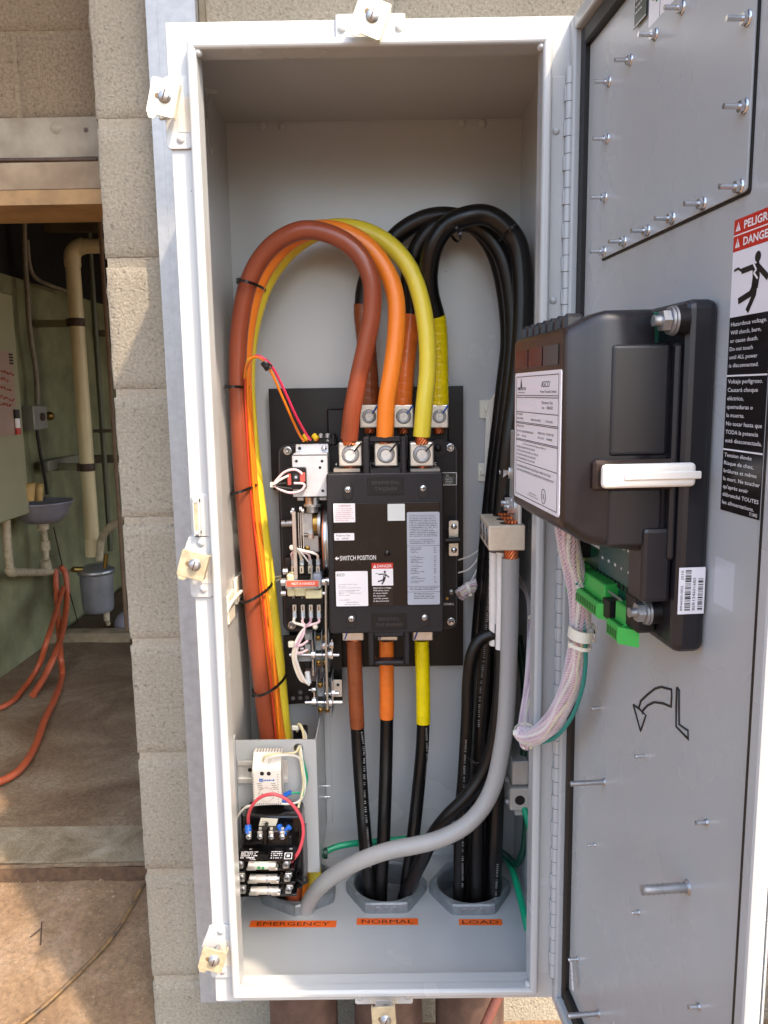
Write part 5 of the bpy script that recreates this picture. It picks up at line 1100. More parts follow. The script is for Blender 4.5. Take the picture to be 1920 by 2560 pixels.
for t, f_, z_ in (('Automatic Transfer Switch', .58, .38), ('for use on', .22, .43), ('Emergency or Standby Systems', .70, .48), ('Cat No. E00ATS03040000XGX7', .66, .56), ('Ser. No. 1070027 R3', .48, .60), ('400 A            EDM 1012576', .70, .64), ('480V 50 - 60HZ', .34, .69)): b.text(t, a[0]+w_*.09, a[3]-h_*z_, LYY-.0002, h_*.024, w_*f_)
b.text('S/O # 1404085', a[0]+w_*.09, a[3]-h_*.83, LYY-.0002, h_*.024, w_*.33); b.text('MADE IN MEXICO', a[0]+w_*.32, a[3]-h_*.90, LYY-.0002, h_*.026, w_*.38); b.scrib(a[0]+w_*.27, a[3]-h_*.955, LYY-.0002, w_*.46, h_*.016); tag(obj('label', b, ATS), 'white rating label marked ASCO', None)
b, a = lab(930, 1406, 983, 1512, LABK, r_=.001); w_, h_ = a[2]-a[0], a[3]-a[1]
b.use(LABR); b.box((a[0], LYY-.0004, a[3]-h_*.135), (a[2], LYY, a[3])); b.use(LABW); b.box((a[0], LYY-.0004, a[3]-h_*.53), (a[2], LYY, a[3]-h_*.137)); b.use(PRW); b.text('DANGER', a[0]+w_*.26, a[3]-h_*.105, LYY-.0006, h_*.072, w_*.68, bold=.04); warn_tri(b, a[0]+w_*.06, a[3]-h_*.11, h_*.075, LYY-.0006)
pictogram(b, a[0]+w_*.15, a[3]-h_*.51, w_*.72, h_*.35, LYY-.0006); b.use(PRW)
for k, (t, f_) in enumerate((('Hazardous voltage.', .86), ('Will shock, burn,', .74), ('or cause death.', .68), ('Do not touch', .56), ('until ALL power', .70), ('is disconnected.', .74))): b.text(t, a[0]+w_*.06, a[3]-h_*(.60+.062*k), LYY-.0004, h_*.036, w_*f_, bold=.02)
tag(obj('label', b, ATS), 'red, white and black danger sticker on the barrier', None)
b, a = lab(1018, 1279, 1099, 1510, LABG, r_=.003); w_, h_ = a[2]-a[0], a[3]-a[1]; b.use(PRK)
rr = random.Random(5)
def rows(z0, n_, dz, x_=.08, ws=(.70, .86), tall=.009):
    for k in range(n_): b.scrib(a[0]+w_*x_, a[3]-h_*(z0+k*dz), LYY-.0002, w_*rr.uniform(*ws), h_*tall)
b.text('SUITABLE FOR CONTROL OF MOTORS,', a[0]+w_*.08, a[3]-h_*.04, LYY-.0002, h_*.0095, w_*.78); b.text('ELECTRIC DISCHARGE AND TUNGSTEN', a[0]+w_*.08, a[3]-h_*.057, LYY-.0002, h_*.0095, w_*.78)
rows(.075, 11, .0185); rows(.30, 3, .018)
for k, zz_ in enumerate((.36, .80, .86)): b.box((a[0], LYY-.0003, a[3]-h_*zz_-.0003), (a[2], LYY-.0001, a[3]-h_*zz_+.0003))
for z_, n_ in ((.385, 4), (.475, 5), (.57, 2), (.61, 4), (.70, 2), (.745, 2)):
    for k in range(n_): b.scrib(a[0]+w_*.10, a[3]-h_*(z_+.017*k), LYY-.0002, w_*rr.uniform(.2, .45), h_*.0085); b.scrib(a[0]+w_*.82, a[3]-h_*(z_+.017*k), LYY-.0002, w_*.07, h_*.0085)
rows(.82, 2, .016); rows(.88, 4, .018, .2, (.55, .65)); tag(obj('label', b, ATS), 'tall pale grey ratings label full of fine print', None)
# side panel labels
b = MB(LABW); y_ = BY-.0026; a = pxr(1108, 1179, 1140, 1188, y_); b.text('EMERGENCY', a[0]-.004, a[1], y_, (a[3]-a[1])*.7, a[2]-a[0]+.004, bold=.03); a = pxr(1112, 1502, 1138, 1513, y_); b.box((a[0], y_, a[1]), (a[2], y_+.0008, a[3]), 0) if False else None; b.use(PRW); b.text('NORMAL', a[0]-.006, a[1], y_, (a[3]-a[1])*.55, a[2]-a[0]+.004, bold=.03); b.use(BRASS); q = P(1118, 1496, y_); b.cyl(q, q+Vector((0, -.001, 0)), .003, seg=12); obj('side_lettering', b, ATS)
b = MB(LABDG); a = pxr(1106, 1181, 1142, 1213, y_); b.box((a[0], y_, a[1]), (a[2], y_+.0008, a[3])); b.use(PRW)
for q0, q1 in (((a[0], a[1]), (a[2], a[1]+.0012)), ((a[0], a[3]-.0012), (a[2], a[3])), ((a[2]-.0012, a[1]), (a[2], a[3]))): b.box((q0[0], y_-.0003, q0[1]), (q1[0], y_, q1[1]))
for k in range(4): b.scrib(a[0]+.006, a[1]+.004+k*.0035, y_-.0003, .016, .0016)
b.text('UL', a[0]+.008, a[1]+.018, y_-.0003, .0045, .006); tag(obj('label', b, ATS), 'dark green certification label under EMERGENCY', None)
# handle bracket on right
b = MB(TIN); y_ = .335; a = pxr(1122, 1302, 1146, 1390, y_); b.rplate(a[0], a[1], a[2], a[3], y_, y_+.003, .003, 3, .0006); b.box((a[0], y_+.003, a[1]+.02), (a[2]-.004, BY-.002, a[3]-.02)); b.use(BLKP); b.cyl(P(1113, 1352, y_-.012), P(1150, 1350, y_-.012), .0065, seg=12)
screwhead(b, P(1135, 1316, y_), .0062, ZINC); screwhead(b, P(1135, 1375, y_), .0062, ZINC); obj('shaft_bracket', b, ATS)
b = MB(BLKP); screwhead(b, P(1128, 1480, BY-.002), .0065, STEEL); b.use(BLKP); q = P(1095, 1120, BY-.006); b.cyl(q, q+Vector((0, .01, 0)), .019, seg=22); screwhead(b, P(1095, 1120, BY-.006), .0075, BLKPL, True, True); obj('side_screw', b, ATS)
# lugs
def lug(u0, v0, u1, v1, y0, y1, pen, lab_, pc=(.80, .82), bottom=True, full=True):
    x0, z0, x1, z1 = pxr(u0, v0, u1, v1, y0); B = MB(TIN); B.box((x0, y0, z0), (x1, y1, z1), .0025, seg=2); o = tag(obj('terminal_lug', B, ATS), lab_, None)
    if full:
        c = Vector(((x0+x1)/2, y0, (z0+z1)/2)); r_ = (x1-x0)*.36; B = MB(STEEL)
        B.lathe(c, [(r_*1.0, .0002), (r_*1.0, -.0012), (r_*.86, -.0014), (r_*.84, -.0006), (r_*.82, -.0032), (r_*.76, -.0036), (r_*.62, -.0034), (r_*.60, -.0012)], 28, 'y')
        B.use(ALU); B.cyl(c+Vector((0, -.0002, 0)), c+Vector((0, -.0016, 0)), r_*.60, seg=20); B.use(STEEL); B.cyl(c+Vector((0, -.0016, 0)), c+Vector((0, -.0019, 0)), r_*.08, seg=8); B.use(RUST); B.lathe(c, [(r_*1.0, -.0003), (r_*1.06, -.0004)], 28, 'y'); obj('set_screw', B, o)
    B = MB(pen); p = Vector((x0+(x1-x0)*.66, y0-.0042, z0+(z1-z0)*.62)); q = Vector((x0+(x1-x0)*.97, y0-.0042, z0+(z1-z0)*.97))
    if not full: p = Vector((x0+(x1-x0)*.1, y0-.001, z0+(z1-z0)*.1)); q = Vector((x0+(x1-x0)*.35, y0-.001, z0+(z1-z0)*.9))
    B.tube([p, p.lerp(q, .35), p.lerp(q, .5), q], .0015, 6, rf=lambda L, a, t: .0014+.0006*t); obj('pen_mark', B, o)
    return x0, z0, x1, z1
names = ('left', 'middle', 'right')
for k, (u0, u1) in enumerate(((847, 905), (936, 994), (1025, 1084))): lug(u0, 1106, u1, 1166, .285, .335, PRK, 'front row %s lug with a black pen stroke' % names[k])
for k, (u0, u1) in enumerate(((900, 946), (984, 1034), (1076, 1121))):
    x0, z0, x1, z1 = lug(u0, 1012, u1, 1070, .355, .398, mat('blue pen '+str(k), '1f56b4', .4), 'rear row %s lug with a blue pen stroke' % names[k])
    B = MB(COPPER); strands(B, ((x0+x1)/2, .378, z0+.004), ((x0+x1)/2, .378, z0-.012), .011, 10); obj('strand_ends', B, ATS)
for k, (u0, u1) in enumerate(((856, 910), (944, 995), (1031, 1083))): lug(u0, 1560, u1, 1602, .31, .352, mat('blue pen b'+str(k), '1f56b4', .4), 'lower %s lug peeping out under the barrier' % names[k], full=False)
for u in (876, 965, 1056):
    B = MB(COPPER); q = P(u, 1166, .31); strands(B, q+Vector((0, 0, .004)), q+Vector((0, 0, -.010)), .0145, 10); obj('strand_ends', B, ATS)
b = MB(PRW); y_ = .326; q = P(926, 1163, y_); b.text('19', q.x, q.z, y_-.001, .006, .009); q = P(993, 1163, y_); b.text('EB', q.x, q.z, y_-.001, .006, .009); q = P(1085, 1163, y_); b.text('C', q.x, q.z, y_-.001, .006); q = P(838, 1164, y_); b.text('4', q.x, q.z, y_-.001, .006)
obj('pole_lettering', b, ATS)
# terminal strip at top left
TS = thing('terminal_strip', 'small black terminal strip with yellow crimps above the coil bracket', 'terminal strip', P(790, 1110, .37))
b = MB(BLKP); pbox(b, 754, 1094, 840, 1112, .355, .39, .001)
for u in (757, 812, 833): pbox(b, u-4, 1086, u+4, 1112, .350, .39, .001)
b.use(PRW); q = P(812, 1104, .354); b.text('16', q.x, q.z, .3535, .006, .008); obj('strip_body', b, TS)
for u in (766, 789): b = MB(mat('yellow crimp %d' % u, 'd8b81e', .4)); b.cyl(P(u-5, 1088, .35), P(u+4, 1098, .345), .006, seg=10); b.use(COPPER); b.cyl(P(u+1, 1098, .348), P(u+6, 1102, .346), .004, seg=8); obj('crimp', b, TS)
for u in (802, 819): b = MB(STEEL); b.cyl(P(u, 1086, .352), P(u, 1094, .352), .0055, seg=12); b.sphere(P(u, 1086, .352), .0055, (1, 1, .5), 10); obj('terminal_screw', b, TS)
# coil bracket (silver)
b = MB(mat('bright zinc sheet', 'c9cdd3', .33, .45, nscale=60, namt=.05)); y_ = .30
x0, z0, x1, z1 = pxr(731, 1139, 819, 1242, y_); b.box((x0, y_, z0), (x1, y_+.003, z1), .0012); b.box((x0, y_+.003, z0), (x0+.003, .37, z1), .0006); b.box((x1-.003, y_+.003, z0), (x1, .37, z1), .0006); b.box((x0, y_+.003, z0), (x1, .36, z0+.003), .0005)
a = pxr(739, 1110, 821, 1131, .345); b.box((a[0], .345, a[1]), (a[2], .348, a[3]), .001); b.prism([(0, 0)]*0 or [(a[0], a[1]+.001), (a[2], a[1]+.001), (a[2], a[1]-.001), (a[0], a[1]-.001)], .302, .346)
b.add([(x0, y_, z1), (x1, y_, z1), (a[2], .345, a[1]), (a[0], .345, a[1])], [[0, 1, 2, 3]])
b.use(PRK)
for u, v in ((741, 1153), (805, 1153), (800, 1169), (807, 1227)): b.cyl(P(u, v, y_), P(u, v, y_)+Vector((0, -.0004, 0)), .003, seg=14)
b.cyl(P(749, 1121, .345), P(749, 1121, .345)+Vector((0, -.0004, 0)), .0035, seg=12); b.use(ZINC); b.lathe(P(810, 1121, .345), [(.0055, 0), (.005, -.002), (.0001, -.0025)], 14, 'y'); obj('coil_bracket', b, ATS)
b = MB(BLKP); a = pxr(716, 1169, 765, 1223, .285); b.rplate(a[0], a[1], a[2], a[3], .285, .30, .003, 3, .001); b.use(PRK); b.cyl(P(740, 1193, .284), P(740, 1193, .286), .0075, seg=14); b.use(STEEL); b.cyl(P(740, 1193, .282), P(740, 1193, .286), .003, seg=10); obj('rectifier_block', b, ATS)
for u0, v0, u1, v1 in ((718, 1185, 727, 1214), (749, 1182, 762, 1206)): b = MB(REDP); pbox(b, u0, v0, u1, v1, .274, .285, .0015); obj('red_connector', b, ATS)
b = MB(WWHT)
for pts, m_ in (([(684, 1210), (695, 1196), (712, 1180), (735, 1174), (750, 1180), (755, 1186)], WPNK), ([(684, 1212), (700, 1200), (715, 1192), (722, 1190)], WWHT), ([(686, 1214), (700, 1224), (725, 1232), (750, 1228), (761, 1216), (756, 1209), (735, 1208)], WPNK), ([(684, 1212), (700, 1210), (716, 1208)], PRK), ([(686, 1214), (698, 1218), (712, 1220), (730, 1222)], PRK)):
    b.use(m_); b.tube(spline([P(u, v, .275) for u, v in pts], 6), .0026, 7)
b.use(NYLON); b.box(P(683, 1212, .28)-Vector((.006, .004, .005)), P(683, 1212, .28)+Vector((.005, .004, .005)), .001); obj('coil_wires', b, ATS)
# solenoid plunger and linkage
def ccyl(b, u, v0, v1, y, rpx, m_): b.use(m_); b.cyl(P(u, v0, y), P(u, v1, y), rp(rpx, y), seg=24)
b = MB(COPPER); ccyl(b, 774, 1243, 1262, .315, 11, mat('warm steel', 'b79a82', .25, .8)); ccyl(b, 788, 1243, 1262, .32, 10, STEEL); ccyl(b, 781, 1260, 1265, .315, 22, STEEL); ccyl(b, 781, 1265, 1280, .315, 15, STEEL); b.use(STEEL); pbox(b, 743, 1243, 760, 1252, .32, .35, .001); pbox(b, 798, 1243, 817, 1251, .32, .35, .001); obj('solenoid_plunger', b, ATS)
b = MB(STEEL); pbox(b, 752, 1282, 783, 1340, .318, .35, .002); pbox(b, 757, 1338, 798, 1382, .325, .352, .002); b.use(PRK); pbox(b, 759, 1332, 782, 1334, .3175, .3182); pbox(b, 760, 1341, 780, 1342, .3175, .3182); b.use(ZINC); b.cyl(P(777, 1332, .31), P(777, 1345, .31), .007, seg=12); b.use(BRASS); b.lathe(P(768, 1371, .3245), [(.006, 0), (.0045, -.002), (.0001, -.0015)], 14, 'y'); obj('linkage_plates', b, ATS)
b = MB(BRASS); b.cyl(P(784, 1308, .33), P(795, 1308, .33), .022, seg=28); b.use(STEEL); b.cyl(P(796, 1310, .33), P(803, 1310, .33), .027, seg=28); obj('cam_roller', b, ATS)
# laminated flywheel seen edge on
b = MB(STEEL); yfw = .345; qz = P(814, 1358, .29); R_ = .066
for k in range(6):
    u = 806+k*3.2; q0 = P(u, 1358, .29); x_ = q0.x; b.use((mat('copper edge disc', 'b56d4c', .35, .8), STEEL, ZINC, STEEL, BRASS, STEEL)[k] if k == 0 else (STEEL, ZINC, STEEL, ALU, BRASS)[k-1])
    b.cyl((x_, yfw, qz.z), (x_+.0019, yfw, qz.z), R_*(1-.012*(k % 2)), seg=48)
obj('weight_disc', b, ATS)
b = MB(STEEL); b.cyl(P(704, 1309, .35), P(737, 1308, .35), .0072, seg=16); b.use(PRK); b.cyl(P(714, 1303, .343), P(714, 1303, .3425), .002, seg=8); obj('pivot_shaft', b, ATS)
b = MB(ZINC); b.box(P(735, 1452, .298), P(741, 1278, .302)-Vector((.0012, 0, 0)), .0006); b.use(ZINC)
for u in (746, 751, 757): pbox(b, u, 1282, u+2, 1385, .315, .35)
for u, v in ((730, 1280), (733, 1274), (752, 1272), (757, 1277)): b.cyl(P(u-3, v, .305), P(u+3, v, .305), .005, seg=10)
obj('link_arm', b, ATS)
b = MB(STEEL); b.tube([P(742, 1370, .298), P(760, 1390, .298), P(780, 1415, .298), P(779, 1450, .298)], .0022, 8); obj('bent_rod', b, ATS)
b = MB(mat('long rod steel', 'b9b2a4', .35, .6)); b.tube([P(815, 1452, .295), P(815, 1560, .30), P(816, 1650, .305), P(819, 1772, .315)], .0026, 10); obj('long_rod', b, ATS)
# auxiliary contact blocks with tab terminals
b = MB(BLKP); pbox(b, 712, 1395, 812, 1437, .34, BY-.002, .002); pbox(b, 712, 1492, 812, 1520, .33, BY-.002, .002); pbox(b, 715, 1437, 808, 1495, .335, BY-.002, .002)
for u in (729, 749, 770, 790, 808):
    pbox(b, u-2, 1402, u+2, 1440, .325, .345, .0005); pbox(b, u-3, 1512, u+1, 1548, .325, .345, .0005)
obj('contact_block', b, ATS)
for row, v0 in ((0, 1398), (1, 1512)):
    for k, u in enumerate((733, 754, 775, 795) if row == 0 else (736, 757, 777, 797)):
        b = MB(mat('pale sleeve', 'a9b4bd', .4) if 'pale sleeve' not in MATS else MATS['pale sleeve'])
        if row == 0: pbox(b, u-5, v0, u+5, v0+17, .318, .326, .002); b.use(TIN); pbox(b, u-5, v0+17, u+5, v0+36, .320, .325, .0008); b.use(PRK); pbox(b, u-1.2, v0+22, u+1.2, v0+32, .3195, .3199)
        else: pbox(b, u-5, v0+18, u+5, v0+36, .318, .326, .002); b.use(TIN); pbox(b, u-5, v0, u+5, v0+18, .320, .325, .0008); b.use(PRK); pbox(b, u-1.2, v0+4, u+1.2, v0+14, .3195, .3199)
        obj('tab_terminal', b, ATS)
b = MB(WPNK)
for k, u in enumerate((733, 754, 775, 795)): b.use((WPNK, WWHT)[k % 2]); b.tube(spline([P(731, 1370, .31), P(738+k*6, 1376, .305), P(u-4, 1386, .31), P(u, 1400, .32)], 6), .0028, 7)
for k, u in enumerate((736, 757, 777, 797)): b.use((WWHT, WPNK, MATS['mauve wire'], WPNK)[k]); b.tube(spline([P(u, 1545, .32), P(u-1, 1556, .31), P(764+(u-764)*.4, 1562, .305), P(762, 1568, .305), P(750+k*3, 1585, .30), P(738+k*3, 1608, .295), P(734+k*3, 1622, .295)], 7), .0029, 7)
b.use(NYLON); b.sphere(P(730, 1369, .305), .006, seg=8); b.sphere(P(788, 1566, .31), .005, (1.2, 1, 1.4), 8); obj('contact_wires', b, ATS)
b = MB(WPNK)
for k in range(4):
    b.use((WWHT, WCRM, WPNK, WWHT)[k]); b.tube(spline([P(735+k*3, 1618, .295), P(732+k*2.5, 1640, .295), P(738+k*3, 1670, .30), P(752+k*3, 1700, .305), P(770+k, 1706+k*2, .31)], 7), .0030, 7)
b.use(WPNK); b.tube(spline([P(742, 1614, .295), P(755, 1612, .295), P(770, 1601, .30)], 6), .003, 7); b.tube(spline([P(738, 1630, .295), P(752, 1632, .295), P(769, 1624, .30)], 6), .003, 7)
b.use(NYLON); b.box(P(729, 1610, .285)-Vector((.007, .004, .007)), P(729, 1610, .285)+Vector((.006, .004, .006)), .002)
b.use(mat('sleeved ends', 'ccd2d6', .4)); b.cyl(P(768, 1680, .31), P(772, 1708, .31), .0055, seg=10); obj('lower_wire_loom', b, ATS)
# NOT A HANDLE assembly
b = MB(CRMP); pbox(b, 717, 1437, 738, 1492, .30, .334, .003); pbox(b, 738, 1470, 764, 1491, .302, .334, .002); pbox(b, 763, 1476, 805, 1497, .298, .334, .002); b.use(PRK)
q = P(732, 1496, .3295); b.use(PRW); b.text('10', q.x, q.z, .3295, .004); q = P(754, 1496, .3295); b.text('6', q.x, q.z, .3295, .004); obj('cam_follower', b, ATS)
b = MB(mat('steel grey plastic', '8791a0', .4)); pbox(b, 782, 1436, 804, 1470, .30, .334, .003); obj('indicator_block', b, ATS)
b = MB(STEEL); pbox(b, 713, 1451, 802, 1470, .286, .29, .0008); b.box(P(714, 1470, .286), P(803, 1467, .298)); pbox(b, 730, 1466, 733, 1474, .286, .295); pbox(b, 791, 1466, 795, 1474, .286, .295); b.use(mat('coral sticker', 'd05a44', .4)); pbox(b, 716, 1452, 796, 1466, .2845, .2858); a = pxr(716, 1452, 796, 1466, .2843)
b.use(PRW); b.text('NOT A HANDLE!', a[0]+(a[2]-a[0])*.17, a[1]+(a[3]-a[1])*.28, .2842, (a[3]-a[1])*.46, (a[2]-a[0])*.72, bold=.04); tag(obj('warning_strip', b, ATS), 'coral strip reading NOT A HANDLE!', None)
for u, v, r_ in ((709, 1455, .0085), (709, 1483, .006), (714, 1428, .007), (812, 1454, .0085), (820, 1453, .009), (812, 1483, .0045)):
    b = MB(ZINC); q = P(u, v, .315); b.cyl(q+Vector((-.005, 0, 0)), q+Vector((.005, 0, 0)), r_, seg=10 if r_ < .008 else 20); b.use(PRK); b.cyl(q+Vector((.0051, 0, 0)), q+Vector((.0055, 0, 0)), r_*.5, seg=8); obj('pivot_nut', b, ATS)

# auxiliary contact board below
AUX = thing('auxiliary_contact_board', 'black plate with two stacks of zinc auxiliary contacts below the switch', 'contact board', P(783, 1758, .40))
AY = .392
b = MB(BLKPL); x0, z0, x1, z1 = pxr(711, 1588, 855, 1760, AY); b.prism([(x0, z1), (x1, z1), (x1, z0+.005), (x0+.005, z0)][::-1], AY, AY+.003); b.use(mat('plate holes', '4a4a4a', .6))
for u, v in ((751, 1731), (733, 1746), (751, 1745), (768, 1744)): q = P(u, v, AY); b.cyl(q, q+Vector((0, -.0004, 0)), .0048, seg=12)
obj('plate', b, AUX)
def stack(uc0, v0, v1, fins, scr, nm, shaft, num):
    b = MB(GREYP); pbox(b, uc0[0], v0+16, uc0[1], v1-22, .345, AY-.001, .002); b.use(PRK); pbox(b, uc0[0], (v0+v1)/2-4, uc0[1], (v0+v1)/2+12, .343, .346); q = P(uc0[0]+6, (v0+v1)/2-16, .3445); b.text(num, q.x, q.z, .3445, .004); obj('contact_body', b, AUX)
    for u in fins:
        b = MB(GREYP if 'fin' not in MATS else MATS['fin']); qa, qb = P(u, v0, .325), P(u, v1, .325)
        b.prism([(0, 0)]*0 or [(qa.x-.0012, qb.z), (qb.x+.0012, qb.z), (qa.x+.0012, qa.z), (qa.x-.0012, qa.z)], .325, AY-.001, .0006); obj('barrier_fin', b, AUX)
    for u, v in scr:
        b = MB(BRASS); pbox(b, u-6, v-6, u+6, v+6, .337, .346, .0008); b.lathe(P(u, v, .337), [(.0038, 0), (.0036, -.0014), (.0001, -.0017)], 14, 'y'); b.use(PRK); q = P(u, v, .3352); b.box(q-Vector((.003, .0002, .0005)), q+Vector((.003, .0001, .0005))); obj('brass_screw', b, AUX)
    b = MB(ZINC); b.cyl(P(shaft[0], shaft[2], .335), P(shaft[1], shaft[2], .335), rp(5, .335), seg=14); obj('shaft', b, AUX)
mat('fin', '7b8285', .38, .3)
stack((788, 815), 1580, 1680, (779, 787, 804, 821), ((795, 1596), (812, 1595), (796, 1658), (812, 1657)), 'a', (724, 848, 1637), '11')
stack((794, 826), 1697, 1794, (792, 809, 828), ((800, 1714), (816, 1713), (801, 1776), (818, 1776)), 'b', (763, 856, 1756), '51')
for (u, v, r_, dz) in ((808, 1615, 8, 0), (829, 1613, 9, 0), (784, 1725, 6, 0), (832, 1733, 8, 0), (843, 1733, 5, 0), (786, 1754, 13, 0), (826, 1756, 11, 0), (825, 1636, 13, 0), (755, 1622, 5, 0), (784, 1636, 12, 0)):
    b = MB(ZINC); q = P(u, v, .332); b.cyl(q+Vector((-.004, 0, 0)), q+Vector((.004, 0, 0)), rp(r_, .332), seg=6 if r_ in (8, 9, 6) else 18, smooth=r_ not in (8, 9, 6)); obj('shaft_nut', b, AUX)
b = MB(ZINC); b.cyl(P(772, 1725, .335), P(790, 1725, .335), rp(2.5, .335), seg=8); b.cyl(P(812, 1734, .335), P(848, 1734, .335), rp(3, .335), seg=8); b.cyl(P(803, 1615, .335), P(832, 1614, .335), rp(3.5, .335), seg=8); pbox(b, 828, 1600, 832, 1648, .33, .36, .0006); pbox(b, 830, 1704, 833, 1758, .33, .36, .0006); pbox(b, 779, 1600, 784, 1690, .33, .36, .0006); pbox(b, 784, 1728, 788, 1765, .33, .36, .0006); obj('crank_levers', b, AUX)
b = MB(TIN); x0, z0, x1, z1 = pxr(833, 1700, 855, 1742, .36); b.rplate(x0, z0, x1, z1, .36, .363, .002, 3, .0004); b.use(PRK); q = P(845, 1712, .36); b.cyl(q, q+Vector((0, -.0004, 0)), .0035, seg=14); obj('tab_plate', b, AUX)
b = MB(GREYP); pbox(b, 762, 1586, 778, 1600, .34, AY-.001, .001); pbox(b, 762, 1612, 777, 1640, .34, AY-.001, .001); pbox(b, 746, 1640, 780, 1654, .345, AY-.001, .001); b.use(BLKP); pbox(b, 760, 1655, 778, 1672, .345, AY-.001, .002); b.use(mat('bakelite disc', '5a463c', .5)); b.cyl(P(788, 1678, .385), P(788, 1678, .38), .022, seg=24); b.use(BRASS); pbox(b, 763, 1628, 772, 1636, .338, .341); obj('side_contacts', b, AUX)

# ================================================================== BRACKET, THERMOSTAT, FUSE BLOCK
BRY = .245
x0, z0, x1, z1 = pxr(573, 1850, 792, 2182, BRY); x0 = -W2+.006
BRK = thing('mounting_bracket', 'folded grey sheet bracket at the lower left of the cabinet', 'bracket', ((x0+x1)/2, BRY, z0))
hb = P(746, 1870, BRY); hr = .0098; b = MB(PAINT)
# front sheet with a round hole
nseg = 20; circ = [(hb.x+hr*math.cos(2*math.pi*k/nseg), hb.z+hr*math.sin(2*math.pi*k/nseg)) for k in range(nseg)]
def sheetface(y, flip):
    B = bmesh.new(); ov = [B.verts.new((x, y, z)) for x, z in ((x0, z0), (x1, z0), (x1, z1), (x0, z1))]; cv = [B.verts.new((x, y, z)) for x, z in circ]
    es = [B.edges.new((ov[i], ov[(i+1) % 4])) for i in range(4)]+[B.edges.new((cv[i], cv[(i+1) % nseg])) for i in range(nseg)]
    bmesh.ops.triangle_fill(B, edges=es, use_beauty=True)
    for f in list(B.faces):
        c = f.calc_center_median()
        if (Vector((c.x, 0, c.z))-Vector((hb.x, 0, hb.z))).length < hr*.8: B.faces.remove(f)
    b.bm(B)
sheetface(BRY, 0); sheetface(BRY+.0028, 1)
b.add([(x, y, z) for y in (BRY, BRY+.0028) for x, z in circ], [[k, (k+1) % nseg, nseg+(k+1) % nseg, nseg+k] for k in range(nseg)], True)
b.add([(x0, BRY, z1), (x1, BRY, z1), (x1, BRY+.0028, z1), (x0, BRY+.0028, z1), (x0, BRY, z0), (x1, BRY, z0), (x1, BRY+.0028, z0), (x0, BRY+.0028, z0)], [[0, 1, 2, 3], [4, 7, 6, 5]])
b.box((x1-.0002, BRY+.0012, z0), (x1+.0026, DP-.001, z1), .0008); b.cyl((x1, BRY+.0028, z0), (x1, BRY+.0028, z1), .0027, seg=14)
b.box((x0-.0028, BRY-.012, z0), (x0, BRY+.0028, z1+.012), .0008); b.box((x1+.003, DP-.004, z0), (x1+.016, DP-.001, z1+.01), .0008)
obj('sheet', b, BRK)
for u, v in ((818, 1965), (812, 1992)): b = MB(ZINC); q = P(u, v, .40); q.x = x1+.003; b.cyl(q, q+Vector((.012, 0, 0)), .002, seg=8); obj('bracket_screw', b, BRK)
b = MB(CDGR); q = P(806, 2133, .34); q.x = x1+.003; b.cyl(q, q+Vector((.008, 0, 0)), .012, seg=16); obj('grommet', b, BRK)
# DIN rail
b = MB(ALU); a = pxr(595, 1901, 720, 1957, BRY-.006)
b.box((a[0], BRY-.0075, a[1]), (a[2], BRY-.0065, a[1]+.010), .0004); b.box((a[0], BRY-.0075, a[3]-.010), (a[2], BRY-.0065, a[3]), .0004); b.box((a[0], BRY-.0065, a[1]+.009), (a[2], BRY-.0006, a[1]+.0105), .0003); b.box((a[0], BRY-.0065, a[3]-.0105), (a[2], BRY-.0006, a[3]-.009), .0003); b.box((a[0], BRY-.0018, a[1]+.0105), (a[2], BRY-.0007, a[3]-.0105))
b.use(PRK); q = P(625, 1925, BRY-.002); b.cyl(q, q+Vector((0, -.0002, 0)), .0045, seg=12); obj('mounting_rail', b, BRK)
# thermostat
TH = thing('thermostat', 'white clip-on enclosure thermostat on the metal rail', 'thermostat', P(668, 2012, .215))
TY = .195
x0, z0, x1, z1 = pxr(632, 1925, 698, 2012, TY); zt_ = P(660, 1882, TY+.02).z; tb = BRY-.008
# sloped top body profile in y-z extruded in x
prof = [(TY, z0), (TY, z1), (TY+.020, zt_-.004), (TY+.022, zt_), (tb, zt_), (tb, z0)]
b = MB(WPLA); B = bmesh.new(); f = B.faces.new([B.verts.new((x0, y, z)) for y, z in prof]); e = bmesh.ops.extrude_face_region(B, geom=[f])
for v_ in [g_ for g_ in e['geom'] if isinstance(g_, bmesh.types.BMVert)]: v_.co.x = x1+.004
bmesh.ops.recalc_face_normals(B, faces=B.faces[:]); bmesh.ops.bevel(B, geom=B.edges[:], offset=.0014, segments=2, affect='EDGES'); b.bm(B)
b.use(mat('vent shade', '8d867c', .6))
for k in range(9): q = x0+.006+k*.0058; b.box((q, TY+.024, zt_-.0005), (q+.002, tb-.003, zt_+.0006))
for k in range(12): q = z0+.006+k*.0052; b.box((x0-.0004, TY+.004, q), (x0+.0004, TY+.02, q+.0018)); b.box((x1+.0036, TY+.004, q), (x1+.0044, TY+.02, q+.0018)); b.box((x1-.0035, TY-.0004, q), (x1-.001, TY+.001, q+.0014)); b.box((x0+.001, TY-.0004, q), (x0+.0032, TY+.001, q+.0014))
for k in range(12): q = x0+.007+k*.0042; b.box((q, TY-.0004, z0+.001), (q+.0016, TY+.001, z0+.004))
b.use(PRK)
for u in (655, 672): q = P(u, 1934, TY); b.cyl(q, q+Vector((0, -.0004, 0)), .0042, seg=14)
obj('housing', b, TH)
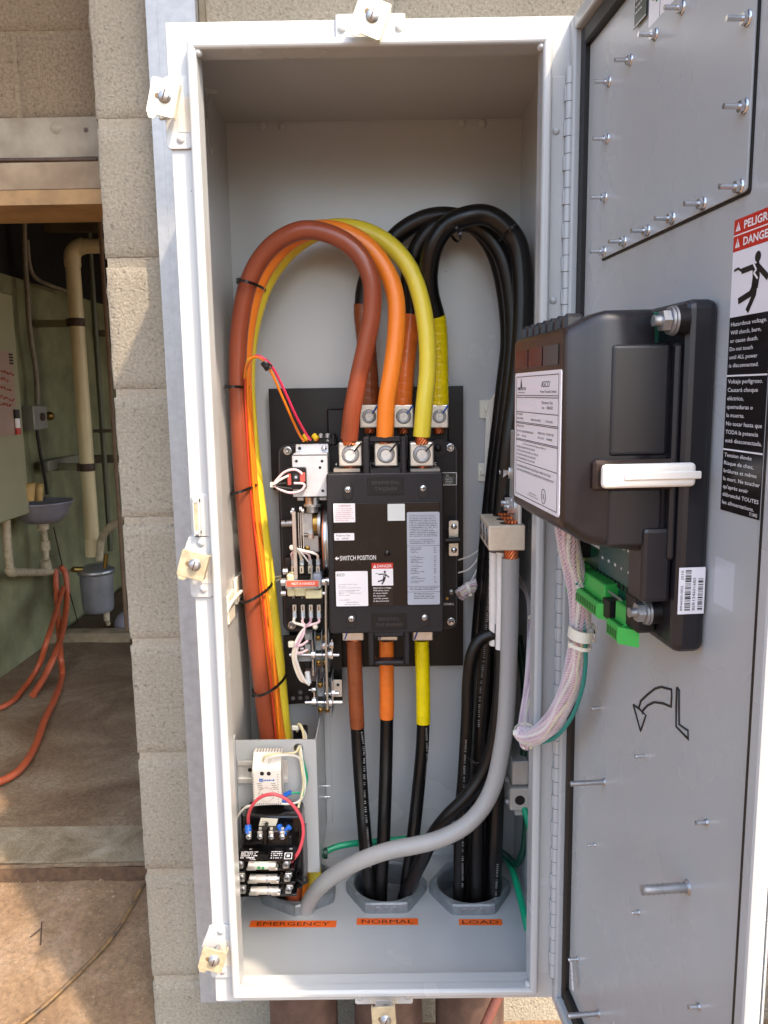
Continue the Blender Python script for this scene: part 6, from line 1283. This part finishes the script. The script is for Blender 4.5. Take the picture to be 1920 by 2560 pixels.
b = MB(PRB); a = pxr(648, 1947, 658, 1955, TY-.0005); b.box((a[0], TY-.0006, a[1]), (a[2], TY-.0002, a[3])); b.use(WPLA); q0, q1 = Vector((a[0]+.001, TY-.0009, a[1]+.001)), Vector((a[2]-.001, TY-.0009, a[3]-.001)); b.tube([q0, (q0+q1)/2+Vector((-.001, 0, .002)), (q0+q1)/2+Vector((.001, 0, -.002)), q1], .0005, 4); b.use(PRB); q = P(660, 1953, TY-.0006); b.scrib(q.x, q.z, TY-.0006, .0215, .0038); obj('maker_mark', b, TH)
b = MB(MATS['vent shade'])
for s_, u0 in ((0, 640), (1, 675)):
    for k in range(4): a0 = P(u0+k*(1.5 if not s_ else 2)+2, 1960+k*4.5, TY-.0005); b.box((a0.x, TY-.0006, a0.z), (a0.x+.0095, TY-.0001, a0.z+.0011))
obj('vent_slots', b, TH)
q = P(666, 1986, TY-.0004); b = MB(WPLA); b.cyl(q, q+Vector((0, -.0022, 0)), .0135, seg=36); b.use(mat('dial pink line', 'c08a84', .5)); ring_ = [q+Vector((.0145*math.cos(2*math.pi*k/36), -.0003, .0145*math.sin(2*math.pi*k/36))) for k in range(36)]; b.tube(ring_, .0003, 4, closed=True); b.use(MATS['vent shade']); R_ = Matrix.Translation(q) @ Matrix.Rotation(rad(12), 4, 'Y'); b.box((-.010, -.0028, -.0012), (.010, -.0022, .0012), 0, R_)
for k in range(7): an = rad(-30+k*40); b.box(q+Vector((.0155*math.cos(an)-.0004, -.0004, .0155*math.sin(an)-.0004)), q+Vector((.0155*math.cos(an)+.0010, -.0002, .0155*math.sin(an)+.0010)))
obj('dial', b, TH)
TWG = 'thin wires on the bracket'
def tw(lab_, pts, r_, m_, name='control_wire'): return cable(name, lab_, pts, r_, m_, TWG, 8, cat='wire')
tw('upper cream wire from the thermostat to the bracket hole', [(658, 1902, .20), (664, 1890, .195), (690, 1885, .20), (720, 1884, .215), (740, 1880, .225), (747, 1868, .24)], 3.2, WCRM)
tw('lower cream wire from the thermostat to the bracket hole', [(672, 1905, .20), (680, 1893, .195), (705, 1888, .20), (735, 1889, .215), (748, 1895, .22), (752, 1905, .225)], 3.2, WWHT)
tw('cream wire dropping from the bracket hole to the fuse block', [(748, 1864, .25), (751, 1890, .225), (755, 1925, .22), (759, 1955, .22), (755, 1985, .215), (748, 2010, .21), (742, 2035, .20), (728, 2036, .19), (712, 2046, .185), (700, 2065, .18)], 3.4, WCRM)
tw('white wire dropping beside the green one on the bracket', [(751, 1864, .25), (754, 1890, .228), (759, 1925, .223), (763, 1955, .223), (759, 1985, .218), (746, 2004, .21), (720, 2010, .205), (690, 2009, .20), (640, 2012, .20), (612, 2020, .20), (594, 2042, .205), (580, 2066, .215)], 3.2, WWHT)
tw('green wire bowing out beside the white wires on the bracket', [(752, 1880, .235), (758, 1905, .228), (765, 1930, .226), (767, 1950, .226), (760, 1975, .22), (756, 1990, .215)], 3.4, CGRN)
tw('short green wire to the blue crimp beside the thermostat', [(750, 1982, .218), (740, 1982, .215), (726, 1983, .212)], 3.0, CGRN)
for u0, v0, u1, v1, lab_ in ((711, 1988, 728, 1980, 'upper blue crimp terminal right of the thermostat'), (708, 2002, 722, 2001, 'lower blue crimp terminal right of the thermostat')):
    b = MB(BLUEC); b.cyl(P(u0, v0, .212), P(u1, v1, .212), .0048, seg=12); solo('crimp_terminal', b, lab_, 'crimp', group='blue crimp terminals')
tw('short green wire ending in a blue crimp on the transformer', [(738, 2035, .205), (732, 2050, .19), (724, 2066, .18)], 3.6, CGRN)
tw('red wire looping over the thermostat and fuse block', [(621, 2062, .165), (621, 2040, .155), (630, 2015, .145), (648, 1995, .14), (672, 1986, .135), (695, 1988, .135), (722, 2003, .135), (745, 2030, .135), (757, 2060, .135), (757, 2095, .135), (746, 2130, .135), (728, 2155, .14)], 4.6, WRED)
tw('white wire pair bowing out above the bracket', [(743, 1828, .33), (746, 1812, .32), (752, 1815, .31), (758, 1830, .29), (761, 1852, .262)], 4, WCRM); tw('white wire bending over the top edge of the bracket', [(738, 1822, .34), (748, 1818, .33), (758, 1826, .31), (764, 1838, .29), (765, 1856, .265)], 4, WWHT)
b = MB(NYLON); b.box(P(737, 1820, .32)-Vector((.006, .004, .004)), P(740, 1820, .32)+Vector((.007, .004, .005)), .001); solo('cable_tie', b, 'small white tie knotted round the wires above the bracket', 'cable tie', group='pale nylon ties')
b = MB(BLKP); pbox(b, 733, 1826, 766, 1852, .33, .36, .002); solo('wire_duct', b, 'small black block behind the top edge of the bracket', 'block')
# control transformer with fuse blocks
TR_ = thing('control_transformer', 'glossy black control transformer with three fuses at the front', 'transformer', P(665, 2240, .18))
b = MB(PHEN); pplate(b, 604, 2020, 762, 2150, BRY-.010, BRY-.001, .004, .001); b.use(STEEL)
for u, v in ((615, 2033), (753, 2032)): q = P(u, v, BRY-.010); b.cyl(q, q+Vector((0, -.002, 0)), .0075, seg=16); b.cyl(q+Vector((0, -.002, 0)), q+Vector((0, -.007, 0)), .0048, seg=6, smooth=False)
b.use(mat('slot shade', '3e3c3b', .5)); pplate(b, 642, 2027, 724, 2033, BRY-.0104, BRY-.0101, .003); obj('mounting_foot', b, TR_)
b = MB(PHEN); pplate(b, 612, 2040, 755, 2225, .175, BRY-.010, .008, .004); obj('core', b, TR_)
b = MB(mat('side plate steel', '6d6b6c', .4, .3)); q = P(752, 2060, .18); b.box((q.x+.001, .19, P(750, 2215, .18).z), (q.x+.005, .236, q.z-.03), .001); obj('side_plate', b, TR_)
b = MB(mat('cream sticker', 'cfc8b4', .4)); a0, a1, a2, a3 = P(652, 2045, .172), P(695, 2047, .172), P(687, 2074, .168), P(645, 2073, .168); b.add([a0, a1, a2, a3], [[3, 2, 1, 0]]); b.add([a0+Vector((0, .001, 0)), a1+Vector((0, .001, 0)), a2+Vector((0, .001, 0)), a3+Vector((0, .001, 0))], [[0, 1, 2, 3]]); b.use(PRK)
for k in range(3): q = P(656+k, 2055+k*5, .1695-.0012*k); b.scrib(q.x, q.z, q.y-.0004, .012, .0022)
obj('label', b, TR_)
b = MB(PHEN); pbox(b, 607, 2078, 660, 2112, .150, .185, .002); pbox(b, 668, 2078, 724, 2112, .150, .185, .002); pbox(b, 658, 2074, 667, 2112, .144, .185, .001); pbox(b, 605, 2092, 730, 2118, .152, .186, .002)
for k in range(16): pbox(b, 610+k*7, 2100, 612+k*7, 2112, .1494, .1502)
obj('terminal_block', b, TR_)
for u in (622, 650, 678, 706):
    b = MB(TIN); pbox(b, u-6, 2080, u+6, 2098, .146, .150, .0008); screwhead(b, P(u, 2092, .146), .0058, ZINC); b.use(TIN); pbox(b, u-3, 2070, u+4, 2082, .152, .156, .0005); obj('terminal_screw', b, TR_)
b = MB(BLUEC); b.cyl(P(620, 2062, .158), P(621, 2084, .150), .0062, seg=12); b.cyl(P(698, 2064, .165), P(706, 2084, .152), .0058, seg=12); b.cyl(P(724, 2067, .165), P(710, 2084, .152), .0058, seg=12); b.use(mat('crimp barrel', '2f7be0', .35)); b.cyl(P(620, 2070, .1555), P(620.5, 2074, .1535), .0065, seg=12); obj('blue_crimps', b, TR_)
# sloped maker plate
b = MB(PHEN); xA, xB = P(586, 2130, .13).x, P(732, 2130, .13).x
zA, zB = P(650, 2122, .145).z, P(650, 2152, .120).z
b.add([(xA+.008, .148, zA), (xB-.002, .148, zA), (xB+.004, .118, zB), (xA, .118, zB), (xA+.008, .235, zA), (xB-.002, .235, zA), (xB+.004, .235, zB), (xA, .235, zB)], [[3, 2, 1, 0], [0, 1, 5, 4], [1, 2, 6, 5], [3, 0, 4, 7], [2, 3, 7, 6]])
b.use(mat('slot black', '050505', .6)); cxm = (xA+xB)/2; b.add([(cxm-.006, .1475, zA-.002), (cxm+.008, .1475, zA-.002), (cxm+.009, .1185, zB+.002), (cxm-.007, .1185, zB+.002)], [[3, 2, 1, 0]])
# lettering lying on the slope
sl_ = math.atan2(.148-.118, zA-zB); Ms = Matrix.Translation((0, .1176, zB)) @ Matrix.Rotation(-sl_, 4, 'X') @ Matrix.Translation((0, -.0004, 0)); hh = math.hypot(.03, zA-zB); b.use(PRW)
b.text('X1', cxm-.030, hh*.86, 0, .0035, M=Ms); b.text('X2', cxm+.048, hh*.86, 0, .0035, M=Ms)
for k in range(4): b.scrib(xA+.012, hh*(.66-.14*k), 0, .032-.004*(k % 2), .003, Ms); b.scrib(cxm+.014, hh*(.66-.14*k) if k < 3 else hh*.2, 0, .022, .003, Ms)
b.text('UL', cxm-.026, hh*.12, 0, .0065, .012, M=Ms, bold=.05)
s0, s1 = cxm+.040, hh*.14
for a_, c_, s_ in ((0, 0, .015),): 
    for q0, q1 in (((s0, s1), (s0+.015, s1+.0016)), ((s0, s1+.0134), (s0+.015, s1+.015)), ((s0, s1+.0016), (s0+.0016, s1+.0134)), ((s0+.0134, s1+.0016), (s0+.015, s1+.0134)), ((s0+.0045, s1+.0045), (s0+.0105, s1+.0105))): b.add([Ms @ Vector((q0[0], 0, q0[1])), Ms @ Vector((q1[0], 0, q0[1])), Ms @ Vector((q1[0], 0, q1[1])), Ms @ Vector((q0[0], 0, q1[1]))], [[0, 1, 2, 3]])
obj('maker_plate', b, TR_)
for k, (va, dx) in enumerate(((2163, 0), (2196, 3), (2226, 6))):
    yk = .118+.004*k; b = MB(PHEN); pbox(b, 588+dx, va-13, 728+dx, va+15, yk+.012, .235, .002); pbox(b, 586+dx, va+10, 735+dx, va+16, yk+.004, .20, .001)
    for u in (612, 658, 702): pbox(b, u+dx-2, va-14, u+dx+2, va+10, yk+.001, yk+.02, .0006)
    o = obj('fuse_holder', b, TR_)
    b = MB(TIN); b.cyl(P(622+dx, va, yk), P(638+dx, va, yk), .0082, seg=18); b.cyl(P(673+dx, va, yk), P(690+dx, va, yk), .0082, seg=18); b.use(CHIP if k else mat('green white fuse body', 'c9d6c4', .3)); b.cyl(P(638+dx, va, yk), P(673+dx, va, yk), .0076, seg=18)
    b.use(PRG if k == 0 else PRK); q = P(645+dx, va+2, yk); 
    b.use(PRG if k == 0 else STEEL)
    if k == 0: b.box(q+Vector((0, -.0082, -.001)), q+Vector((.006, -.0076, .004))); b.box(q+Vector((.008, -.0082, -.002)), q+Vector((.013, -.0076, .003)))
    else: b.cyl(P(664+dx, va, yk), P(668+dx, va, yk), .0086, seg=18); b.cyl(P(690+dx, va, yk), P(696+dx, va, yk), .005, seg=12); b.scrib(q.x, q.z, q.y-.0078, .01, .003)
    obj('fuse', b, o)
    for u0, u1 in ((616, 640), (672, 694)): b = MB(TIN); pbox(b, u0+dx, va+8, u1+dx, va+14, yk-.004, yk+.012, .001); obj('fuse_clip', b, o)
    for u0, u1 in ((590, 612), (706, 726)):
        b = MB(TIN); pbox(b, u0+dx, va-2, u1+dx-4, va+10, yk, yk+.012, .002); pbox(b, u0+dx+3, va-12, u1+dx, va-2, yk+.003, yk+.012, .0015); screwhead(b, P((u0+u1)/2+dx, va-3, yk-.0005), .0065, STEEL, True, True); obj('line_terminal', b, o)
b = MB(BNYL); b.tube(spline([P(738, 2196, .17), P(758, 2190, .165), P(768, 2200, .165), P(760, 2208, .165), P(742, 2200, .17)], 6), .0025, 7); obj('loose_loop', b, TR_)
# heater strip edge along the left wall
b = MB(mat('wall strip', 'c9c6bf', .4)); 
for u, v0, v1 in ((573, 1940, 1960), (574, 2000, 2030)): a = PX(u, v0, -W2+.004); b.box((-W2+.0034, a.y, a.z-.05), (-W2+.0044, a.y+.02, a.z), 0)
obj('wall_clip', b, BRK)

# ================================================================== CONTROLLER ON THE DOOR
CT = thing('door_controller', 'black controller housing bolted to the inside of the open door', 'controller', (.30, -.02, .80), frame=DOORM)
CBK = mat('satin black housing', '1b1a1e', .30, nscale=8, namt=.1, bump=.15, bscale=900, bdist=.0005); CBR = mat('brown black housing face', '2a1d18', .30, nscale=8, namt=.1, bump=.15, bscale=900, bdist=.0005)
b = MB(CBK); HB = .036
zt_, zb_ = 1.172, .797
b.box((.150, -HB, zb_), (.452, -.0005, zt_), .010, seg=3); obj('base_housing', b, CT)
# main body lofted: (h, t0, t1, z0, z1)
b = MB(CBK)
def loft(secs, mb, r_=.014, n_=5, cap=True):
    vs = []
    for h_, t0, t1, z0_, z1_ in secs:
        for cx, cz, a0 in ((t1-r_, z1_-r_, 0), (t0+r_, z1_-r_, 90), (t0+r_, z0_+r_, 180), (t1-r_, z0_+r_, 270)):
            for k in range(n_+1): a = rad(a0+90*k/n_); vs.append((cx+r_*math.cos(a), -h_, cz+r_*math.sin(a)))
    N = 4*(n_+1); mb.add(vs, [[i*N+j, i*N+(j+1) % N, (i+1)*N+(j+1) % N, (i+1)*N+j] for i in range(len(secs)-1) for j in range(N)], True)
    if cap: mb.add(vs[-N:], [list(range(N))])
loft([(HB+.001, .155, .436, .905, 1.130), (.061, .160, .436, .905, 1.130), (.063, .160, .436, .906, 1.164), (.112, .175, .437, .914, 1.163), (.124, .185, .436, .917, 1.160), (.133, .195, .432, .921, 1.156), (.146, .208, .430, .931, 1.149), (.152, .214, .428, .934, 1.146)], b, .012)
obj('main_housing', b, CT)
b = MB(CBR); loft([(.1515, .2135, .4285, .9335, 1.1465), (.1535, .2155, .4270, .9355, 1.1445), (.1545, .2185, .4240, .9385, 1.1415)], b, .010); obj('face_rim', b, CT)
# raised chute on the end face
b = MB(CBK); b.box((.430, -.108, 1.012), (.4395, -.045, 1.128), .008, seg=3); b.box((.430, -.108, .914), (.4392, -.048, .978), .008, seg=3); b.box((.402, -.070, .853), (.4440, -.0375, .935), .005, seg=2)
b.box((.4365, -.044, .90), (.4490, -.0365, 1.128), .003)
obj('end_ribs', b, CT)
# fluted top shoulder
b = MB(CBK)
for k in range(7): b.box((.232+k*.028, -.150, 1.139), (.243+k*.028, -.128, 1.162), .004)
obj('shoulder_ribs', b, CT)
# indicator windows
for k, c in enumerate(('3a1512', '43120f', '2c2624')):
    b = MB(mat('window tint %d' % k, c, .15)); t0 = .228+k*.062; b.box((t0, -.1556, 1.109), (t0+.056, -.1547, 1.131), .0004); obj('indicator_window', b, CT)
# label
b = MB(LABW); LA, LB, LC, LD_ = .2285, .4225, .9455, 1.1035; yl = -.1560
b.rplate(LA, LC, LB, LD_, yl, yl+.0012, .004, 3); b.use(PRK); lw_, lh_ = LB-LA, LD_-LC
def LP(fx, fz): return LA+lw_*fx, LD_-lh_*fz
def line(x0_, z0_, x1_, z1_, t=.0004):
    a_, c_ = LP(x0_, z0_), LP(x1_, z1_); b.box((a_[0]-t, yl-.0003, min(a_[1], c_[1])-t), (c_[0]+t, yl-.0001, max(a_[1], c_[1])+t))
line(.04, .03, .96, .03); line(.04, .03, .04, .97); line(.96, .03, .96, .97); line(.04, .97, .96, .97)
for z_ in (.175, .19, .305, .385, .395, .52, .53, .70): line(.04, z_, .96, z_)
def LT(t_, fx, fz, h_, w_=None, bold=0, align='L'): x_, z_ = LP(fx, fz); b.text(t_, x_, z_, yl-.0003, h_*lh_, w_*lw_ if w_ else None, align, bold=bold)
LT('EMERSON', .07, .135, .026, .20, .02); LT('Network Power', .08, .158, .013, .17); x_, z_ = LP(.16, .10); b.add([(x_-.0035, yl-.0003, z_), (x_, yl-.0003, z_+.010), (x_+.0035, yl-.0003, z_), (x_, yl-.0003, z_-.004)], [[0, 1, 2, 3]])
LT('ASCO', .62, .115, .045, .17, .06); LT('®', .80, .085, .014); LT('Power Transfer Switch', .60, .155, .020, .32)
LT('Factory Set', .64, .235, .022, .22); LT('to:   60HZ', .64, .270, .022, .22)
LT('RATINGS', .06, .330, .017, .14); LT('400 AMPS', .06, .365, .017, .16); LT('480V 50-60HZ', .40, .365, .017, .22); LT('3 PHASE', .72, .365, .017, .14)
LT('PRODUCT DATA', .06, .425, .017, .18); LT('CAT. NO.  E00ATS03040000XGXF', .06, .465, .017, .40); LT('EDM      1012576', .06, .500, .017, .24); LT('SERIAL NO. 1070027 RE', .56, .455, .017, .32); LT('S/O. NO.   1404085', .56, .490, .017, .30)
LT('For Proper Installation & Operation Refer to:', .22, .560, .017, .52); LT('WIRING DIAGRAM DWG NO. 970743', .06, .592, .017, .44); LT('OUTLINE & MOUNTING DWG NO. 970735-001', .06, .622, .017, .52); LT('INSTALLATION MANUAL NO. 381333-400', .06, .652, .017, .46); LT('CONTROLLER MANUAL NO. 381333-400', .06, .682, .017, .44)
LT('NO USER SERVICEABLE PARTS OR SETTINGS UNDER THIS COVER', .06, .745, .018, .78); LT('COVER SHOULD BE REMOVED BY QUALIFIED SERVICE TECHNICIAN ONLY', .06, .778, .018, .84)
LT('MADE IN MEXICO', .38, .925, .012, .17); LT('ASCO POWER TECHNOLOGIES', .35, .945, .012, .24)
x_, z_ = LP(.70, .90); b.tube([Vector((x_+.0085*math.cos(a), yl-.0002, z_+.0085*math.sin(a))) for a in [2*math.pi*k/20 for k in range(20)]], .0004, 4, closed=True); b.text('UL', x_, z_-.003, yl-.0003, .006, .008, 'C', bold=.04)
tag(obj('rating_label', b, CT), 'large white data label on the controller', None)
# white handle stowed on the end
b = MB(WPLA); 
zc = .993; b.box((.4500, -.122, zc-.0125), (.4605, -.022, zc+.0125), .0048, seg=3); b.box((.4590, -.100, zc-.004), (.463, -.018, zc+.004), .001); obj('stowed_handle', b, CT)
b = MB(CBR); b.box((.4372, -.128, zc-.016), (.4495, -.040, zc+.016), .003); obj('handle_recess', b, CT)
# spring nuts
for t_, z_, in ((.449, 1.150), (.412, .834)):
    b = MB(ZINC); q = Vector((t_, -HB-.012, z_)); b.use(BLKP); b.cyl(q+Vector((0, .012, 0)), q, .014, seg=16); b.use(STEEL); b.cyl(q, q+Vector((0, -.0025, 0)), .0150, seg=24); b.cyl(q+Vector((0, -.003, 0)), q+Vector((0, -.0055, 0)), .014, seg=24); b.cyl(q+Vector((0, -.006, 0)), q+Vector((0, -.014, 0)), .0112, seg=6, smooth=False); bolt(b, q, (0, -1, 0), .0058, .022, STEEL, False, False); obj('housing_bolt', b, CT)
b = MB(PCB); b.box((.385, -.046, 1.105), (.387, -.0365, 1.165)); obj('edge_board', b, CT)
# circuit board under the housing
b = MB(PCB); b.box((.160, -.042, .822), (.376, -.040, .935)); b.use(PCB2); b.box((.245, -.0445, .845), (.372, -.0425, .912)); b.use(PRK)
for k in range(15): b.box((.178+k*.013, -.0435, .836), (.184+k*.013, -.0422, .843))
b.use(PRW)
for k in range(5): b.box((.205+k*.0085, -.0445, .872), (.2085+k*.0085, -.0422, .912))
for k in range(5): b.scrib(.252+k*.022, .888, -.0447, .014, .006); b.scrib(.255+k*.022, .862, -.0447, .006, .004)
b.use(REDP); b.box((.188, -.050, .918), (.200, -.0422, .926)); b.use(TIN); b.box((.204, -.052, .908), (.222, -.0422, .922), .001); obj('circuit_board', b, CT)
for a_, c_, bv in (((.165, -.068, .852), (.205, -.040, .890), .002), ((.376, -.060, .808), (.410, -.0365, .850), .003), ((.313, -.064, .802), (.337, -.042, .826), .001)):
    b = MB(BLKP); b.box(a_, c_, bv); obj('black_connector', b, CT)
b = MB(BLKP); b.cyl((.168, -.056, .902), (.196, -.056, .902), .010, seg=14); obj('round_capacitor', b, CT)
b = MB(TIN)
for k in range(8): b.cyl((.305+k*.0060, -.046, .823), (.307+k*.0060, -.056, .833), .0012, seg=6)
obj('connector_pins', b, CT)
def gterm(t0, t1, zc_, npin, nm):
    b = MB(GRNT); b.box((t0, -.060, zc_-.006), (t1, -.040, zc_+.018), .0015); b.box((t0-.003, -.070, zc_-.024), (t1+.003, -.052, zc_-.004), .002)
    b.add([(t1+.003, -.070, zc_-.024), (t1+.003, -.052, zc_-.024), (t1+.022, -.052, zc_-.024), (t1+.003, -.070, zc_-.004), (t1+.003, -.052, zc_-.004), (t1+.022, -.052, zc_-.004)], [[0, 1, 2], [3, 5, 4], [0, 2, 5, 3], [1, 4, 5, 2]])
    b.use(mat(nm, '0e5a1a', .5)); n_ = npin
    for k in range(n_): q = t0+(t1-t0)*(k+.5)/n_; b.box((q-.0028, -.0704, zc_-.020), (q+.0028, -.0698, zc_-.010)); b.cyl((q, -.064, zc_-.0032), (q, -.064, zc_-.0042), .0024, seg=8)
    return b
b = gterm(.186, .210, .824, 2, 'terminal slot a'); b2 = MB(GRNT); obj('green_terminal', b, CT)
b = gterm(.218, .308, .822, 10, 'terminal slot b'); obj('green_terminal', b, CT)
b = gterm(.346, .378, .812, 4, 'terminal slot c'); obj('green_terminal', b, CT)
b = MB(mat('yellow plug', 'd3bf62', .4)); b.box((.172, -.052, .832), (.183, -.040, .850), .001); obj('yellow_plug', b, CT)
# barcode label on the base, facing out along the door's free edge
b = MB(LABW); xq = .4526
za, zb2_ = D(1687, 1413, .036).z+.002, D(1741, 1511, .036).z-.024
z0_, z1_ = .842, .893; y0_, y1_ = -.033, -.004
b.box((xq-.0003, y0_, z0_), (xq+.0004, y1_, z1_)); b.use(PRK); rr = random.Random(9)
for ya, yb2 in ((-.026, -.0195), (-.0115, -.006)):
    z = z0_+.004
    while z < z1_-(.012 if ya > -.02 else .004): h_ = rr.choice((.0005, .0005, .001, .0014)); b.box((xq+.0004, ya, z), (xq+.0006, yb2, z+h_)); z += h_+rr.choice((.0005, .0008, .0012))
Mv = Matrix(((0, -1, 0, xq+.0006), (0, 0, -1, 0), (1, 0, 0, 0), (0, 0, 0, 1)))
# text running upward on the +x face: local x -> world z, local z -> world -y(=left in view)... built by hand
def vtext(t_, y_, z_, h_, w_):
    mb = MB(PRK); mb.text(t_, 0, 0, 0, h_, w_); b.use(PRK)
    b.add([(xq+.0007, y_-v.z, z_+v.x) for v in mb.v], mb.f)
vtext('BER1346016B5', -.0145, z0_+.004, .0032, .036); vtext('894000-002    J010', -.0282, z0_+.004, .0028, .044)
tag(obj('barcode_label', b, CT), 'white barcode label on the lower corner of the housing', None)

for o in bpy.data.objects:
    if '_t' in o: del o['_t']
